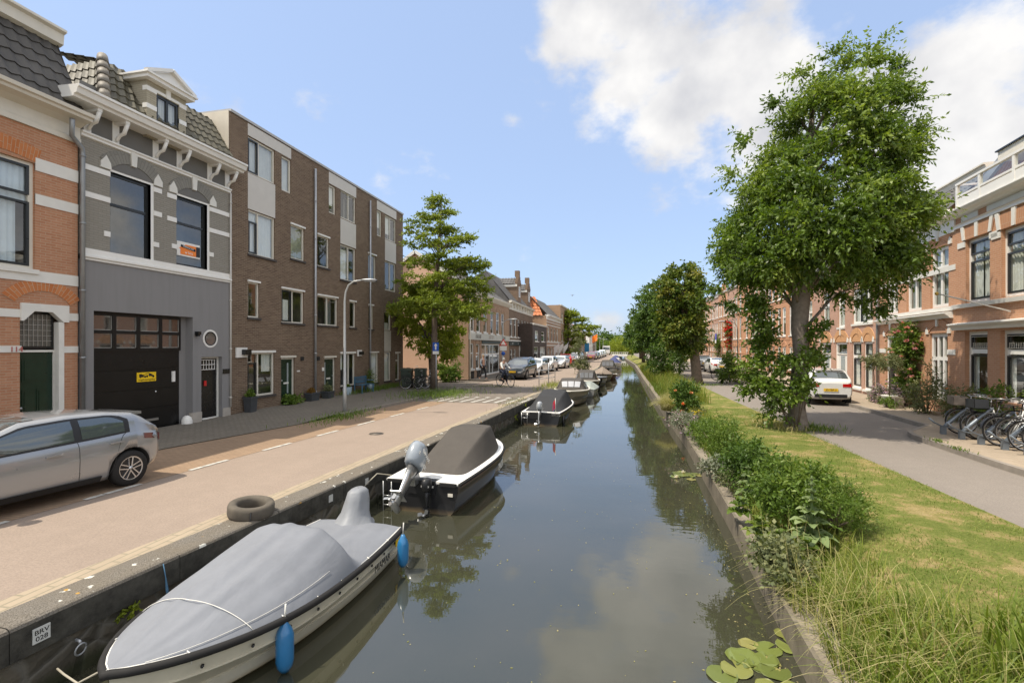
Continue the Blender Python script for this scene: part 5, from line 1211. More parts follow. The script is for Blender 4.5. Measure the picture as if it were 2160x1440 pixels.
# layered street tree on the left with the yellow-green one behind it
tb = (-10.05, 25.19, .09)
tiers = []
for (y, x0, x1, dz) in ((425, 905, 942, 7), (452, 880, 956, 9), (482, 848, 965, 9), (510, 840, 1000, 10), (550, 838, 1012, 10), (560, 900, 1046, 8), (590, 828, 1040, 9), (612, 880, 1052, 9), (640, 812, 1050, 9), (660, 870, 1040, 8)):
    q = pxprof(tb, 38.4, [(y, x0, x1)])[0]; m_ = int(8 + q[3] ** 1.4 * 8); a = rng.uniform(0, 2 * PI, m_); rr_ = q[3] * np.sqrt(rng.uniform(.03, 1, m_)) * .93
    tiers.append(np.stack([q[1] + rr_ * np.cos(a), q[2] + rr_ * np.sin(a) * .8, q[0] + rng.normal(0, .15, m_) - .04 * rr_ + .12 * np.sin(a * 2 + y)], 1))
tp = np.vstack(tiers)
trk = [((0, 0, 0), .21), ((.02, 0, 1.5), .17), ((.05, 0, 4), .15), ((.2, 0, 6.5), .11), ((.35, 0, 8.5), .07), ((.45, 0, 10.2), .025)]
tree('street tree with flat layered branches beside the brown apartment block', tb, trk, [(4.6, .6, 0, .5), (10, .3, 0, .2)], 3, .40, 170, .10, l_oak, bark, 'street_tree', flat=.28, droop=.15, limbs=30, extra=tp, w=.34, out=.15, limb_r=.035)
mb_ = (-11.3, 27.9, .05)
pr = pxprof(mb_, 34.6, [(752, 905, 955), (730, 868, 970), (690, 842, 976), (650, 840, 972), (615, 850, 960), (595, 880, 940)])
tree('yellow-green maple in front of the peach side wall', mb_, [((0, 0, 0), .10), ((-.1, 0, 2), .08), ((-.2, 0, 4.5), .05)], pr, 170, .40, 190, .12, l_yel, bark, 'maple_tree', shell=.2, limbs=12, w=.4)
# second canal tree and the row behind it
t2 = (4.79, 33.67, .02)
pr = pxprof(t2, 32.3, [(745, 1420, 1455), (715, 1404, 1470), (670, 1394, 1480), (640, 1396, 1482), (600, 1398, 1476), (575, 1412, 1470), (560, 1418, 1455)])
tree('leaning canal tree with a patchy green and rust crown', t2, [((.05, 0, -.1), .42), ((0, 0, .4), .33), ((-.15, 0, 2.0), .30), ((-.75, .1, 3.6), .24), ((-.8, .2, 6.5), .08)], pr, 170, .5, 190, .15, leafmat('patchy_leaf', [(.045, .085, .014), (.11, .16, .02), (.30, .27, .05)], .5, .3), bark, 'canal_tree', shell=.35, limbs=16)
rowl = ['dark canal tree just behind the leaning one', 'third canal tree from the leaning one, round dark crown', 'fourth dark canal tree, its crown reaching out over the water', 'far canal tree left of the dark row', 'farthest canal tree on the right bank before the bridge']
for k, (x, y, r, z1, l_) in enumerate(((3.9, 42, 2.5, 8.3, l_dark), (3.9, 52, 3.0, 9.2, l_dark), (3.7, 63, 3.0, 9.0, l_mid), (3.3, 78, 3.0, 7.7, l_dark), (3.6, 98, 2.8, 6.4, l_dark))):
    pr = [(1.5 + .4 * k, 0, 0, r * .55), (2.6, 0, 0, r), (4.5, 0, 0, r), (z1 - 1.8, 0, 0, r * .8), (z1, 0, 0, r * .25)]
    tree(rowl[k], (x, y, 0), [((0, 0, 0), .28), ((0, 0, 3), .22), ((.1, 0, z1 - 2), .07)], pr, 120, .62, 150, .20, l_, bark, 'canal_tree', shell=.45, limbs=10, group='canal trees along the right bank')
# left bank, far
tf = (-8.2, 77, .1)
tp = []
for (y, x0, x1) in ((662, 1188, 1222), (675, 1178, 1235), (690, 1180, 1262), (705, 1160, 1250), (722, 1152, 1235), (742, 1168, 1225)):
    q = pxprof(tf, 13.4, [(y, x0, x1)])[0]; m_ = 26; a = rng.uniform(0, 2 * PI, m_); rr_ = q[3] * np.sqrt(rng.uniform(.03, 1, m_)) * .95
    tp.append(np.stack([q[1] + rr_ * np.cos(a), q[2] + rr_ * np.sin(a) * .6, q[0] + rng.normal(0, .18, m_)], 1))
tree('green layered street tree in front of the flat-roofed block', tf, [((0, 0, 0), .2), ((0, 0, 4), .14), ((0, 0, 7.5), .04)], [(3, 0, 0, 2), (6, 0, 0, 2)], 5, .6, 130, .22, l_oak, bark, 'street_tree', flat=.4, droop=.15, limbs=14, extra=np.vstack(tp), out=.2, group='street trees with layered branches')
leafy('airy willow sapling with thin pale leaves at the quay edge', 'sapling', (-3.5, 43.5, 0), np.vstack([blob(.75, .6, 1.5, 26), blob(.35, .35, 1.4, 12) + np.array([-.25, 0, 1.6]), [(-.4, 0, 3.5), (-.35, 0, 3.9), (-.3, .1, 3.1)]]), .42, 64, .16, l_olive, name='sapling', w=.16)
# beyond the bridge
for (x, y, r, z1, l_, nm, lb) in ((-11, 160, 7.5, 5.8, l_mid, 'park_tree', 'rounded park tree beyond the bridge, left of the willow'), (-22, 170, 9, 8.0, l_dark, 'park_tree', 'broad dark park tree behind the white plastered house'), (8, 175, 5, 7.5, l_dark, 'park_tree', 'dark park tree beyond the bridge, right of the willow'), (-4.5, 185, 7, 6.8, l_dark, 'park_tree', 'low dark tree showing behind the weeping willow')):
    tree(lb, (x, y, 0), [((0, 0, 0), .4), ((0, 0, z1 - 2), .15)], [(.2, 0, 0, r * .7), (z1 * .45, 0, 0, r), (z1 * .8, 0, 0, r * .75), (z1, 0, 0, r * .3)], 110, 1.3, 110, .5, l_, bark, nm, limbs=4, group='park trees beyond the bridge')
wp = crown_points([(1.5, 0, 0, 3.2), (4.5, 0, 0, 3.4), (6.3, 0, 0, 1.6)], 90, .3)
root = thing('willow_tree', 'weeping willow with hanging yellow-green curtains beyond the bridge', 'tree', (-.2, 152, 0))
MB().tube([(0, 0, 0), (.2, 0, 4)], [.5, .25], 8).build('trunk', bark, root)
P = np.repeat(wp, 90, 0); s_ = np.tile(np.linspace(0, 1, 90), len(wp)); P = P + rng.normal(0, .35, P.shape) * np.array([1, 1, .4]); P[:, 2] -= s_ * P[:, 2] * .85; P[:, 2] = np.maximum(P[:, 2], .2)
D = rnd_unit(len(P)) * .5; D[:, 2] -= 1; D /= np.linalg.norm(D, axis=1, keepdims=True); V, Fq, tt = leaf_arrays(P, D, np.full(len(P), .42), .2, np.clip(.4 + rng.normal(0, .25, len(P)), 0, 1)); np_mesh('crown', V, Fq, tt, l_yel, root)
wd_ = MB()
cent = []
for i in range(70): cent.append((-160 + i * 4.6, 300 + rng.uniform(-10, 25), rng.uniform(3, 9)))
P, D, S, t = clump_leaves(np.array(cent), np.full(70, 6.5), 260, 1.1, .8, .2, 10); V, Fq, tt = leaf_arrays(P, D, S, .4, t); P[:, 2] = abs(P[:, 2])
tag(np_mesh('far_wood', V, Fq, tt, l_dark), 'far belt of trees closing the horizon', 'wood', kind='stuff')

# house fronts on the right
def GR(x, y, z=.12): v = G(x, y, z); return (v.x, v.y, z)
def PF(x, off): v = FA.at(FA.uz(x, 700)[0]); return (v[0] - off, v[1], .12)
leafy('tall climbing rose full of pink blooms on the red brick house front', 'rose', PF(1930, .3), np.vstack([blob(.3, .75, .75, 44, 2.35), blob(.25, .6, .45, 18, 2.85), blob(.25, .55, .7, 22, 1.5), blob(.3, .55, .5, 16, .8)]), .27, 130, .085, l_mid, name='climbing_rose', flowers=(p_pink, 120, .12))
leafy('low bed of mauve lavender and heather under the climbing rose', 'flower bed', PF(1917, .75), blob(.4, 1.1, .75, 44), .24, 130, .05, l_grey, name='lavender_bed', flowers=(p_lav, 800, .055), w=.4)
leafy('loose olive-green shrub in front of the balcony house corner', 'shrub', PF(1998, .6), np.vstack([blob(.4, .7, 1.4, 36), [(0, 0, 1.7), (.1, -.2, 1.5)]]), .3, 110, .07, l_olive, w=.2)
leafy('bushy shrub below the first ground floor window of the balcony house', 'shrub', PF(2072, .55), blob(.35, .6, 1.15, 30), .27, 110, .07, l_olive, w=.22, flowers=(p_oran, 8, .05))
leafy('shrub at the right edge below the second large window', 'shrub', PF(2152, .55), blob(.35, .5, 1.3, 24), .28, 100, .07, l_mid, w=.25)
leafy('low green weeds in front of the lavender bed', 'weeds', PF(1950, 1.2), blob(.25, .5, .4, 14), .18, 70, .06, l_mid, w=.25)
potm = paint('white_pot', (.62, .60, .55), .5, .1)
for (x, y, lb) in ((1843, 846, 'left potted olive tree in a round white pot'), (1876, 858, 'right potted olive tree by the white front door')):
    q = GR(x, y); root = thing('potted_tree', lb, 'potted tree', q, 0, 'olive trees in white pots'); MB().lathe([(.16, 0), (.19, .02), (.26, .42), (.28, .45), (.25, .46), (.23, .40), (.001, .40)], n=18).build('pot', potm, root)
    MB().tube([(0, 0, .38), (.02, .02, 1.0), (-.02, 0, 1.5)], [.03, .022, .015], 7).build('trunk', bark, root); pts = blob(.42, .42, .33, 26, 1.75)
    P, D, S, t = clump_leaves(pts, np.full(26, .22), 100, .07, .9, .2, 8); V, Fq, tt = leaf_arrays(P, D, S, .18, t); np_mesh('crown', V, Fq, tt, l_olive, root)
v = FT.at(FT.uz(1542, 700)[0]); leafy('scarlet flowering climber on the terrace front', 'climber', (v[0] - .35, v[1], .12), np.vstack([blob(.3, 1.1, 1.2, 30, 4.3), blob(.3, .6, 1.0, 12, 2.6)]), .45, 60, .12, l_mid, name='climbing_plant', flowers=(p_red, 230, .17))
v = FT.at(FT.uz(1519, 700)[0]); leafy('green climber between white terrace windows', 'climber', (v[0] - .35, v[1], .12), blob(.3, .7, 1.6, 24, 2.6), .5, 90, .14, l_mid, name='climbing_plant')
q = G(1530, 806, .1); leafy('dark conical shrub on the pavement before the parked bicycles', 'shrub', (q.x + .3, q.y, .1), np.vstack([blob(.75, .75, 1.2, 24), blob(.4, .4, .9, 10) + np.array([0, 0, 1.0])]), .35, 120, .11, l_mid)
q = G(1440, 792, 0); leafy('rounded bush with white blossoms behind the leaning canal tree', 'shrub', (3.4, 38.5, 0), blob(1.5, 1.8, 2.7, 54), .5, 130, .13, l_dark, flowers=(p_white, 60, .10))
leafy('ivy and leafy shoots on the trunk of the leaning canal tree', 'ivy', (4.6, 33.4, 2.2), blob(.25, .3, .9, 12), .25, 80, .08, l_olive, stems=False)
# ---- the planted bank
def gp(x, y, z=-.05): v = G(x, y, z); return (v.x, v.y, z)
leafy('dark green rose bush with salmon blooms on the planted bank', 'rose bush', gp(1447, 866), blob(.42, .6, 1.15, 34), .3, 130, .085, l_dark, name='rose_bush', flowers=(p_oran, 9, .11))
leafy('grey-green lavender clump in front of the salmon rose', 'flower clump', gp(1440, 905, -.2), blob(.4, 1.1, .45, 34), .25, 140, .05, l_grey, name='lavender_clump', flowers=(p_lav, 120, .04), w=.2)
leafy('small patch of yellow flowers beside the lavender clump', 'flowers', gp(1470, 884, 0), blob(.18, .25, .35, 10), .14, 60, .04, l_olive, name='yellow_flowers', flowers=(p_yel, 26, .05))
leafy('bright green feathery bush at the edge of the lawn', 'bush', gp(1525, 958, -.1), blob(.5, .95, .75, 52), .30, 170, .055, l_mid, w=.16, droop=0, flat=1.3)
leafy('dark nettle thicket behind the concrete ledge', 'nettles', gp(1588, 1010, -.1), blob(.5, .9, .65, 50), .28, 150, .07, l_dark, name='nettle_thicket', w=.25, flat=1.2)
leafy('dense green herbs between nettles and mullein', 'herbs', gp(1672, 1085, -.05), blob(.55, .75, .7, 56), .27, 170, .07, l_mid, name='herb_thicket', w=.2, flat=1.2)
leafy('feathery fennel-green bush on the lawn side of the mullein', 'bush', gp(1755, 1108, .0), blob(.33, .45, .55, 38), .22, 190, .05, l_mid, name='bush', w=.12, droop=0)
leafy('leafy green herbs between the lavender clump and the feathery bush', 'herbs', gp(1490, 925, -.2), blob(.35, .9, .45, 30), .25, 130, .06, l_mid, name='herb_thicket')
leafy('yellow-green bindweed spilling over the ledge before the tall grass', 'plant', gp(1650, 1205, -.25), blob(.22, .5, .3, 26), .2, 110, .055, l_olive, name='bindweed', w=.4)
leafy('grey-leaved sage tuft hanging over the ledge', 'plant', gp(1518, 1000, -.25), blob(.28, .5, .3, 18), .2, 110, .06, l_grey, name='sage_plant')
leafy('yellowing weeds along the ledge', 'weeds', gp(1548, 1028, -.25), blob(.2, .5, .3, 14), .2, 90, .05, l_olive, name='ledge_weeds', w=.15)
def bigleaf(root, P, D, up, L, W_, mat_, name='leaf', n=5, curl=.35):
    """a broad leaf: spine with two wavy halves"""
    D = Vector(D).normalized(); up = Vector(up); sd_ = D.cross(up).normalized(); up = sd_.cross(D); rows = []
    for i in range(n + 1):
        s_ = i / n; wd = W_ * math.sin(PI * min(1, s_ * .93 + .05)) ** .8; c_ = Vector(P) + D * L * s_ - Vector((0, 0, 1)) * curl * L * s_ * s_
        rows.append([c_ - sd_ * wd + up * (.35 * wd + .02 * math.sin(i * 2.3)), c_ - sd_ * wd * .5 + up * .1 * wd, c_, c_ + sd_ * wd * .5 + up * .1 * wd, c_ + sd_ * wd + up * (.35 * wd + .02 * math.cos(i * 2.9))])
    root.append(rows)
def leafplant(name, label, cat, base, rings, mat_, h, stem=True):
    root = thing(name, label, cat, base); L_ = []
    for (z, n, L, W_, el) in rings:
        for k in range(n):
            a = 2.4 * k + z * 7; bigleaf(L_, (0, 0, z), (math.cos(a) * math.cos(el), math.sin(a) * math.cos(el), math.sin(el)), (0, 0, 1), L * random.uniform(.85, 1.1), W_, mat_)
    mb = MB()
    for rows in L_: mb.grid(rows)
    o = mb.build('foliage', mat_, root); at = o.data.attributes.new('tint', 'FLOAT', 'POINT'); at.data.foreach_set('value', np.repeat(rng.uniform(.1, .8, len(L_)), 30).astype(np.float32)[:len(o.data.vertices)])
    if stem: MB().tube([(0, 0, 0), (0, 0, h)], [.02, .012], 7).build('stem', o.data.materials[0], root)
    return root
mull = leafmat('mullein_leaf', [(.12, .17, .06), (.19, .25, .10), (.30, .34, .17)], .7, .2)
leafplant('mullein_plant', 'tall woolly mullein with pale ruffled leaves, nearest on the bank', 'mullein', gp(1712, 1130, -.05), [(.02, 8, .34, .10, .25), (.16, 7, .28, .09, .45), (.30, 7, .22, .08, .6), (.44, 6, .17, .065, .8), (.56, 6, .12, .05, .9), (.66, 6, .08, .035, 1.0), (.74, 6, .05, .02, 1.1)], mull, .8)
leafplant('mullein_plant', 'smaller pale mullein beside the nettles', 'mullein', gp(1578, 1040, -.15), [(.02, 8, .26, .08, .25), (.16, 7, .20, .06, .5), (.30, 7, .14, .05, .8), (.42, 6, .09, .035, 1.0)], mull, .5)
broad = leafmat('broad_leaf', [(.06, .11, .018), (.13, .19, .03), (.25, .30, .07)], .5, .35)
for k, (x, y, lb) in enumerate(((1600, 1130, 'broad-leaved burdock leaning over the ledge'), (1640, 1160, 'broad-leaved dock below the mullein'), (1700, 1180, 'broad leaves at the foot of the mullein'), (1560, 1085, 'low broad-leaved plant beside the pale mullein'))):
    leafplant('dock_plant', lb, 'dock plant', gp(x, y, -.25), [(.04, 8, .24, .085, .35), (.12, 6, .22, .08, .7), (.2, 5, .16, .06, 1.0)], broad, .2, stem=False)
# ribbons of grass
def blades(name, label, cat, pos, L, lean, w, mat_, tint, kind=None, wind=(0, 0), droop=1.0, seg=5, heads=None, base=None):
    n = len(pos); a = rng.uniform(0, 2 * PI, n); dx = np.cos(a) * lean + wind[0]; dy = np.sin(a) * lean + wind[1]; hd = np.stack([dx, dy, np.zeros(n)], 1)
    sd_ = np.stack([-np.sin(a + .5), np.cos(a + .5), np.zeros(n)], 1); V = []
    for i in range(seg + 1):
        s_ = i / seg; p = pos + hd * (L * s_ ** 1.6)[:, None]; p[:, 2] += L * (s_ - droop * np.hypot(dx, dy) * .62 * s_ ** 2.6); ww = w * (1 - s_) ** .6 * (1 if i else .8) + .0006
        V += [p - sd_ * np.atleast_1d(ww)[:, None], p + sd_ * np.atleast_1d(ww)[:, None]]
    V = np.stack(V, 1).reshape(-1, 3); m_ = 2 * (seg + 1); b0 = (np.arange(n) * m_)[:, None]; Fq = np.concatenate([b0 + np.array([2 * i, 2 * i + 1, 2 * i + 3, 2 * i + 2]) for i in range(seg)], 1).reshape(-1, 4)
    o = np_mesh(name, V, Fq, np.repeat(tint, m_), mat_, smooth=True); tag(o, label, cat, kind=kind); return o
def area(n, x0, x1, y0, y1): return np.stack([rng.uniform(x0, x1, n), rng.uniform(y0, y1, n), np.zeros(n)], 1)
def ground_z(p):
    xb = np.array([X(BL, y) for y in p[:, 1]]) + .38; d = p[:, 0] - xb; return np.interp(d, [-.1, 0, .35, .8, 1.3], [-.40, -.36, -.30, -.08, .01])
p = area(11000, 1.82, 4.9, 2.2, 6.9); keep = (p[:, 0] < 2.15 + (6.4 - p[:, 1]) * .72 + rng.normal(0, .15, len(p))) & (rng.random(len(p)) < np.clip(.2 + .8 * (np.sin(p[:, 0] * 5.1 + p[:, 1] * 2) * np.sin(p[:, 1] * 4.3) + .6), .12, 1)); p = p[keep]; p[:, 2] = ground_z(p)
blades('tall_grass', 'tall unmown grass filling the near right corner of the bank', 'tall grass', p, rng.uniform(.28, .62, len(p)), rng.uniform(.15, .8, len(p)), rng.uniform(.003, .008, len(p)), l_grass, np.clip(rng.normal(.34, .24, len(p)), 0, 1), 'stuff', wind=(-.18, -.05))
p = area(900, 1.95, 3.9, 2.1, 4.9); p[:, 2] = ground_z(p); blades('sedge_leaves', 'broad glossy sedge leaves among the near tall grass', 'sedge', p, rng.uniform(.4, .75, len(p)), rng.uniform(.2, .6, len(p)), rng.uniform(.010, .018, len(p)), l_grass, np.clip(rng.normal(.3, .15, len(p)), 0, 1), 'stuff', seg=7)
p = area(1500, 1.8, 3.6, 2.4, 7.2); keep = p[:, 0] < 2.2 + (7.4 - p[:, 1]) * .3; p = p[keep]; p[:, 2] = ground_z(p)
blades('seed_stalks', 'arching straw-coloured seed stalks hanging over the water edge', 'seed stalks', p, rng.uniform(.45, .85, len(p)), rng.uniform(.25, .7, len(p)), .0028, l_straw, rng.random(len(p)), 'stuff', wind=(-.35, -.05), droop=1.5, seg=8)
p = area(9000, 1.8, 2.6, 6.0, 34); p[:, 0] = np.array([X(BL, y) for y in p[:, 1]]) + rng.uniform(.22, 1.15, len(p)); p[:, 2] = ground_z(p)
blades('bank_grass', 'rough grass fringe along the timber bank edging', 'grass', p, rng.uniform(.12, .42, len(p)), rng.uniform(.2, .6, len(p)), rng.uniform(.004, .008, len(p)), l_grass, rng.uniform(.2, .8, len(p)), 'stuff', wind=(-.15, 0), seg=3)
p = area(9000, 1.9, 3.2, 22, 60); p[:, 0] = np.array([X(BL, y) for y in p[:, 1]]) + .3 + rng.random(len(p)) ** 1.5 * 1.5; p[:, 2] = ground_z(p)
blades('reed_belt', 'high grass and reeds along the far right bank', 'reeds', p, rng.uniform(.4, 1.1, len(p)), rng.uniform(.1, .4, len(p)), rng.uniform(.008, .016, len(p)), l_grass, np.clip(rng.normal(.5, .25, len(p)), 0, 1), 'stuff', seg=3)
p = area(1500, 0, 1, 0, 1); c_ = gp(1412, 862, -.2); r_ = .33 * np.sqrt(rng.random(1500)); a = rng.uniform(0, 2 * PI, 1500); p = np.stack([c_[0] + r_ * np.cos(a), c_[1] + r_ * np.sin(a) * 1.6, np.full(1500, -.25)], 1)
blades('feather_grass', 'fountain of pale feather grass bowing over the water edge', 'ornamental grass', p, rng.uniform(.7, 1.0, 1500), rng.uniform(.25, .75, 1500), .004, l_straw, rng.uniform(.0, .8, 1500), 'stuff' if False else None, wind=(-.2, -.2), droop=1.35, seg=7)
# mown lawn blades close to the camera
n_ = 42000; p = np.stack([rng.uniform(2.3, 5.25, n_), 4 + 17 * rng.random(n_) ** 1.5, np.zeros(n_)], 1); p[:, 2] = ground_z(p) + .005
patchv = np.sin(p[:, 0] * 2.1 + np.sin(p[:, 1] * 1.3) * 1.5) * np.sin(p[:, 1] * 1.1 + p[:, 0])
blades('lawn_blades', 'short dry lawn grass with yellowed patches', 'grass', p, rng.uniform(.025, .065, n_), rng.uniform(.3, .9, n_), .0028, leafmat('lawn_blade', [(.10, .16, .025), (.20, .25, .05), (.48, .37, .18)], .7, .25, .2), np.clip(.34 + .6 * patchv * np.sin(p[:, 0] * 5.3 + p[:, 1] * 2.7) + .25 * patchv + rng.normal(0, .2, n_), 0, 1), 'stuff', seg=2)
def weeds(label, x, y, rx, ry, n, z=.02, L=.22, mat_=None):
    v = G(x, y, z); p = np.stack([v.x + rng.normal(0, rx, n), v.y + rng.normal(0, ry, n), np.full(n, z)], 1)
    blades('weed_tuft', label, 'weeds', p, rng.uniform(L * .4, L, n), rng.uniform(.2, .7, n), rng.uniform(.006, .012, n), mat_ or l_mid, rng.uniform(.2, .9, n), 'stuff', seg=3)
weeds('long grass round the foot of the layered street tree', 925, 832, .9, 1.2, 1500, .1, .34); weeds('weeds round the foot of the nearest lamp post', 725, 878, .35, .9, 700, .05, .20); weeds('grass strip against the apartment block wall', 815, 818, .25, 2.3, 1300, .1, .38)
weeds('weeds along the garage threshold', 372, 893, .10, .5, 200, 0, .13); weeds('small weeds by the grey plinth block', 490, 878, .06, .3, 80, 0, .1); weeds('grass behind the metal railing at the quay', 1165, 815, .4, 1.6, 500, .0, .4, l_grass); weeds('grass tuft on the coping by the small motor boat', 1085, 848, .25, 1.2, 300, .0, .15, l_olive)
weeds('grass at the foot of the ash trunk', 1715, 905, .3, .35, 420, .02, .25); weeds('dry weeds left of the ash trunk', 1650, 900, .4, .5, 420, .02, .3, l_straw); weeds('tall grass patch beyond the feather grass', 1412, 822, .5, 2.2, 900, .0, .5, l_mid); weeds('weeds on the kerb of the bicycle rack island', 1975, 930, .06, .15, 70, .12, .12); weeds('weeds at the front kerb of the rack island', 2022, 948, .06, .2, 70, .12, .12)
weeds('weeds along the side street corner', 1040, 815, .8, .5, 300, .02, .2, l_olive); weeds('grass at the foot of the leaning canal tree', 1490, 812, .5, .4, 300, .02, .18)
leafy('bushy plants against the foot of the peach wall', 'bush', (-11.7, 31.9, .03), blob(1.0, .5, 1.4, 34), .35, 110, .12, l_mid, name='wall_bush')
leafy('green fern bed by the brown block below the large window', 'plant', (-13.15, G(560, 858).y + .35, .1), blob(.2, .45, .35, 14), .2, 90, .09, l_mid, name='fern_bed')
# yellow-green plants in the quay wall
for (x, y, z, lb) in ((202, 1296, -.45, 'yellow-green fern growing from the quay wall by the mooring ring'), (1100, 858, -.2, 'small yellow plant in the quay wall by the third boat'), (1076, 883, -.5, 'yellow flowered weed low in the quay wall')):
    v = G(x, y, z); leafy(lb, 'wall plant', (X(QL, v.y) + .0, v.y, z), blob(.06, .09, .14, 5), .07, 40, .035, l_yel, name='wall_plant', stems=False)
# water lilies
lil = leafmat('lily_pad', [(.09, .11, .025), (.14, .17, .04), (.22, .20, .06)], .3, .0, .5)
def lilies(label, cx, cy, n, rx, ry, flower=0, sc_=1):
    root = thing('water_lilies', label, 'water lilies', (cx, cy, WZ)); mb = MB(); T = []
    for k in range(n):
        x, y = rng.normal(0, rx), rng.normal(0, ry); r = rng.uniform(.09, .16) * sc_; a0 = rng.uniform(0, 2 * PI); pts = [(x, y, .008 + .004 * (k % 3))] + [(x + r * math.cos(a0 + .25 + i * (2 * PI - .5) / 16), y + r * math.sin(a0 + .25 + i * (2 * PI - .5) / 16), .008 + .004 * (k % 3) + .006 * math.sin(i * 1.7 + k)) for i in range(17)]
        mb.face(pts); T += [rng.random()] * len(pts)
    o = mb.build('lily_pad', lil, root); at = o.data.attributes.new('tint', 'FLOAT', 'POINT'); at.data.foreach_set('value', np.array(T, dtype=np.float32))
    for k in range(flower):
        q = np.repeat(np.array([[rng.normal(0, rx * .8), rng.normal(0, ry * .8), .02]]), 16, 0); Df = rnd_unit(16); Df[:, 2] = abs(Df[:, 2]) + .2; V, Fq, tt = leaf_arrays(q, Df, np.full(16, .07), .3, rng.random(16)); np_mesh('flower', V, Fq, tt, p_white, root)
v = G(1450, 1004, WZ); lilies('raft of lily pads with two white flowers by the right bank', v.x - .1, v.y, 14, .25, .18, 2)
v = G(1555, 1390, WZ); lilies('large lily pads in the near right corner of the water', v.x + .12, v.y - .05, 19, .21, .22, 0, .98)
v = G(1400, 880, WZ); lilies('few lily leaves below the feather grass', v.x, v.y, 4, .2, .1, 0, .8)
duck = []
n_ = 620; q = np.stack([np.where(rng.random(n_) < .5, rng.uniform(-2.6, 1.6, n_), 1.68 - rng.random(n_) ** 2 * .5), 3 + 16 * rng.random(n_) ** 1.6, np.full(n_, WZ + .004)], 1); D = rnd_unit(n_); D[:, 2] = 0; D /= np.linalg.norm(D, axis=1, keepdims=True)
s1 = np.cross(D, np.array([0, 0, 1.])); S = rng.uniform(.006, .018, n_)[:, None]; V = np.stack([q, q + D * S + s1 * S * .5, q + D * S * 2, q + D * S - s1 * S * .5], 1).reshape(-1, 3)
tag(np_mesh('floating_specks', V, np.arange(4 * n_).reshape(-1, 4), np.repeat(rng.random(n_), 4), l_straw), 'pale specks of blossom and duckweed drifting on the canal', 'duckweed', kind='stuff')
# ================================================================ VEHICLES
def carpaint(name, col, metal=.0, rough=.28): return paint(name, col, rough, .03, metal=metal, coat=1.0, scale=1)
cw = NB('car_window'); cw.bsdf((.10, .12, .125), .03, .35, 1.0, coat=1.0); car_win = cw.m
lampsm = paint('smoked_lamp', (.10, .03, .03), .12, .1, coat=1); lampred = paint('tail_lamp', (.50, .01, .01), .15, .05, coat=1); lampclear = paint('head_lamp', (.45, .47, .48), .1, .1, metal=.4, coat=1); trimblk = paint('black_trim', (.015, .015, .016), .45, .1)
plate_y = paint('plate_yellow', (.80, .50, .02), .4, .04)
alloy = paint('alloy', (.55, .55, .55), .25, .05, metal=.85)
def tab(t, x): return float(np.interp(x, [p[0] for p in t], [p[1] for p in t]))
HATCH = dict(L=4.05, W=.872, belt=[(0, .78), (.05, .90), (.5, .955), (1.2, .92), (2.6, .87), (3.0, .87), (3.6, .78), (3.95, .65), (4.05, .5)], roof=[(0, .78), (.03, .90), (.12, 1.0), (.34, 1.20), (.50, 1.29), (.95, 1.355), (1.5, 1.375), (2.1, 1.34), (2.45, 1.20), (3.0, .87), (4.05, .5)],
             width=[(0, .80), (.12, .93), (.5, .985), (1, 1), (3.1, .98), (3.7, .92), (3.95, .80), (4.05, .66)], zb=[(0, .34), (.3, .22), (.9, .17), (3.2, .17), (3.9, .2), (4.05, .28)], xr=.62, wb=2.54, r=.315, pil=(1.42, 2.42), side=(.66, 2.78))
SMALL = dict(HATCH, L=3.8, W=.845, roof=[(0, .86), (.04, 1.0), (.12, 1.12), (.28, 1.42), (.4, 1.47), (1.0, 1.51), (1.6, 1.51), (2.1, 1.46), (2.4, 1.32), (2.9, .95), (3.8, .5)], belt=[(0, .86), (.05, .98), (.4, 1.02), (1.2, .99), (2.6, .95), (2.9, .95), (3.5, .84), (3.7, .68), (3.8, .5)], width=[(0, .86), (.12, .95), (.5, .985), (1, 1), (2.9, .98), (3.4, .93), (3.7, .82), (3.8, .7)], zb=[(0, .36), (.3, .22), (3.5, .2), (3.8, .28)], xr=.62, wb=2.43, side=(.55, 2.65), pil=(1.4, 2.3))
SEDAN = dict(HATCH, L=4.75, W=.915, belt=[(0, .78), (.05, .95), (.6, 1.02), (1.6, .98), (3.1, .93), (3.5, .92), (4.2, .80), (4.6, .66), (4.75, .5)], roof=[(0, .78), (.05, .95), (.6, 1.04), (1.0, 1.22), (1.5, 1.38), (2.1, 1.43), (2.7, 1.38), (3.05, 1.20), (3.5, .92), (4.75, .5)], width=[(0, .78), (.15, .92), (.6, .98), (1.2, 1), (3.6, .98), (4.3, .92), (4.6, .82), (4.75, .68)], zb=[(0, .36), (.3, .22), (.9, .17), (3.9, .17), (4.6, .2), (4.75, .28)], xr=.95, wb=2.79, r=.34, pil=(1.95, 2.95), side=(1.1, 3.3))
SUV = dict(HATCH, L=4.45, W=.93, belt=[(0, .9), (.05, 1.08), (.5, 1.13), (2.8, 1.06), (3.2, 1.06), (4.0, .98), (4.35, .84), (4.45, .6)], roof=[(0, .9), (.04, 1.10), (.12, 1.25), (.35, 1.52), (.5, 1.58), (1.2, 1.64), (1.9, 1.62), (2.4, 1.52), (2.7, 1.36), (3.2, 1.06), (4.45, .6)], width=[(0, .82), (.12, .94), (.5, .985), (1, 1), (3.4, .98), (4.1, .94), (4.35, .84), (4.45, .72)], zb=[(0, .42), (.3, .30), (.9, .24), (3.6, .24), (4.3, .3), (4.45, .38)], xr=.85, wb=2.68, r=.36, pil=(1.6, 2.6), side=(.7, 3.0))
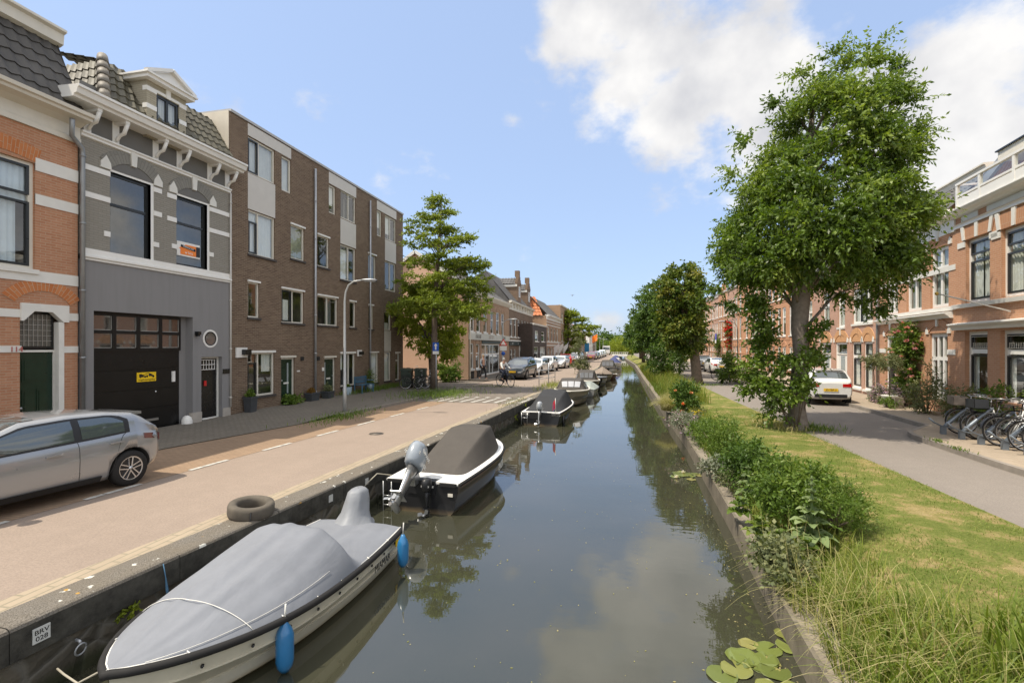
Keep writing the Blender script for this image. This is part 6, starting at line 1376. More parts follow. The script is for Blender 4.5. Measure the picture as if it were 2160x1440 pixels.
def car_sec(P, x, off=0.0):
    w = P['W'] * tab(P['width'], x) + off; zb = tab(P['zb'], x); zk = tab(P['belt'], x); zr = max(tab(P['roof'], x), zk); g = zr - zk
    wr = w * (1 - .24 * min(1, g / .45)); 
    h = [(0, zb - off), (w * .55, zb - off), (w * .90, zb + .03), (w * .965, zb + .12), (w * .985, zb + .30 * (zk - zb)), (w, zb + .62 * (zk - zb)), (w * .985, zk - .10), (w * .955, zk - .03), (w * .93, zk)]
    if g > .02: h += [(w * .93 + (wr - w * .93) * .5 + .012, zk + g * .50), (wr, zk + g * .86), (wr * .94, zk + g * .95 + off), (wr * .70, zk + g * .99 + off), (0, zr + .012 + off)]
    else: h += [(w * .89, zk + .018), (w * .80, zk + .032), (w * .72, zk + .040), (w * .5, zk + .055 + off), (0, zk + .07 + off)]
    return h
def outward(o):
    bm = bmesh.new(); bm.from_mesh(o.data); bmesh.ops.recalc_face_normals(bm, faces=bm.faces); bm.to_mesh(o.data); bm.free()
def make_car(name, label, P, body, loc, rz, group=None, rear_plate='', front_plate='', rim='alloy', hero=False, detail=True):
    root = thing(name, label, 'car', loc, rz, group); L = P['L']
    xs = sorted({0.0, .03, .07, L - .03, L - .08, *[t[0] for t in P['roof']], *[t[0] for t in P['belt']], *np.round(np.linspace(.12, L - .15, 30), 3)}); xs = [x for x in xs if 0 <= x <= L]
    rows = []
    for x in xs:
        s_ = car_sec(P, x); full = s_ + [(-y, z) for y, z in s_[-2:0:-1]]; rows.append([(x - L / 2, y, z) for y, z in full])
    mb = MB(); mb.grid(rows, closed=True, caps=True); b = mb.build('body', body, root); outward(b)
    cut = MB(); r = P['r'] + .055
    for xw in (P['xr'], P['xr'] + P['wb']):
        for sy in (-1, 1): cut.lathe([(r, sy * (P['W'] - .30)), (r, sy * (P['W'] + .12))] if sy > 0 else [(r, -(P['W'] + .12)), (r, -(P['W'] - .30))], (xw - L / 2, 0, P['r']), 26, 'y', caps=True)
    co_ = cut.build('cut', trimblk, root); outward(co_); md = b.modifiers.new('b', 'BOOLEAN'); md.object = co_; md.operation = 'DIFFERENCE'; md.solver = 'EXACT'
    try:
        bpy.context.view_layer.update(); dg = bpy.context.evaluated_depsgraph_get(); me = bpy.data.meshes.new_from_object(b.evaluated_get(dg))
        if len(me.polygons) > 100: b.modifiers.clear(); b.data = me; me.materials.clear(); me.materials.append(body); me.materials.append(trimblk)
        for p_ in me.polygons:
            c = p_.center; 
            for xw in (P['xr'], P['xr'] + P['wb']):
                if math.hypot(c.x - xw + L / 2, c.z - P['r']) < r + .01 and abs(c.y) < P['W'] - .02 and c.z < P['r'] + r * 1.0 and (abs(p_.normal.y) < .5 or abs(c.y) < P['W'] - .2): p_.material_index = 1
    except Exception as ex: b.modifiers.clear()
    bpy.data.objects.remove(co_)
    # glass: strips laid just outside the body
    def side(xa, xb_, nm):
        for sy in (1, -1):
            g = MB(); rw = []
            for x in np.linspace(xa, xb_, 14):
                s_ = car_sec(P, float(x), .006); k0 = s_[8]; k1 = s_[9]; k2 = s_[10]
                a = (k0[0] + (k1[0] - k0[0]) * .16, k0[1] + (k1[1] - k0[1]) * .16); f2 = .72 - .55 * max(0, 1 - (x - p0 - .04) / .25) ** 2; c = (k1[0] + (k2[0] - k1[0]) * f2, k1[1] + (k2[1] - k1[1]) * f2)
                rw.append([(x - L / 2, sy * (a[0] + .004), a[1]), (x - L / 2, sy * (k1[0] + .004), k1[1]), (x - L / 2, sy * (c[0] + .004), c[1])])
            if sy > 0: rw = rw[::-1]
            g.grid(rw); g.build(nm, car_win, root)
    p0, p1 = P['side'][0], P['side'][1]; m1 = P['pil'][0]
    surr = None
    for sy in (1, -1):                                  # black window surround
        g = MB(); rw = []
        for x in np.linspace(p0 - .05, p1 + .06, 20):
            s_ = car_sec(P, float(x), .003); k0, k1, k2 = s_[8], s_[9], s_[10]; f2 = .92 - .5 * max(0, 1 - (x - p0 + .05) / .22) ** 2
            c = (k1[0] + (k2[0] - k1[0]) * f2, k1[1] + (k2[1] - k1[1]) * f2); rw.append([(x - L / 2, sy * (k0[0] + .002), k0[1] + .004), (x - L / 2, sy * (k1[0] + .002), k1[1]), (x - L / 2, sy * (c[0] + .002), c[1])])
        if sy > 0: rw = rw[::-1]
        g.grid(rw); g.build('window_surround', trimblk, root)
    side(p0 + .04, m1 - .05, 'side_window'); side(m1 + .06, p1 - .05, 'side_window')
    def screen(xa, xb_, nm):
        g = MB(); rw = []
        for x in np.linspace(xa, xb_, 8):
            s_ = car_sec(P, float(x), .008); zt = s_[-1][1]; wr = s_[11][0] * .93; rw.append([(x - L / 2, wr * q, zt + (s_[11][1] - zt) * abs(q) ** 2.4 + .004) for q in (-1, -.8, -.4, 0, .4, .8, 1)])
        g.grid(rw); g.build(nm, car_win, root)
    rt = P['roof']; fw0 = [p for p in rt if p[1] > .9][-1][0]; screen(fw0 - .56, fw0 - .06, 'windshield')
    pk = [p[0] for p in rt if p[1] > tab(P['belt'], p[0]) + .06][0]; xt = [p[0] for p in rt if p[1] > max(q[1] for q in rt) - .12][0]; screen(max(pk, .06), xt - .03, 'rear_window')
    # wheels
    for xw in (P['xr'], P['xr'] + P['wb']):
        for sy in (1, -1):
            R_ = P['r']; yo = sy * (P['W'] - .02); w_ = MB(); pr_ = [(R_ * .66, 0), (R_ * .90, .0), (R_ * .985, -.03), (R_, -.06), (R_, -.15), (R_ * .95, -.19), (R_ * .66, -.19)]
            w_.lathe([(a, sy * h_) for a, h_ in pr_][::(1 if sy > 0 else -1)], (0, 0, 0), 28, 'y'); t = w_.build('wheel', rubber, root, loc=(xw - L / 2, yo, R_))
            d = MB(); d.lathe([(.001, -sy * .035), (R_ * .68, -sy * .02)][::sy], (0, 0, 0), 28, 'y'); d.build('wheel_disc', trimblk if rim == 'alloy' else alloy, t)
            s2 = MB(); s2.lathe([(R_ * .60, -sy * .012), (R_ * .68, -sy * .004), (R_ * .70, -sy * .004)][::sy], (0, 0, 0), 28, 'y')
            for k in range(5):
                a = 2 * PI * k / 5 + .3; da = .20
                for q in (-1, 1): s2.bar((R_ * .10 * math.cos(a + q * .8), -sy * .022, R_ * .10 * math.sin(a + q * .8)), (R_ * .64 * math.cos(a + q * da), -sy * .012, R_ * .64 * math.sin(a + q * da)), R_ * .055, .018)
            s2.lathe([(.001, sy * .0), (.03, -sy * .004), (.035, -sy * .02)][::sy], (0, 0, 0), 12, 'y'); s2.build('rim', alloy, t)
    # lamps, plates, mirrors, handles, bumper
    zt = tab(P['belt'], .1)
    for sy in (1, -1):
        g = MB(); rw = []
        for x in (.015, .10, .22, .38 if P is not SUV else .3):
            s_ = car_sec(P, x, .012); rw.append([(x - L / 2, sy * s_[6][0], s_[6][1] - .05 + .04 * x), (x - L / 2, sy * s_[7][0], s_[7][1] - .015)])
        g.grid(rw if sy < 0 else rw[::-1]); q = tab(P['width'], 0) * P['W'];
        g.box(-L / 2 - .012, -L / 2 + .03, *sorted((sy * (q - .30), sy * (q + .0))), zt - .20, zt - .07); g.build('tail_light', lampsm if hero else lampred, root)
        g = MB(); xf = L - .10
        rw = []
        for x in (L - .42, L - .25, L - .12, L - .03):
            s_ = car_sec(P, x, .012); rw.append([(x - L / 2, sy * s_[5][0], s_[5][1] + .02), (x - L / 2, sy * s_[7][0], s_[7][1] - .005)])
        g.grid(rw if sy < 0 else rw[::-1]); q = tab(P['width'], L) * P['W']; zf = tab(P['belt'], L - .03); g.box(L / 2 - .05, L / 2 + .008, *sorted((sy * (q - .26), sy * q)), zf - .14, zf - .03); g.build('headlight', lampclear, root)
        s_ = car_sec(P, p1 - .12); m = MB(); mx_ = p1 - .14 - L / 2; yy = sy * (s_[8][0] + .13); rows_ = []
        for dx_, k in ((-.11, .55), (-.07, .95), (0, 1.05), (.07, .85), (.12, .4)): rows_.append([(mx_ + dx_, yy + .11 * k * math.cos(a), s_[8][1] + .085 + .075 * k * math.sin(a)) for a in np.linspace(0, 2 * PI, 10, endpoint=False)])
        m.grid(rows_, closed=True, caps=True); m.bar((mx_, sy * s_[8][0] * .97, s_[8][1] + .03), (mx_, yy, s_[8][1] + .05), .05, .03); m.build('mirror', black if hero else body, root)
        for xh in (m1 + .42 - (.05 if hero else 0), p0 + .22):
            s2_ = car_sec(P, xh); hb = MB(); yb_ = sy * (s2_[6][0] + .022); hb.bar((xh - .11 - L / 2, yb_, s2_[6][1] - .015), (xh + .11 - L / 2, yb_, s2_[6][1] - .022), .02, .028); hb.build('door_handle', body, root)
        if hero:                                       # door shut lines, sill and wheel arch lip
            for xd in (m1 + .02, p1 - .0, p0 + .02):
                dl = MB(); pts = []
                for k in range(2, 9): s3 = car_sec(P, xd + (.10 * (5 - k) / 6 if xd == p0 + .02 else 0), .0015); pts.append((xd + (.34 * (k - 8) / 6 if xd == p0 + .02 else 0) * -1 - L / 2, sy * s3[k][0], s3[k][1]))
                for a, b_ in zip(pts, pts[1:]): dl.bar(a, b_, .005, .008)
                dl.build('door_gap', trimblk, root)
            cl = MB(); rows_ = []
            for x in np.linspace(1.1, 2.9, 12): s3 = car_sec(P, float(x), .014); rows_.append([(x - L / 2, sy * s3[2][0], s3[2][1]), (x - L / 2, sy * (s3[3][0] + .004), s3[3][1] + .01)])
            cl.grid(rows_ if sy < 0 else rows_[::-1]); cl.build('sill_trim', trimblk, root)
    bm_ = MB(); rw = []
    for x in (0.0, .12, .26): s_ = car_sec(P, x, .01); rw.append([(x - L / 2 - (.012 if x == 0 else 0), s_[2][0] * q, s_[2][1] + (.0 if abs(q) < 2 else 0)) for q in (-1, -.5, 0, .5, 1)])
    wq = tab(P['width'], 0) * P['W'] * .8
    for (x0, zz) in ((-L / 2 - .012, 0),): bm_.box(x0, x0 + .05, -wq, wq, tab(P['zb'], 0) - .02, tab(P['zb'], 0) + .12)
    bm_.build('rear_bumper', trimblk, root)
    gq = MB(); wf = tab(P['width'], L) * P['W']; zf = tab(P['belt'], L); gq.box(L / 2 - .02, L / 2 + .008, -wf * .62, wf * .62, tab(P['zb'], L) + .02, tab(P['zb'], L) + .16); gq.box(L / 2 - .03, L / 2 + .004, -wf * .45, wf * .45, zf - .10, zf - .0); gq.build('grille', trimblk, root)
    for txt, xx, sg in ((rear_plate, -L / 2 - .018, -1), (front_plate, L / 2 + .018, 1)):
        if txt is None: continue
        zp = tab(P['zb'], 0) + .24 if sg < 0 else tab(P['zb'], L) + .17
        pl = MB().box(xx - .004, xx + .004, -.26, .26, zp, zp + .115).build('number_plate', plate_y, root)
        if txt: text_mesh(txt, .105, 'lettering', black, pl, (xx + sg * .006, 0, zp + .056), (R(90), 0, R(90) * sg), .0015)
    if hero or P is SMALL:
        sp_ = MB(); wr = P['W'] * .60; sp_.box(.20 - L / 2, .50 - L / 2, -wr, wr, tab(P['roof'], .40) - .02, tab(P['roof'], .42) + .015); sp_.build('spoiler', body, root)
    return root
c_silver = carpaint('silver_grey_paint', (.33, .335, .34), metal=.55, rough=.3); c_white = carpaint('white_car_paint', (.72, .72, .70)); c_navy = carpaint('dark_grey_blue_paint', (.035, .045, .06), .3); c_red = carpaint('red_car_paint', (.60, .025, .015)); c_sil2 = carpaint('light_silver_paint', (.45, .47, .46), .5)
c_mar = carpaint('maroon_paint', (.18, .02, .02)); c_black = carpaint('black_car_paint', (.015, .016, .018))
RD = -R(90) - R(3.2)     # heading towards the camera, along the left road
def place(P, x_side, y_rear, head, dirn):
    """centre of a car whose rear end is at y_rear and near flank at x_side"""
    return None
L_ = HATCH['L']; hx, hy = math.cos(RD), math.sin(RD)
rw_ = G(278, 1022); rcx = L_ / 2 - HATCH['xr']          # rear wheel contact, near side
cx = rw_.x - .80 + hx * rcx; cy = rw_.y + hy * rcx
make_car('hatchback_car', 'silver-grey hatchback parked in front of the garage, cut off by the left edge', HATCH, c_silver, (cx, cy, 0), RD, rear_plate='', front_plate=None, hero=True)
def at_px(x, y, dx=0, dy=0, z=0): v = G(x, y, z); return (v.x + dx, v.y + dy, z)
gl = 'cars parked along the left road'
def frontcar(name, label, P, body, fx, fy, plate, rz=RD, rimm='alloy'):
    """front face standing at (fx, fy)"""
    return make_car(name, label, P, body, (fx - math.cos(rz) * P['L'] / 2, fy - math.sin(rz) * P['L'] / 2, .005), rz, gl, rear_plate='', front_plate=plate, rim=rimm)
v = G(1093, 803); frontcar('parked_suv', 'dark grey-blue off-roader parked facing the camera behind the cyclist', SUV, c_navy, -7.75, 34.6, '5-KHT-88')
frontcar('parked_car', 'white saloon parked directly behind the dark off-roader', SEDAN, c_white, -7.6, 40.5, 'TG-804-K')
frontcar('parked_car', 'white car parked second behind the dark off-roader', SMALL, c_white, -7.35, 46.6, '')
frontcar('parked_car', 'white saloon with dark grille parked just before the red car', SEDAN, c_white, -7.0, 53.0, '')
make_car('parked_car', 'bright red car parked with its back to the camera', SMALL, c_red, (-6.9, 62.3, .005), -RD + 0, gl, rear_plate='', front_plate=None)
frontcar('parked_car', 'white van-like car parked right behind the red one', SUV, c_white, -6.5, 68.5, '')
for k, (y, bp, P, lb) in enumerate(((88, c_mar, SMALL, 'maroon car far down the left road'), (94, c_black, SEDAN, 'black car far down the left road, behind the maroon one'), (101, c_white, SEDAN, 'small white car at the far end of the parked row'), (109, c_sil2, SEDAN, 'silver car second from the far end of the left row'), (117, c_white, SUV, 'farthest white car before the bridge'))):
    frontcar('parked_car', lb, P, bp, X(KL, y) + 1.3, y, '')
# right side: white hatch seen from behind, two more further on
hr = R(90) - R(6.2)
def rearcar(name, label, P, body, rx, ry, plate, rz=hr, group='cars parked along the right street', rimm='alloy'): return make_car(name, label, P, body, (rx + math.cos(rz) * P['L'] / 2, ry + math.sin(rz) * P['L'] / 2, .005), rz, group, rear_plate=plate, front_plate=None, rim=rimm)
v = G(1746, 856); rearcar('parked_car', 'white hatchback with red tail lights parked behind the ash trunk', SMALL, c_white, 8.45, 22.6, '30-TBP-2')
rearcar('parked_car', 'white saloon parked beside the dark conical shrub', SEDAN, c_white, 8.75, 46.5, '', rz=R(90) + R(1))
rearcar('parked_car', 'pale silver car in front of the white saloon, right street', SMALL, c_sil2, 8.6, 55, '', rz=R(90) + R(1))

# ================================================================ BOATS
def hullmat(name, c, c2, zsplit=-.62):
    if name in MATS: return MATS[name]
    b = NB(name); v = b.coord(); sp = b.n('ShaderNodeSeparateXYZ'); b.l(v, sp.inputs[0]); n = b.noise(v, 3, 6, .65)
    st = b.ramp(b.math('ADD', sp.outputs[2], b.math('MULTIPLY', n, .10)), [(.05, (1, 1, 1)), (.16, (0, 0, 0))])
    col = b.mix(b.math('MULTIPLY', b.ramp(n, [(.4, (0, 0, 0)), (.75, (1, 1, 1))]), .35), c, sc3(c, .6)); col = b.mix(st, col, c2)
    b.bsdf(col, .3, spec=.5, coat=.3); MATS[name] = b.m; return b.m
def canvas(name, c, rough=.75):
    if name in MATS: return MATS[name]
    b = NB(name); v = b.coord(); m = b.n('ShaderNodeMapping'); m.inputs['Scale'].default_value = (.7, 1.6, 1); m.inputs['Rotation'].default_value = (0, 0, .5); b.l(v, m.inputs[0])
    f = b.noise(m.outputs[0], 2.2, 3, .5, .6); d = b.noise(v, 3, 6, .7)
    col = b.mix(b.math('MULTIPLY', b.ramp(d, [(.4, (0, 0, 0)), (.75, (1, 1, 1))]), .35), c, sc3(c, .65))
    b.bsdf(col, rough, spec=.3, bump=b.math('ADD', f, b.math('MULTIPLY', b.noise(v, 200, 2), .01)), bd=.03, bs=.6); MATS[name] = b.m; return b.m
def hull_fn(L, B, stern=.86, full=.55, tip=.0):
    def bs(s): # half beam, s=0 stern, 1 bow
        a = stern + (1 - stern) * math.sin(min(1, s / .45) * PI / 2) if s < .45 else (max(0, 1 - ((s - .45) / .55) ** (2.2 + full)) ** .75)
        return max(tip, B / 2 * a)
    return bs
def make_boat(name, label, loc, rz, L, B, hull, fb=.42, bow_rise=.16, rail=rubber, strakes=0, group=None, deck=white, tip=.0, stern=.86, full=.55, railr=.032):
    root = thing(name, label, 'boat', loc, rz, group); bs = hull_fn(L, B, stern, full, tip); n = 26; rows = []; S = [1 - (1 - i / n) ** 1.25 for i in range(n + 1)]
    zg = lambda s: fb + bow_rise * s ** 2.2
    for s in S:
        b_ = max(bs(s), .012); x = s * L; z = zg(s); k = -.22 * (1 - s ** 5) ; rk = .10 * s * L * 0
        fl = .78 - .30 * s ** 2
        q_ = .026 * (strakes > 0); half = [(0, k), (b_ * fl * .75, k + .06 + .05 * s), (b_ * (fl + .08), z * .10), (b_ * (fl + .14), z * .36), (b_ * (fl + .14) - q_, z * .37), (b_ * .97, z * .66), (b_ * .97 - q_, z * .67), (b_, z)]
        off = lambda zz: -.16 * L * .12 * (1 - zz / max(z, .01)) * s ** 3 * 4 * .5
        rows.append([(x + off(zz), yy, zz) for yy, zz in half] + [(x + off(zz), -yy, zz) for yy, zz in half[::-1][:-1]])
    mb = MB(); mb.grid(rows, closed=False, smooth=not strakes); mb.face([rows[0][i] for i in range(len(rows[0]))][::-1]); mb.build('hull', hull, root)
    for sy in (1, -1):
        pts = [(s * L, sy * (max(bs(s), .012) + .005), zg(s) + .0) for s in S]
        if sy == 1: allp = pts
    rl = MB(); rl.tube([(s * L, (max(bs(s), .012) + .008), zg(s)) for s in S] + [(L + .02, 0, zg(1))] + [(s * L, -(max(bs(s), .012) + .008), zg(s)) for s in S[::-1]], railr, 8); rl.build('rub_rail', rail, root)
    return root, bs, zg, S
def cover(root, bs, zg, L, prof, mat, s0=0, s1=1, inset=.0, name='boat_cover', arch=False, folds=.0):
    """canvas: prof [(s, height, roundness)]"""
    rows = []; n = 90
    for i in range(n + 1):
        s = s0 + (s1 - s0) * i / n; b_ = max(bs(min(s, 1)), .012) - inset; h_ = float(np.interp(s, [p[0] for p in prof], [p[1] for p in prof])); k = float(np.interp(s, [p[0] for p in prof], [p[2] for p in prof])); r = []
        for j in range(49):
            t = -1 + 2 * j / 48; y = b_ * t; zz = zg(s) + .02 + h_ * (max(0, 1 - abs(t) ** k) ** .85 if arch else min(1, (1 - abs(t)) / (1.15 / k)) ** .85 * (.93 + .07 * (1 - t * t))) + folds * (math.sin(13 * t + 5 * s) + .7 * math.sin(23 * t - 7 * s)) * (1 - t * t) * min(1, h_ * 4); r.append((s * L, y, zz))
        rows.append(r)
    mb = MB(); mb.grid(rows); 
    mb.face([rows[0][j] for j in range(49)]); return mb.build(name, mat, root)
def outboard(root, x, y, z, colm, tilt, sc_=1.0, brand=None, legm=None):
    """outboard motor clamped on a transom; local -x is aft"""
    o_ = bpy.data.objects.new('outboard_motor', None); legm = legm or trimblk
    q = Matrix.Rotation(tilt, 3, 'Y'); P_ = lambda a, b_, c: Vector((x, y, z)) + q @ Vector((a, b_, c)) * sc_
    cw_ = MB(); rows = []
    for (zz, rx, ry, xo) in ((.02, .15, .10, -.16), (.06, .20, .135, -.17), (.18, .225, .15, -.18), (.30, .22, .145, -.19), (.38, .18, .12, -.20), (.42, .09, .06, -.20), (.425, .01, .01, -.20)):
        rows.append([P_(xo + rx * math.cos(a), ry * math.sin(a), zz) for a in np.linspace(0, 2 * PI, 18, endpoint=False)])
    cw_.grid(rows, closed=True, caps=True); m = cw_.build('outboard_motor', colm, root)
    lg = MB(); rows = []
    for (zz, rx, ry, xo) in ((.02, .12, .075, -.16), (-.2, .10, .055, -.17), (-.45, .075, .035, -.18), (-.62, .07, .03, -.19)): rows.append([P_(xo + rx * math.cos(a), ry * math.sin(a), zz) for a in np.linspace(0, 2 * PI, 12, endpoint=False)])
    lg.grid(rows, closed=True, caps=True); lg.obox(P_(-.22, 0, -.5), (.28 * sc_, .16 * sc_, .012), q); lg.bar(P_(-.05, 0, -.02), P_(.08, 0, -.1), .10 * sc_, .16 * sc_)
    rows = []
    for a_, r_ in ((-.06, .012), (-.1, .045), (-.2, .055), (-.32, .05), (-.38, .02)): rows.append([P_(a_ + .02, r_ * math.cos(a), -.66 + r_ * math.sin(a)) for a in np.linspace(0, 2 * PI, 10, endpoint=False)])
    lg.grid(rows, closed=True, caps=True); lg.build('drive_leg', legm, m)
    pr_ = MB()
    for k in range(3):
        a = k * 2.094; u = Vector((0, math.cos(a), math.sin(a))); w2 = Vector((.4, -math.sin(a), math.cos(a))).normalized(); c = P_(-.40, 0, -.66)
        pr_.face([c, c + q @ (u * .06 + w2 * .05), c + q @ (u * .13 + w2 * .03), c + q @ (u * .12 - w2 * .03)])
    pr_.lathe([(.001, -.05), (.03, -.03), (.03, .03)], tuple(P_(-.40, 0, -.66)), 8, 'x'); pr_.build('propeller', steelmat, m)
    st = MB(); 
    for zz in (.12, .15): 
        for sy in (1, -1): st.bar(P_(-.34, sy * .115, zz + .06), P_(-.02, sy * .135, zz - .03), .006, .018)
    st.build('stripe', offwhite, m)
    if brand:
        for sy in (1, -1):
            t = text_mesh(brand, .075 * sc_, 'lettering', offwhite, m, (0, 0, 0), (0, 0, 0), .002)
            M_ = (Matrix.Translation(P_(-.18, sy * .158, .235)) @ q.to_4x4() @ Matrix.Rotation(R(90), 4, 'X') @ (Matrix.Rotation(PI, 4, 'Y') if sy > 0 else Matrix.Identity(4)))
            t.matrix_local = M_
    return m
def fender(label, loc, r, h_, mat):
    root = thing('boat_fender', label, 'fender', loc, 0, 'blue fenders hanging from the nearest boat'); MB().lathe([(.001, -h_ / 2 - .03), (r * .5, -h_ / 2 - .02), (r * .85, -h_ / 2 + .03), (r, -h_ / 2 + .09), (r, h_ / 2 - .09), (r * .8, h_ / 2 - .03), (r * .45, h_ / 2 + .02), (r * .3, h_ / 2 + .05), (.001, h_ / 2 + .055)], n=18).build('body', mat, root)
    MB().tube([(0, 0, h_ / 2 + .05), (.01, 0, h_ / 2 + .22)], .008, 6).build('rope', offwhite, root); return root
bt = -R(90) - R(1.0)
m_cream = hullmat('cream_hull', (.58, .54, .43), (.30, .22, .09)); m_blackh = hullmat('black_hull', (.018, .018, .02), (.16, .12, .07)); m_olive = hullmat('olive_hull', (.22, .19, .14), (.08, .07, .05)); m_alu = hullmat('aluminium_hull', (.24, .24, .23), (.10, .10, .08)); m_whiteh = hullmat('white_hull', (.62, .62, .60), (.25, .22, .14))
cv_grey = canvas('blue_grey_canvas', (.195, .205, .225)); cv_dark = canvas('charcoal_canvas', (.075, .066, .056)); cv_black = canvas('black_canvas', (.035, .035, .036)); cv_brown = canvas('brown_canvas', (.25, .20, .155)); cv_green = canvas('pale_green_canvas', (.30, .33, .30)); cv_blue = canvas('navy_canvas', (.06, .07, .16))
# the nearest boat: bow towards the camera
root, bs, zg, S = make_boat('motor_boat', 'cream clinker motor boat under a blue-grey canvas cover, nearest in the canal', (-3.95, 6.85, WZ), bt, 3.75, 1.66, m_cream, .46, .14, rubber, 1, full=.3, railr=.038)
o = cover(root, bs, zg, 3.75, [(0, .04, 2.5), (.05, .12, 1.8), (.22, .15, 1.8), (.345, .18, 1.9), (.385, .45, 2.6), (.395, .50, 3.2), (.42, .52, 3.0), (.62, .385, 2.2), (.80, .23, 1.9), (.96, .04, 1.6), (1, .005, 1.6)], cv_grey, folds=.010, arch=True)
sm = MB(); q = []
for i in range(49): t = -1 + 2 * i / 48; s = .80 - .02 * abs(t); h_ = .235 * max(0, 1 - abs(t) ** 1.9) ** .85; q.append((s * 3.75, bs(s) * t, zg(s) + .036 + h_))
sm.tube(q, .004, 5); sm.build('seam', offwhite, root)
MB().tube([(s * 3.75, (max(bs(s), .012) - .025), zg(s) + .025) for s in S] + [(s * 3.75, -(max(bs(s), .012) - .025), zg(s) + .025) for s in S[::-1]], .010, 6).build('cover_hem', offwhite, root)
# shrouded outboard
rows = []
for (zz, rx, ry, xo) in ((.05, .44, .34, .24), (.10, .33, .26, .19), (.24, .23, .19, .12), (.42, .19, .16, .07), (.54, .17, .13, .05), (.58, .12, .09, .04), (.585, .01, .01, .04)): rows.append([(xo + rx * math.cos(a) * (1 + .09 * math.sin(5 * a + zz * 6)), ry * math.sin(a) * (1 + .10 * math.cos(4 * a - zz * 5)), zg(0) + zz) for a in np.linspace(0, 2 * PI, 20, endpoint=False)])
mb = MB(); mb.grid(rows, closed=True); mb.build('motor_shroud', canvas('silver_canvas', (.23, .24, .255), .5), root)
sc_ = MB()
for i in range(9):
    s = .08 + i * .1; 
    for sy in (1, -1): sc_.lathe([(.001, -.01), (.018, -.006), (.018, .004)], (s * 3.75, sy * (bs(s) + .0), zg(s) * .80), 8, 'y')
sc_.build('hull_button', black, root)
for sv in (.14, .30, .47, .58, .70, .90):
    for sy in (1, -1):
        hk = MB(); hk.tube([(sv * 3.75, sy * (bs(sv) - .03), zg(sv) + .045), (sv * 3.75, sy * (bs(sv) + .03), zg(sv) + .01), (sv * 3.75 + .01, sy * (bs(sv) + .02), zg(sv) - .06)], .006, 5); hk.build('tie_cord', offwhite, root)
q = []
for i in range(17): s = .50 + .46 * i / 16; q.append((s * 3.75, bs(s) * .90, zg(s) + .035 + float(np.interp(s, [.42, .62, .8, .96, 1], [.52, .385, .23, .04, 0])) * (1 - .90 ** float(np.interp(s, [.42, .62, .8, 1], [3.0, 2.2, 1.9, 1.6]))) ** .85))
MB().tube(q, .003, 4).build('seam', offwhite, root)
MB().tube([(3.70, -.05, zg(1) + .02), (3.72, -.35, .45), (3.55, -.75, .35), (3.45, -.98, .30)], .009, 6).build('mooring_rope', paint('rope', (.35, .32, .25), .9), root)
t = text_mesh('MIAMAR', .125, 'lettering', black, root, (.20 * 3.75, bs(.20) * .975 + .028, zg(.20) * .60), (R(86), 0, R(180) + R(3)), .002, shear=.15)
MB().box(.10, .24, bs(.03) + .0, bs(.03) + .012, zg(0) * .62, zg(0) * .82).build('sticker', yellowp, root)
bl_ = paint('blue_fender_vinyl', (.02, .16, .36), .3, .15, coat=.4)
v = G(597, 1375, -.55); fender('blue fender hanging amidships from the nearest boat', (v.x + .02, v.y, -.50), .085, .42, bl_)
v = G(850, 1170, -.50); fender('blue fender hanging near the stern of the nearest boat', (v.x, v.y, -.45), .08, .38, bl_)
# second boat, stern towards the camera
b2 = R(90) - R(4)
root, bs, zg, S = make_boat('motor_boat', 'black motor boat with white deck and charcoal canopy, second from the camera', (-3.78, 8.85, WZ), b2, 4.05, 1.64, m_blackh, .58, .14, rubber, 0, stern=.94, railr=.03)
dk = MB(); rows = []
for s in [i / 20 for i in range(21)]: b_ = max(bs(s) - .01, .01); rows.append([(s * 4.05, -b_, zg(s) + .03), (s * 4.05, -b_ * .78, zg(s) + .04), (s * 4.05, 0, zg(s) + .045), (s * 4.05, b_ * .78, zg(s) + .04), (s * 4.05, b_, zg(s) + .03)])
dk.grid(rows, smooth=False); dk.face([rows[0][0], rows[0][1], rows[0][2], rows[0][3], rows[0][4], (0, bs(0), zg(0) - .02), (0, -bs(0), zg(0) - .02)]); dk.build('deck', white, root)
cover(root, bs, zg, 4.05, [(.135, .03, 3), (.17, .10, 3), (.40, .40, 3.2), (.60, .62, 3.4), (.72, .60, 3.4), (.78, .50, 3.0), (.81, .08, 2.6), (.82, .0, 2)], cv_dark, .135, .82, .13, 'canopy')
MB().box(-.02, .16, -.30, .30, zg(0) - .22, zg(0) + .05).build('motor_well', trimblk, root)
outboard(root, -.02, .12, zg(0) + .14, paint('blue_grey_cowl', (.27, .30, .33), .25, .1, coat=.6), R(48), 1.25, 'YAMAHA', steelmat)
outboard(root, -.02, -.18, zg(0) - .12, trimblk, R(0), .62)
for sy in (1, -1): text_mesh('ZVR.33K', .20, 'lettering', offwhite, root, (.62 * 4.05, sy * (bs(.62) * .995 + .006), zg(.6) * .62), (R(82), 0, (R(8) if sy < 0 else R(172))), .002, shear=.3, sx=.8)
ld = MB()
for yy in (.60, .78): ld.tube([(-.10, yy, zg(0) + .0), (-.10, yy, -.28)], .012, 6)
for zz in (.30, .12, -.06): ld.tube([(-.10, .60, zz), (-.10, .78, zz)], .012, 6)
ld.build('boarding_ladder', steelmat, root)
for sy in (1, -1): MB().box(-.04, .0, sy * .56 - .17, sy * .56 + .17, zg(0) - .03, zg(0) + .03).build('rope_guard', rubber, root)
rp = MB(); rp.tube([(.12, .72, zg(0) + .06), (-.0, .98, zg(0) + .10), (-.35, 1.15, .42), (-.65, 1.20, .55)], .012, 6); rp.build('mooring_rope', paint('rope', (.35, .32, .25), .9), root)
MB().box(-.022, -.012, -.66, -.56, .36, .42).build('sticker', cream, root)
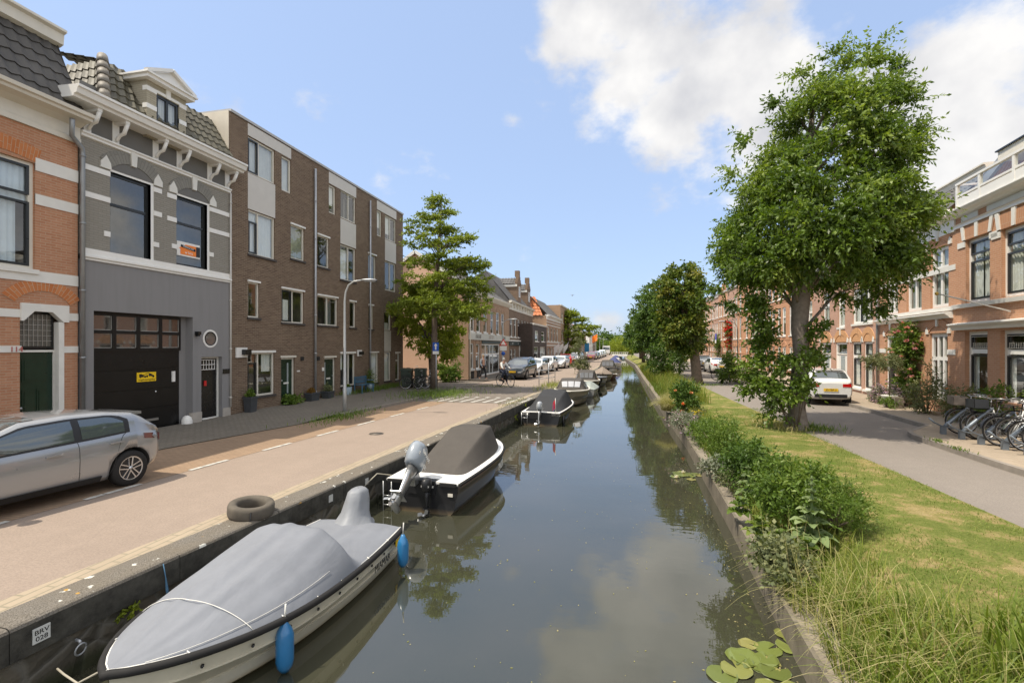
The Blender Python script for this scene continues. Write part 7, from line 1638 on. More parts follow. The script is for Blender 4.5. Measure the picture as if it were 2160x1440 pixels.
# third boat
b3 = R(90) - R(4)
root, bs, zg, S = make_boat('motor_boat', 'black motor boat with dark canopy, small outboard and red-white ensign', (-3.20, 19.5, WZ), b3, 4.8, 1.75, m_blackh, .52, .14, rubber, 0, stern=.92)
dk = MB(); rows = []
for s in [i / 16 for i in range(17)]: b_ = max(bs(s) - .01, .01); rows.append([(s * 4.8, -b_, zg(s) + .03), (s * 4.8, 0, zg(s) + .045), (s * 4.8, b_, zg(s) + .03)])
dk.grid(rows, smooth=False); dk.face([rows[0][0], rows[0][1], rows[0][2], (0, bs(0), zg(0) - .1), (0, -bs(0), zg(0) - .1)]); dk.build('deck', white, root)
cover(root, bs, zg, 4.8, [(.04, .02, 3), (.07, .06, 3), (.36, .48, 3.2), (.58, .66, 3.4), (.66, .60, 3.2), (.72, .08, 2.6), (.73, .0, 2)], cv_black, .04, .73, .06, 'canopy')
MB().box(-.015, .08, -.46, .46, zg(0) - .24, zg(0) + .02).build('motor_well', trimblk, root)
outboard(root, -.02, 0, zg(0) + .08, paint('light_grey_cowl', (.36, .38, .40), .3, .1, coat=.6), R(16), .85, None, steelmat)
ld = MB()
for yy in (.52, .76): ld.tube([(-.10, yy, zg(0) + .0), (-.12, yy, .05)], .014, 6)
ld.tube([(-.10, .52, .32), (-.10, .76, .32)], .014, 6); ld.build('boarding_ladder', steelmat, root)
fl = MB(); fl.tube([(.06, -.62, zg(0)), (-.02, -.62, zg(0) + .62)], .012, 6); fo = fl.build('flag_staff', offwhite, root)
for k, (m_, a, b_) in enumerate(((paint('flag_red', (.65, .02, .04), .7), .0, .07), (white, .07, .13), (paint('flag_blue', (.03, .08, .30), .7), .13, .18))): g_ = MB(); g_.grid([[(-.02 + .01, -.62 + .012 + 0 * a, zg(0) + .56 - q * .09) for q in range(5)], [(-.02, -.62 + .05 + b_ * .2, zg(0) + .50 - q * .085 - k * .02) for q in range(5)], [(-.03, -.62 + .10 - a * .3, zg(0) + .40 - q * .07 - k * .03) for q in range(5)]]); g_.build('ensign', m_, fo)
MB().lathe([(.001, -.22), (.06, -.2), (.06, .18), (.001, .22)], (.3, -bs(.06) - .07, .2), 10).build('fender', black, root)
# further boats
def hood(root, L, bs, zg, mat, winm, s0, s1, h_, B):
    cover(root, bs, zg, L, [(s0, h_ * .2, 3), (s0 + .05, h_ * .85, 3.2), ((s0 + s1) / 2, h_, 3.2), (s1 - .08, h_ * .8, 3.0), (s1, .02, 2.4)], mat, s0, s1, .08, 'canopy')
    for sy in (1, -1):
        for (a, b_) in ((s0 + .06, (s0 + s1) / 2 - .02), ((s0 + s1) / 2 + .02, s1 - .10)):
            g = MB(); rw = []
            for s in np.linspace(a, b_, 6):
                bb = bs(s) - .08; hh = float(np.interp(s, [s0, s0 + .05, (s0 + s1) / 2, s1 - .08, s1], [h_ * .2, h_ * .85, h_, h_ * .8, .02])); r = []
                for t in (.965, .93, .88, .80): r.append((s * L, sy * (bb * t + .014), zg(s) + .032 + hh * min(1, (1 - t) * 2.78) ** .85 * (.93 + .07 * (1 - t * t))))
                rw.append(r)
            g.grid(rw if sy < 0 else rw[::-1]); g.build('canopy_window', winm, root)
    for (ta, tb) in ((-.66, -.26), (-.20, .20), (.26, .66)):
        g = MB(); rw = []
        for s in np.linspace(s1 - .072, s1 - .02, 4): bb = bs(s) - .08; hh = float(np.interp(s, [s1 - .08, s1], [h_ * .8, .02])); rw.append([(s * L + .015, bb * t, zg(s) + .045 + hh * min(1, (1 - abs(t)) * 2.78) ** .85 * (.93 + .07 * (1 - t * t))) for t in np.linspace(ta, tb, 5)])
        g.grid(rw); g.build('canopy_window', winm, root)
silvw = paint('vinyl_window', (.42, .42, .43), .15, .1, coat=1)
root, bs, zg, S = make_boat('sloop', 'olive clinker sloop with a rounded hood and pale vinyl windows', (-2.95, 31.2, WZ), -R(90) + R(3), 5.4, 2.0, m_olive, .72, .12, cream, 1, stern=.8, full=.2, railr=.05); hood(root, 5.4, bs, zg, cv_dark, silvw, .25, .78, .62, 2.0)
root, bs, zg, S = make_boat('small_boat', 'small boat under pale green canvas behind the olive sloop', (-2.25, 31.2, WZ), R(87), 3.4, 1.35, m_alu, .45, .1, trimblk, 0); cover(root, bs, zg, 3.4, [(0, .05, 2.5), (.3, .35, 1.6), (.7, .3, 1.6), (1, .01, 2)], cv_green); outboard(root, -.05, 0, zg(0) + .15, paint('light_grey_cowl', (.36, .38, .40)), R(10), .8, None, steelmat)
root, bs, zg, S = make_boat('sloop', 'black sloop with white rail and a domed grey canopy, fifth from the camera', (-2.65, 39.0, WZ), -R(90) + R(3), 4.8, 1.9, m_blackh, .68, .12, cream, 0, stern=.8, full=.2, railr=.05); hood(root, 4.8, bs, zg, cv_dark, paint('smoked_vinyl', (.10, .10, .10), .15, .1, coat=1), .25, .80, .75, 1.9)
root, bs, zg, S = make_boat('work_boat', 'grey aluminium work boat with a square bow', (-2.05, 43.4, WZ), -R(90) + R(2), 4.6, 1.6, m_alu, .62, .12, trimblk, 0, tip=.42, stern=.95); MB().box(.3, 4.2, -.62, .62, .40, .43).build('deck', m_alu, root)
root, bs, zg, S = make_boat('covered_boat', 'boat under a peaked brown tarpaulin tent', (-1.85, 49.3, WZ), -R(90) + R(2), 5.0, 1.9, m_olive, .6, .1, trimblk, 0); cover(root, bs, zg, 5, [(0, .5, 1.0), (.5, .75, 1.0), (1, .15, 1.0)], cv_brown, name='tarpaulin')
root, bs, zg, S = make_boat('cabin_boat', 'white-hulled boat with a grey upright sprayhood', (-1.55, 56.5, WZ), -R(90) + R(2), 5.0, 2.0, m_whiteh, .85, .1, trimblk, 0, tip=.15); hood(root, 5, bs, zg, cv_dark, paint('smoked_vinyl', (.10, .10, .10)), .2, .7, .85, 2)
root, bs, zg, S = make_boat('rowing_boat', 'small brown wooden rowing boat with a white rim before the upright sprayhood', (-1.1, 51.3, WZ), -R(90) + R(2), 3.0, 1.2, hullmat('mahogany_hull', (.16, .06, .03), (.08, .04, .02)), .40, .12, white, 1, railr=.04); MB().box(.5, 2.2, -.45, .45, .22, .25).build('thwart', wood, root)
root, bs, zg, S = make_boat('covered_boat', 'boat with a navy blue cover and a white bow', (-1.1, 74.5, WZ), -R(90) + R(1), 6.4, 2.1, m_whiteh, .75, .2, white, 0); cover(root, bs, zg, 6.4, [(0, .6, 1.5), (.6, .8, 1.5), (.85, .3, 1.5), (.9, 0, 2)], cv_blue, s1=.9)
root, bs, zg, S = make_boat('covered_boat', 'farthest boat, dark blue cover, just before the white bridge', (-1.0, 90, WZ), -R(90) + R(1), 6.0, 1.9, m_whiteh, .75, .2, white, 0); cover(root, bs, zg, 6, [(0, .6, 1.5), (.6, .8, 1.5), (.85, .3, 1.5), (.9, 0, 2)], cv_blue, s1=.9)
root, bs, zg, S = make_boat('cabin_boat', 'small white cabin boat moored between the two blue covered boats', (-1.0, 82, WZ), -R(90) + R(1), 5.0, 1.9, m_whiteh, .75, .2, white, 0); MB().box(1.2, 3.6, -.6, .6, .75, 1.35).build('cabin', white, root)
# ================================================================ BICYCLES, PEOPLE, STREET FURNITURE
def bike_parts(root, frame_m, basket=None, crate=None, spokes=True):
    """upright city bicycle, forward +x, standing on the ground"""
    Rw = .335; wb = 1.08
    for i, x in enumerate((0, wb)):
        t = MB(); rows = []
        for k in range(28):
            a = 2 * PI * k / 28; c = Vector((Rw * math.cos(a), 0, Rw * math.sin(a))); e = c.normalized(); rows.append([c + e * .018 * math.cos(b_) + Vector((0, .018 * math.sin(b_), 0)) for b_ in np.linspace(0, 2 * PI, 7, endpoint=False)])
        rows.append(rows[0]); t.grid(rows, closed=True); w_ = t.build('wheel', rubber, root, loc=(x, 0, Rw + .018))
        rm = MB(); rows = []
        for k in range(29): a = 2 * PI * k / 28; rows.append([(r_ * math.cos(a), y, r_ * math.sin(a)) for r_, y in ((Rw - .014, -.012), (Rw - .032, -.010), (Rw - .032, .010), (Rw - .014, .012))])
        rm.grid(rows); rm.lathe([(.02, -.04), (.02, .04)], (0, 0, 0), 8, 'y', caps=True)
        if spokes:
            for k in range(14): a = 2 * PI * k / 14; rm.bar((.02 * math.cos(a + .6), .02 * (1 if k % 2 else -1), .02 * math.sin(a + .6)), ((Rw - .03) * math.cos(a), 0, (Rw - .03) * math.sin(a)), .0035)
        rm.build('rim', steelmat, w_)
    z = Rw + .018; bb = (.43, 0, z - .06); st_ = (.30, 0, .82); hd = (.90, 0, .86); hd2 = (.93, 0, .70)
    f = MB(); f.tube([bb, st_], .016, 7); f.tube([bb, (.68, 0, .50), hd2], .018, 7); f.tube([(.37, 0, .55), (.62, 0, .56), hd2], .014, 7); f.tube([(0, .05, z), bb], .010, 6); f.tube([(0, -.05, z), bb], .010, 6); f.tube([(0, .05, z), (.32, .01, .72)], .009, 6); f.tube([(0, -.05, z), (.32, -.01, .72)], .009, 6)
    f.tube([hd, hd2, (.97, .045, .60), (wb, .045, z)], .013, 6); f.tube([(.97, -.045, .60), (wb, -.045, z)], .013, 6); f.build('frame', frame_m, root)
    for x, a0, a1 in ((0, .3, 3.0), (wb, .35, 2.5)):
        rows = []; mg = MB()
        for k in range(12): a = a0 + (a1 - a0) * k / 11; rr_ = Rw + .045; rows.append([(x + rr_ * math.cos(a), y, z + rr_ * math.sin(a)) for y in (-.028, 0, .028)])
        mg.grid(rows); mg.build('mudguard', trimblk, root)
    s_ = MB(); s_.tube([st_, (.28, 0, .93)], .012, 6); rows = []
    for (x, w_, zz) in ((.12, .09, .95), (.18, .10, .965), (.28, .07, .955), (.38, .025, .95)): rows.append([(x, -w_, zz - .02), (x, -w_ * .7, zz), (x, 0, zz + .008), (x, w_ * .7, zz), (x, w_, zz - .02)])
    s_.grid(rows); s_.build('saddle', black, root)
    hb = MB(); hb.tube([(.90, 0, .86), (.885, 0, 1.02)], .012, 6); hb.tube([(.70, -.29, 1.02), (.80, -.27, 1.06), (.90, -.15, 1.05), (.90, 0, 1.03), (.90, .15, 1.05), (.80, .27, 1.06), (.70, .29, 1.02)], .011, 6); hb.build('handlebar', steelmat, root)
    ck = MB(); ck.lathe([(.085, -.055), (.085, -.045)], bb, 16, 'y', caps=True); ck.bar(bb, (bb[0] + .10, .07, bb[2] - .13), .018); ck.bar(bb, (bb[0] - .10, -.07, bb[2] + .13), .018); ck.box(bb[0] + .05, bb[0] + .15, .07, .15, bb[2] - .14, bb[2] - .12); ck.box(bb[0] - .15, bb[0] - .05, -.15, -.07, bb[2] + .12, bb[2] + .14); ck.box(0, bb[0], -.065, -.05, z - .03, z + .05); ck.build('crank', trimblk, root)
    rk = MB(); 
    for yy in (-.06, 0, .06): rk.tube([(-.22, yy, .76), (.25, yy, .77)], .006, 5)
    rk.tube([(-.18, .06, .76), (0, .05, z)], .006, 5); rk.tube([(-.18, -.06, .76), (0, -.05, z)], .006, 5); rk.build('luggage_rack', trimblk, root)
    if crate: 
        c = MB(); x0, x1, y0, y1, z0, z1 = 1.02, 1.32, -.20, .20, .80, 1.02
        for b_ in ((x0, x1, y0, y1, z0, z0 + .015), (x0, x0 + .014, y0, y1, z0, z1), (x1 - .014, x1, y0, y1, z0, z1), (x0, x1, y0, y0 + .014, z0, z1), (x0, x1, y1 - .014, y1, z0, z1)): c.box(*b_)
        c.build('front_crate', crate, root)
bkm = [paint('bike_black', (.02, .02, .022), .3, .1), paint('bike_grey', (.30, .31, .31), .35, .1, metal=.4), paint('bike_white', (.6, .6, .58), .35, .1), paint('bike_orange', (.80, .26, .03), .35, .1), paint('bike_green', (.03, .10, .07), .35, .1)]
def bike(label, loc, rz, m_=0, crate=None, group=None, lean=0, rz0=0):
    root = thing('bicycle', label, 'bicycle', loc, rz, group); root.rotation_euler = (lean, 0, rz); bike_parts(root, bkm[m_], crate=crate); return root
blackc = paint('black_crate', (.02, .022, .024), .6)
gb_ = 'bicycles in the rack on the right pavement'
posts = [G(x, y, .12) for x, y in ((1989, 915), (2028, 926), (2069, 937), (2119, 948), (2168, 960))]
hb_ = R(-6.5)          # bicycles stand with the front wheel towards the houses or the kerb
lab = ['bicycle with a wooden tray, leftmost in the rack', 'black bicycle with a large black crate in the rack', 'bicycle with a silver frame, middle of the rack', 'white-framed bicycle behind the silver one in the rack', 'dark bicycle at the right end of the rack', 'small low bicycle half hidden behind the rack posts', 'bicycle with a pale frame between the first two stands', 'grey bicycle leaning over the fourth stand']
specs = [(0, .1, 0, wood, 1), (1, .1, 0, blackc, 1), (2, .0, 1, None, -1), (2, .45, 2, None, 1), (3, .05, 0, None, -1), (1, .62, 4, None, -1), (0, .6, 2, None, -1), (3, .45, 1, None, 1)]
for k, (pi, off, mt, cr_, dr_) in enumerate(specs):
    p_ = posts[pi]; d_ = (posts[4] - posts[0]).normalized(); base = p_ + d_ * (off + .12)
    if dr_ > 0: bike(lab[k], (base.x + 1.48, base.y + .05, .12), R(180) + hb_ + R(4 * (k % 3 - 1)), mt, cr_, gb_, lean=R(4 * (k % 2) - 2))
    else: bike(lab[k], (base.x + .30, base.y - .02, .12), hb_ + R(5 * (k % 3 - 1)), mt, cr_, gb_, lean=R(-3))
m_rack = paint('rack_steel', (.20, .23, .26), .45, .15, metal=.5)
rk0 = thing('bike_rack', 'blue-grey steel bicycle stand, leftmost of the row', 'bike rack', tuple(posts[0]), hb_, 'bicycle stands of the rack')
def flatbar(mb, pts, w_, t_): 
    for a, b_ in zip(pts, pts[1:]): mb.bar(a, b_, w_, t_)
rb = MB(); rb.box(-.05, .06, -.05, .05, 0, .20); rb.build('base', m_rack, rk0)
rb = MB(); rb.tube([(0, 0, .16), (.18, 0, .36), (.42, 0, .62), (.62, 0, .80)], [.05, .05, .042, .035], 8); rb.build('upright', m_rack, rk0)
rb = MB()
for y in (-.05, .05): rb.tube([(-.34, y * .4 - .1, .42), (-.2, y * .6 - .05, .30), (0, y, .20), (.25, y, .16), (.45, y * .9, .12)], .018, 6)
rb.build('wheel_holder', m_rack, rk0)
for k, lb in ((1, 'second steel bicycle stand from the left'), (2, 'third steel bicycle stand from the left'), (3, 'fourth steel bicycle stand from the left'), (4, 'steel bicycle stand cut by the right edge')): copy_thing(rk0, tuple(posts[k]), hb_, lb)
# further bicycles
gf = 'bicycles parked by the far shrub on the right'
for k, (dx, dy, rz, mt, lb) in enumerate(((-.35, .6, 0, 1, 'grey bicycle nearest the dark conical shrub'), (-.2, 0, 8, 1, 'silver bicycle left of the orange one'), (.15, -.7, -4, 3, 'bright orange bicycle by the terrace'), (.6, -1.6, 5, 0, 'black bicycle behind the orange one'), (.5, .9, 2, 0, 'dark bicycle at the back of the far group'))):
    q = G(1558, 803, .1); bike(lb, (q.x - .2 + dx, q.y + dy, .12), R(180 * (k % 2) + rz), mt, group=gf)
gl2 = 'bicycles beside the layered street tree'
bike('bicycle leaning on the peach wall behind the block corner', (-14.7, 31.5, .02), R(20), 0, group=gl2); bike('black bicycle leaning against the front of the dark green bins', (-11.65, 25.05, .1), R(35), 0, group=gl2, lean=R(6)); bike('bicycle between the bins and the street tree', (-11.0, 25.3, .1), R(62), 2, group=gl2, lean=R(-5)); bike('dark bicycle behind the bins', (-11.9, 26.3, .1), R(15), 1, group=gl2)
m_bin = paint('dark_green_bin', (.03, .045, .03), .5, .25)
for k, (dx, lb) in enumerate(((0, 'left dark green wheelie bin by the street tree'), (.75, 'right dark green wheelie bin by the street tree'))):
    root = thing('wheelie_bin', lb, 'wheelie bin', (-11.95 + dx, 25.9 + dx * .25, .1), R(15), 'dark green wheelie bins'); mb = MB(); a = [(-.25, -.28, .08), (.25, -.28, .08), (.25, .28, .08), (-.25, .28, .08)]; b_ = [(-.31, -.36, 1.0), (.31, -.36, 1.0), (.31, .36, 1.0), (-.31, .36, 1.0)]; mb.grid([a, b_], closed=True, smooth=False, caps=True); mb.build('body', m_bin, root, .02)
    MB().prism([(-.34, 1.0), (.34, 1.0), (.30, 1.10), (-.30, 1.12)], -.39, .40).build('lid', m_bin, root, .01)
    for sx in (-1, 1): MB().lathe([(.10, -.03), (.10, .03)], (sx * .25, .28, .10), 14, 'x', caps=True).build('wheel', rubber, root)
# ---- people (one continuous skinned surface each)
skin = paint('skin', (.45, .26, .18), .6, .05, spec=.3)
def figure(name, label, loc, rz, J, E_, clothes, scale=1.0, hair=(.35, .33, .30)):
    """J: joint name -> (pos, radius); the body is one skin surface, clothing and hair are children"""
    root = thing(name, label, 'person', loc, rz); root.scale = (scale,) * 3
    def skinmesh(nm, names, mat, extra=0, sub=1):
        idx = {n_: i for i, n_ in enumerate(names)}; me = bpy.data.meshes.new(nm); me.from_pydata([J[n_][0] for n_ in names], [(idx[a], idx[b_]) for a, b_ in E_ if a in idx and b_ in idx], [])
        o = bpy.data.objects.new(nm, me); C.objects.link(o); sk = o.modifiers.new('s', 'SKIN'); sk.use_smooth_shade = True
        for i, n_ in enumerate(names): r = J[n_][1]; r = r if isinstance(r, tuple) else (r, r); me.skin_vertices[0].data[i].radius = (r[0] + extra, r[1] + extra); me.skin_vertices[0].data[i].use_root = (i == 0)
        sb = o.modifiers.new('u', 'SUBSURF'); sb.levels = sub; sb.render_levels = sub
        dg = bpy.context.evaluated_depsgraph_get(); m2 = bpy.data.meshes.new_from_object(o.evaluated_get(dg)); bpy.data.objects.remove(o); m2.materials.clear(); m2.materials.append(mat); m2.name = nm
        o2 = bpy.data.objects.new(nm, m2); C.objects.link(o2); o2.parent = root; return o2
    skinmesh('body', list(J), skin)
    for nm, names, mat, ex in clothes: skinmesh(nm, names, mat, ex)
    hp = Vector(J['head'][0]); hm = MB(); rows = []
    for i in range(7):
        ph = PI * i / 9; rows.append([(hp.x - .02 + .088 * math.sin(ph) * math.cos(a), hp.y + .078 * math.sin(ph) * math.sin(a), hp.z + .03 + .10 * math.cos(ph)) for a in np.linspace(0, 2 * PI, 14, endpoint=False)])
    hm.grid(rows, closed=True); hm.build('hair', paint('hair_%d' % (hair[0] * 100), hair, .8), root)
    fc_ = MB(); fc_.lathe([(.001, .018), (.012, 0), (.014, -.03)], (hp.x + .088, hp.y, hp.z - .01), 6)
    for sy in (-1, 1): fc_.lathe([(.001, .012), (.016, 0), (.001, -.016)], (hp.x + .0, hp.y + sy * .078, hp.z), 6); 
    fc_.build('face', skin, root)
    return root
Jc = {'pelvis': ((.28, 0, .98), (.14, .12)), 'belly': ((.30, 0, 1.12), (.13, .12)), 'chest': ((.36, 0, 1.34), (.15, .13)), 'neck': ((.40, 0, 1.50), .055), 'head': ((.44, 0, 1.64), (.085, .078)), 'crown': ((.43, 0, 1.72), .05),
      'shl': ((.37, .17, 1.43), .06), 'ell': ((.52, .24, 1.20), .045), 'wrl': ((.70, .27, 1.09), .03), 'hal': ((.76, .28, 1.07), .03), 'shr': ((.37, -.17, 1.43), .06), 'elr': ((.52, -.24, 1.20), .045), 'wrr': ((.70, -.27, 1.09), .03), 'har': ((.76, -.28, 1.07), .03),
      'hipl': ((.28, .10, .96), .085), 'knl': ((.62, .12, .68), .06), 'anl': ((.52, .11, .26), .042), 'tol': ((.66, .11, .19), .035), 'hipr': ((.28, -.10, .96), .085), 'knr': ((.52, -.12, .88), .06), 'anr': ((.36, -.11, .50), .042), 'tor': ((.48, -.11, .42), .035)}
Ec = [('pelvis', 'belly'), ('belly', 'chest'), ('chest', 'neck'), ('neck', 'head'), ('head', 'crown'), ('chest', 'shl'), ('shl', 'ell'), ('ell', 'wrl'), ('wrl', 'hal'), ('chest', 'shr'), ('shr', 'elr'), ('elr', 'wrr'), ('wrr', 'har'), ('pelvis', 'hipl'), ('hipl', 'knl'), ('knl', 'anl'), ('anl', 'tol'), ('pelvis', 'hipr'), ('hipr', 'knr'), ('knr', 'anr'), ('anr', 'tor')]
top_ = ['chest', 'belly', 'shl', 'ell', 'wrl', 'shr', 'elr', 'wrr']; leg_ = ['pelvis', 'hipl', 'knl', 'anl', 'hipr', 'knr', 'anr']
cyx, cyy = -7.35, 29.3; crz = R(-38)
bike('bicycle being ridden on the raised plateau', (cyx, cyy, .006), crz, 0)
figure('person', 'person in a white shirt and navy trousers riding a bicycle', (cyx, cyy, .006), crz, Jc, Ec, [('shirt', top_, paint('white_shirt', (.60, .60, .57), .85), .022), ('trousers', leg_, paint('navy_trousers', (.02, .025, .045), .85), .016)])
Jw = {'pelvis': ((0, 0, .93), (.14, .11)), 'belly': ((0, 0, 1.1), (.13, .11)), 'chest': ((.02, 0, 1.33), (.16, .12)), 'neck': ((.03, 0, 1.50), .055), 'head': ((.05, 0, 1.64), (.085, .078)), 'crown': ((.05, 0, 1.72), .05), 'shl': ((.01, .18, 1.42), .06), 'ell': ((-.05, .24, 1.14), .045), 'wrl': ((.06, .25, .90), .032), 'hal': ((.10, .25, .82), .03), 'shr': ((.01, -.18, 1.42), .06), 'elr': ((-.02, -.24, 1.14), .045), 'wrr': ((.12, -.24, .92), .032), 'har': ((.16, -.24, .85), .03),
      'hipl': ((0, .10, .90), .085), 'knl': ((.16, .11, .50), .06), 'anl': ((.18, .11, .09), .045), 'tol': ((.32, .12, .04), .04), 'hipr': ((0, -.10, .90), .085), 'knr': ((-.02, -.11, .50), .06), 'anr': ((-.24, -.11, .14), .045), 'tor': ((-.14, -.12, .04), .04)}
dk_ = paint('dark_coat', (.02, .02, .022), .85)
v = FL3.at(px(1166)); figure('person', 'person in dark clothes walking past the pennants', (v[0] + 1.1, v[1], .1), R(60), Jw, Ec, [('coat', top_, dk_, .022), ('trousers', leg_, dk_, .016)])
figure('person', 'person in a blue-grey top standing behind the cyclist by the shop', (-9.7, 33.7, .1), R(-20), Jw, Ec, [('shirt', top_, paint('blue_grey_top', (.20, .24, .28), .85), .022), ('trousers', leg_, dk_, .016)], hair=(.30, .2, .1))
# ---- lamps
m_lamp = paint('lamp_post_grey', (.42, .43, .42), .4, .08, metal=.35)
def lamp(label, loc, h_, arm, rz=0, mat=None, group='street lamps with curved arms', r=.06, head=.55):
    root = thing('street_lamp', label, 'street lamp', loc, rz, group); mat = mat or m_lamp
    pts = [(0, 0, 0), (0, 0, .9), (0, 0, .92), (0, 0, h_ - .75), (arm * .04, 0, h_ - .42), (arm * .16, 0, h_ - .17), (arm * .38, 0, h_ - .04), (arm * .72, 0, h_)]
    MB().tube(pts, [r * 1.15, r * 1.15, r, r * .62, r * .55, r * .52, r * .48, r * .45], 12).build('pole', mat, root)
    rows = []
    for (x, w_, zt, zb_) in ((arm * .68, .03, .03, -.03), (arm * .72 + .06, .075, .045, -.045), (arm * .72 + head * .5, .10, .05, -.06), (arm * .72 + head * .85, .085, .03, -.045), (arm * .72 + head, .02, -.0, -.02)): rows.append([(x, w_ * math.cos(a), h_ + ((zt if math.sin(a) > 0 else -zb_) * math.sin(a))) for a in np.linspace(0, 2 * PI, 12, endpoint=False)])
    mb = MB(); mb.grid(rows, closed=True, caps=True); mb.build('lamp_head', galv, root)
    MB().box(arm * .72 + .1, arm * .72 + head * .85, -.06, .06, h_ - .065, h_ - .052).build('lens', paint('lamp_lens', (.5, .5, .46), .15), root); return root
b_ = G(727, 868, .1); lamp('nearest street lamp with curved arm in front of the brown block', (b_.x, b_.y, .02), 4.83, .95, R(4))
def plamp(label, xpx, yt, Yd, mat=None, h_=4.83, arm=1.0, rz=0, r=.06, group='street lamps with curved arms'):
    q = pray(xpx, yt); t = Yd / q.y; return lamp(label, (q.x * t, Yd, .05), h_ - .05, arm, rz, mat, group, r)
plamp('street lamp in front of the lettered shop board', 1060, 674, 41.5, arm=1.1); plamp('street lamp beside the far layered tree', 1205, 711, 86, h_=4.6); plamp('street lamp by the blue banner', 1229, 719, 105, h_=4.6)
for k, (x, y) in enumerate(((1257, 118), (1265, 128), (1272, 138))): plamp(['far street lamp, left one of three before the bridge', 'far street lamp, middle one of three before the bridge', 'far street lamp, right one of three before the bridge'][k], x, 730, y, h_=4.4)
m_bl = paint('dark_lamp_post', (.05, .055, .05), .4, .1)
gr2 = 'dark lamp posts along the right street'
q = G(1556, 792, .1); lamp('dark lamp post in front of the pale terrace house', (q.x, q.y, .1), 4.4, 1.3, R(180), m_bl, gr2, .045); plamp('dark lamp post further along the terrace', 1496, 690, 66, m_bl, 4.6, 1.3, R(180), .05, gr2)
plamp('dark lamp post directly right of the ash trunk', 1773, 655, 33.5, m_bl, 4.8, .8, R(180), .045, gr2)
# ---- covers in the road surface
for x_, y_, lb in ((-6.75, 12.6, 'small round iron manhole cover in the beige road'), ):
    root = thing('manhole_cover', lb, 'manhole cover', (x_, y_, .004)); root.scale = (.55, .55, 1); im = paint('cast_iron', (.13, .11, .09), .6, .3, metal=.4); MB().lathe([(.001, .006), (.30, .006), (.30, 0)], n=24).build('lid', im, root); MB().lathe([(.31, .0), (.31, .010), (.36, .010), (.37, 0)], n=24).build('ring', im, root)
# ---- signs
def post(root, h_, r=.03, m_=None): return MB().tube([(0, 0, 0), (0, 0, h_)], r, 10).build('post', m_ or galv, root)
q = pray(920, 740); t = 24.7 / q.y; root = thing('traffic_sign', 'blue rectangular sign with a white arrow beside the street tree', 'traffic sign', (q.x * t, 24.7, .1)); z1, z0 = EYE + pray(920, 722).z * t - .1, EYE + pray(920, 742).z * t - .1; post(root, z1)
s_ = MB().box(-.17, .17, -.06, -.045, z0 + .05, z1).build('sign_plate', bluep, root); MB().prism([(-.04, z0 + .12), (.04, z0 + .12), (.04, z0 + .33), (.10, z0 + .33), (0, z1 - .05), (-.10, z0 + .33), (-.04, z0 + .33)], -.066, -.061).build('arrow', white, s_); MB().box(-.17, .17, -.06, -.045, z0 - .12, z0 + .04).build('lower_plate', white, root)
q = pray(1062, 730); t = 36.0 / q.y; root = thing('traffic_sign', 'red-bordered triangular warning sign with white plate by the shop', 'traffic sign', (q.x * t, 36.0, .05)); zc_ = 2.72; post(root, zc_)
MB().prism([(-.30, zc_ - .25), (.30, zc_ - .25), (0, zc_ + .27)], -.05, -.04).build('sign_plate', redp, root); MB().prism([(-.20, zc_ - .19), (.20, zc_ - .19), (0, zc_ + .15)], -.056, -.051).build('sign_face', white, root); MB().box(-.26, .26, -.05, -.04, zc_ - .62, zc_ - .30).build('lower_plate', white, root); MB().lathe([(.001, -.055), (.15, -.055), (.15, -.045)], (0, 0, zc_ - .85), 18, 'y').build('round_plate', bluep, root)
# sold sign behind the upstairs window of the grey house
sg = FL.rect(376, 505, 537, 427); root = thing('sold_sign', 'white estate agent board with orange house shape in the upstairs window', 'sale sign', FL.at(sg[0]), FL.rz); w_ = sg[1] - sg[0]; z0, z1 = sg[2] - .0, sg[3] - .02; yb = .075
MB().box(.02, w_ - .02, yb, yb + .02, z0, z1).build('board', white, root); hh = z1 - z0
MB().prism([(w_ * .16, z0 + hh * .12), (w_ * .80, z0 + hh * .12), (w_ * .80, z0 + hh * .84), (w_ * .38, z0 + hh * .84), (w_ * .10, z0 + hh * .52), (w_ * .16, z0 + hh * .50)], yb - .008, yb).build('house_shape', orangep, root); MB().box(w_ * .80, w_ * .965, yb - .008, yb, z0 + hh * .12, z0 + hh * .84).build('dark_strip', trimblk, root)
o = MB().obox((0, 0, 0), (w_ * .60, .006, hh * .17)).build('banner', black, root); o.location = (w_ * .47, yb - .014, z0 + hh * .63); o.rotation_euler = (0, R(8), 0)
text_mesh('VERKOCHT', hh * .17, 'lettering', white, o, (0, -.005, 0), (R(90), 0, 0), .001); text_mesh('w bos', hh * .27, 'lettering', white, root, (w_ * .50, yb - .010, z0 + hh * .29), (R(90), 0, 0), .001)
# blue sale board on the terrace
r = FT.rect(1523, 704, 715, 1529.5); root = thing('sale_board', 'blue and white sale board fixed to the pale terrace house', 'sale board', FT.at(r[0]), FT.rz); pu = paint('purple_blue', (.10, .09, .45), .5)
MB().box(0, .95, -.9, -.86, r[2] - .1, r[3]).build('board', pu, root); MB().box(.05, .90, -.92, -.901, r[2] - .55, r[2] - .1).build('lower_board', white, root); MB().bar((.5, 0, r[3] + .1), (.5, -.9, r[3] + .05), .05).build('bracket', galv, root)
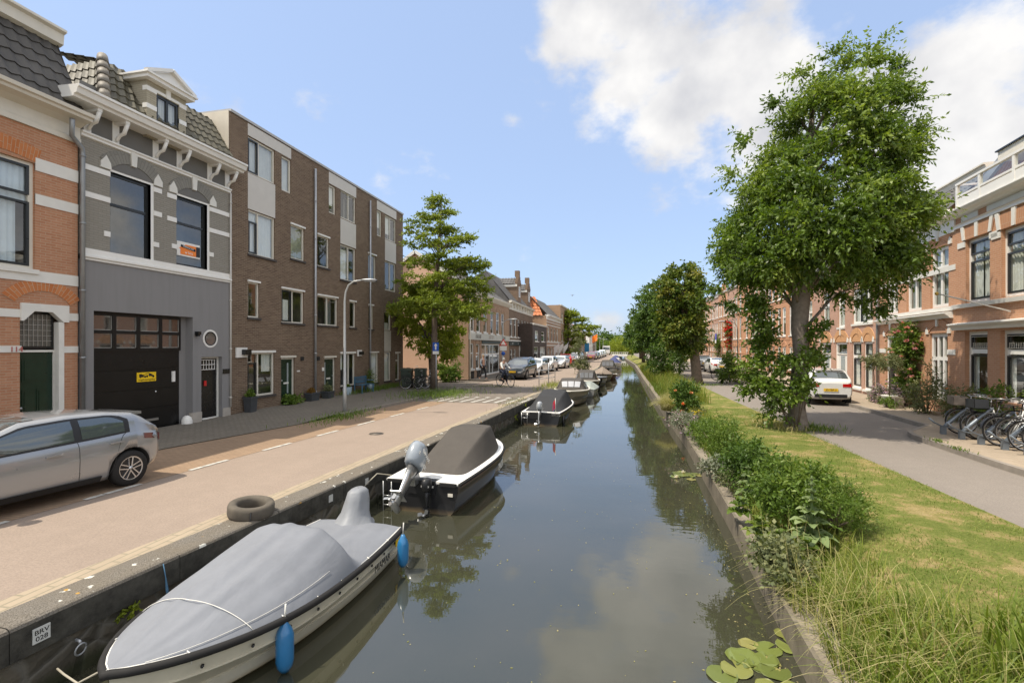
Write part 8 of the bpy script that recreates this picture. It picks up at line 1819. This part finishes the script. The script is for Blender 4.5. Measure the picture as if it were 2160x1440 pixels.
# pennants, flags
hob = 0
for k, (x, lb) in enumerate(((1160, 'left white pennant on the orange-roofed house'), (1170, 'middle white pennant on the orange-roofed house'), (1181, 'right grey-white pennant, nearest the street tree'))):
    r = FL3.rect(x, 722, 745, x + 5); root = thing('pennant', lb, 'pennant', FL3.at(r[0]), FL3.rz, 'pennants on the brick front'); zt = r[3]; MB().tube([(0, 0, zt - 1.0), (0, -1.35, zt + .02)], .025, 6).build('pole', galv, root); g = MB(); g.grid([[(.02, -.5 - j * .14, zt - .65 + j * .10 - i * .40 * (1 - j * .12)) for j in range(6)] for i in range(4)]); g.build('cloth', white, root)
r = FL3.rect(1245, 708, 727, 1251); root = thing('flag', 'hanging orange flag in front of the white plastered house', 'flag', FL3.at(r[0]), FL3.rz); MB().tube([(0, 0, r[3] - .3), (0, -1.9, r[3] + .4)], .04, 6).build('pole', galv, root); g = MB(); g.grid([[(.3 * math.sin(j), -.5 - j * .26, r[3] - .2 + j * .12 - i * .55) for j in range(6)] for i in range(4)]); g.build('cloth', orangep, root)
r = FL3.rect(1230, 723, 742, 1234); root = thing('banner', 'blue vertical banner beside the ivy-dark facade', 'banner', FL3.at(r[0]), FL3.rz); MB().box(0, .1, -1.3, -.3, r[2], r[3]).build('cloth', paint('banner_blue', (.02, .20, .40), .6), root)
# ---- small things along the left pavement
tyre = thing('old_tyre', 'old car tyre lying on the quay coping above the nearest boat', 'tyre', (-5.30, 6.15, .07), .4); MB().lathe([(.205, -.075), (.24, -.10), (.29, -.105), (.325, -.09), (.338, -.05), (.338, .05), (.325, .09), (.29, .105), (.24, .10), (.205, .075), (.20, .03), (.20, -.03), (.205, -.075)], (0, 0, .03), 40).build('tyre', paint('old_rubber', (.10, .085, .065), .9, .3, scale=6), tyre); tyre.rotation_euler = (R(4), R(5), .4); tyre.scale = (.92,) * 3; tyre.children[0].name = 'tread'
MB().tube([(.10, -.335, .10), (.10, -.345, -.06), (.14, -.36, -.14)], .008, 6).build('cord', black, tyre)
def wallpt(xp, yp): 
    lo, hi = 2.0, 30.0
    for _ in range(40):
        m_ = (lo + hi) / 2; q = pray(xp, yp); t = m_ / q.y
        if q.x * t < X(QL, m_): hi = m_
        else: lo = m_
    q = pray(xp, yp); t = lo / q.y; return (X(QL, lo), lo, EYE + q.z * t)
wp_ = wallpt(86, 1322); root = thing('berth_plate', 'white berth plate lettered BRV 028 on the quay coping', 'plate', (wp_[0] + .004, wp_[1], -.16), R(90 - 2)); root.scale = (.80,) * 3; MB().box(-.085, .085, -.012, 0, -.085, .085).build('plate', paint('plate_white', (.55, .55, .52), .5), root); text_mesh('BRV', .075, 'lettering', black, root, (0, -.014, .033), (R(90), 0, 0), .001, sx=1.1); text_mesh('028', .075, 'lettering', black, root, (0, -.014, -.04), (R(90), 0, 0), .001, sx=1.1)
for k, (x, y, lb) in enumerate(((697, 1037, 'small berth plate on the coping left of the second boat'), (773, 1000, 'small berth plate on the coping above the second boat'), (1000, 888, 'small berth plate between the second and third boats'))): q = wallpt(x, y); tag(MB().box(-.05, .05, -.01, 0, -.07, .05).build('berth_plate', paint('plate_white', (.55, .55, .52)), None), lb, 'plate', 'small berth plates along the quay'); o = bpy.context.scene.objects[-1] if False else C.objects[-1]; o.location = (q[0] + .004, q[1], -.17); o.rotation_euler = (0, 0, R(86))
q = wallpt(160, 1350); root = thing('mooring_ring', 'galvanised mooring ring in the quay wall below the berth plate', 'mooring ring', (q[0] - .0, q[1], -.43), R(90)); MB().tube([(0, 0, .05), (0, -.05, .04), (0, -.06, .02)], .014, 6).build('eye', galv, root); MB().tube([(.05 * math.cos(a), -.06 - .01 * math.sin(a), -.035 + .055 * math.sin(a)) for a in np.linspace(0, 2 * PI, 18)], .008, 6).build('ring', galv, root)
q = wallpt(343, 1215); root = thing('rope', 'frayed blue rope hanging from the coping beside the nearest boat', 'rope', (q[0] + .01, q[1], -.02), 0); o = MB().tube([(0, 0, 0), (.02, .01, -.15), (.03, .02, -.30), (.07, .0, -.42)], [.006, .006, .016, .01], 6).build('strand', paint('rope_blue', (.08, .18, .28), .9), root)
pm = paint('anthracite_planter', (.055, .06, .065), .6, .15)
def planter(label, px_, py_, w_, d_, h_, fol, fm, taper=.8, round_=False, mat=None, dx=0):
    q = FL.uz(px_, py_)[0]; root = thing('planter', label, 'planter', (-13.4 + d_ / 2 + .08 + dx, q, .08), R(90)); mb = MB()
    if round_: mb.lathe([(w_ / 2 * taper, 0), (w_ / 2, h_), (w_ / 2 - .02, h_), (w_ / 2 - .03, h_ - .05), (.001, h_ - .05)], n=20)
    else: a = [(-w_ / 2 * taper, -d_ / 2 * taper, 0), (w_ / 2 * taper, -d_ / 2 * taper, 0), (w_ / 2 * taper, d_ / 2 * taper, 0), (-w_ / 2 * taper, d_ / 2 * taper, 0)]; b_ = [(-w_ / 2, -d_ / 2, h_), (w_ / 2, -d_ / 2, h_), (w_ / 2, d_ / 2, h_), (-w_ / 2, d_ / 2, h_)]; mb.grid([a, b_], closed=True, smooth=False, caps=True); mb.box(-w_ / 2 - .02, w_ / 2 + .02, -d_ / 2 - .02, d_ / 2 + .02, h_ - .04, h_ + .005)
    mb.build('pot', mat or pm, root)
    pts = blob(w_ * .35, d_ * .35, fol * .6, 16, h_ + fol * .4); P, D, S, t = clump_leaves(pts, np.full(16, fol * .4), 80, .05, 1, .2, 8); V, Fq, tt = leaf_arrays(P, D, S, .3, t); np_mesh('foliage', V, Fq, tt, fm, root)
planter('tall anthracite planter left of the large ground floor window', 516, 868, .34, .34, .55, .25, l_mid); planter('low black trough with orange-brown heather', 648, 852, .62, .35, .36, .22, leafmat('rust_heather', [(.12, .07, .02), (.25, .14, .03), (.38, .22, .06)], .7)); planter('black tub beside the second green door', 680, 846, .50, .4, .34, .35, l_olive)
planter('pale blue-grey pot left of the blue bench', 722, 838, .42, .42, .40, .1, l_mid, .75, True, paint('blue_grey_pot', (.25, .32, .36), .5)); planter('grey-blue pot with a bay bush right of the bench', 772, 825, .40, .40, .38, .75, l_mid, .75, True, paint('blue_grey_pot', (.25, .32, .36)))
bu = FL.uz(748, 830)[0]; bench = thing('garden_bench', 'blue garden bench with patterned backrest against the brown block', 'bench', (-12.85, bu, .09), R(90)); bb = paint('bench_blue', (.05, .13, .20), .45, .15)
for sx in (-1, 1):
    for yy in (-.22, .2): MB().box(sx * .55 - .025, sx * .55 + .025, yy, yy + .05, 0, .42 if yy < 0 else .85).build('leg', bb, bench)
    MB().box(sx * .55 - .03, sx * .55 + .03, -.22, .22, .60, .64).build('armrest', bb, bench)
s_ = MB()
for k in range(5): s_.box(-.55, .55, -.22 + k * .09, -.15 + k * .09, .42, .445)
s_.build('seat', bb, bench); s_ = MB(); s_.box(-.55, .55, .205, .235, .78, .84); s_.box(-.55, .55, .205, .235, .50, .54)
for k in range(9): s_.bar((-.5 + k * .11, .22, .54), (-.44 + k * .11, .22, .78), .03, .02)
s_.build('backrest', bb, bench)
# railing by the quay, sign slab, bollard
q0, q1 = G(1137, 817), G(1172, 811); rail_ = thing('quay_railing', 'galvanised tubular railing at the quay above the third boat', 'railing', (q0.x, q0.y, 0), math.atan2(q1.y - q0.y, q1.x - q0.x)); Lr = (q1 - q0).length * .96
rl = MB(); rl.tube([(0, 0, 0), (0, 0, .95), (.05, 0, 1.02), (Lr - .05, 0, 1.02), (Lr, 0, .95), (Lr, 0, 0)], .024, 8); rl.build('frame', galv, rail_); rl = MB(); rl.tube([(0, 0, .5), (Lr, 0, .5)], .018, 8); rl.build('mid_bar', galv, rail_)
MB().tube([(Lr * .6, .02, 0), (Lr * .6, .02, 1.45)], .03, 8).build('post', galv, rail_)
q = G(1157, 808); root = thing('info_slab', 'dark upright information slab behind the quay railing', 'sign', (q.x, q.y, 0), R(4)); MB().box(-.05, .05, -.14, .14, .9, 1.65).build('slab', trimblk, root); MB().tube([(0, 0, 0), (0, 0, .9)], .03, 8).build('post', galv, root)
q = G(1136, 790); root = thing('bollard', 'black and white banded bollard in front of the low black shop', 'bollard', (-9.2, 52.5, .1)); MB().lathe([(.09, 0), (.09, 1.5), (.06, 1.62), (.001, 1.66)], n=12).build('body', black, root); MB().lathe([(.095, 1.05), (.095, 1.25)], n=12).build('band', white, root); MB().lathe([(.095, .6), (.095, .8)], n=12).build('band', white, root)
# garden table box by the rack and little stone trough
q = PF(1950, 1.0); root = thing('stone_trough', 'small grey concrete trough at the end of the lavender bed', 'trough', q, R(96)); MB().box(-.3, .3, -.15, .15, 0, .07).build('base', m_ledge, root); MB().box(-.3, -.22, -.15, .15, .07, .42).build('end', m_ledge, root); MB().box(.22, .3, -.15, .15, .07, .42).build('end', m_ledge, root); MB().box(-.22, .22, -.15, .15, .36, .42).build('top', m_ledge, root)
# white bridge
br = thing('footbridge', 'low white bridge closing the view down the canal', 'bridge', (-.45, 128, 0)); MB().box(-1.9, 1.9, 0, 5, -.15, .35).build('deck', white, br); 
for sx in (-1, 1): MB().box(sx * 1.5 - .25, sx * 1.5 + .25, .1, 4.9, WZ - .5, -.15).build('abutment', offwhite, br)
rl = MB(); rl.box(-2.2, 2.2, .0, .1, .85, .95)
for k in range(9): rl.box(-2.1 + k * .5, -2.02 + k * .5, .0, .1, .35, .85)
rl.build('railing', white, br)
van = thing('parked_van', 'pale box van standing at the far end of the left road', 'van', (-4.2, 140, 0)); MB().box(-1.0, 1.0, 0, 5, .5, 2.6).build('body', c_white, van, .08); MB().box(-.9, .9, -.02, 0, 1.5, 2.2).build('windshield', car_win, van)
for sx in (-1, 1): MB().lathe([(.35, -.1), (.35, .1)], (sx * .9, 1.0, .35), 14, 'x', caps=True).build('wheel', rubber, van)
# gulls
def gull(label, xp, yp, d):
    q = pray(xp, yp); t = d / q.length; root = thing('gull', label, 'bird', (q.x * t, q.y * t, EYE + q.z * t), 1.0, 'gulls in the sky'); gm = paint('gull_grey', (.25, .25, .26), .7); b_ = MB(); b_.lathe([(.001, -.2), (.04, -.14), (.06, 0), (.045, .12), (.02, .18), (.001, .22)], (0, 0, 0), 8, 'x'); b_.build('body', gm, root)
    for sy in (1, -1): w_ = MB(); w_.grid([[(-.06, sy * .03, .02), (-.04, sy * .25, .10), (-.10, sy * .52, .06)], [(.07, sy * .03, .02), (.06, sy * .25, .10), (-.06, sy * .54, .06)]]); w_.build('wing', gm, root)
gull('gull flying over the left house roofs', 1207, 623, 70); gull('small dark bird above the mansard house', 1988, 276, 60)
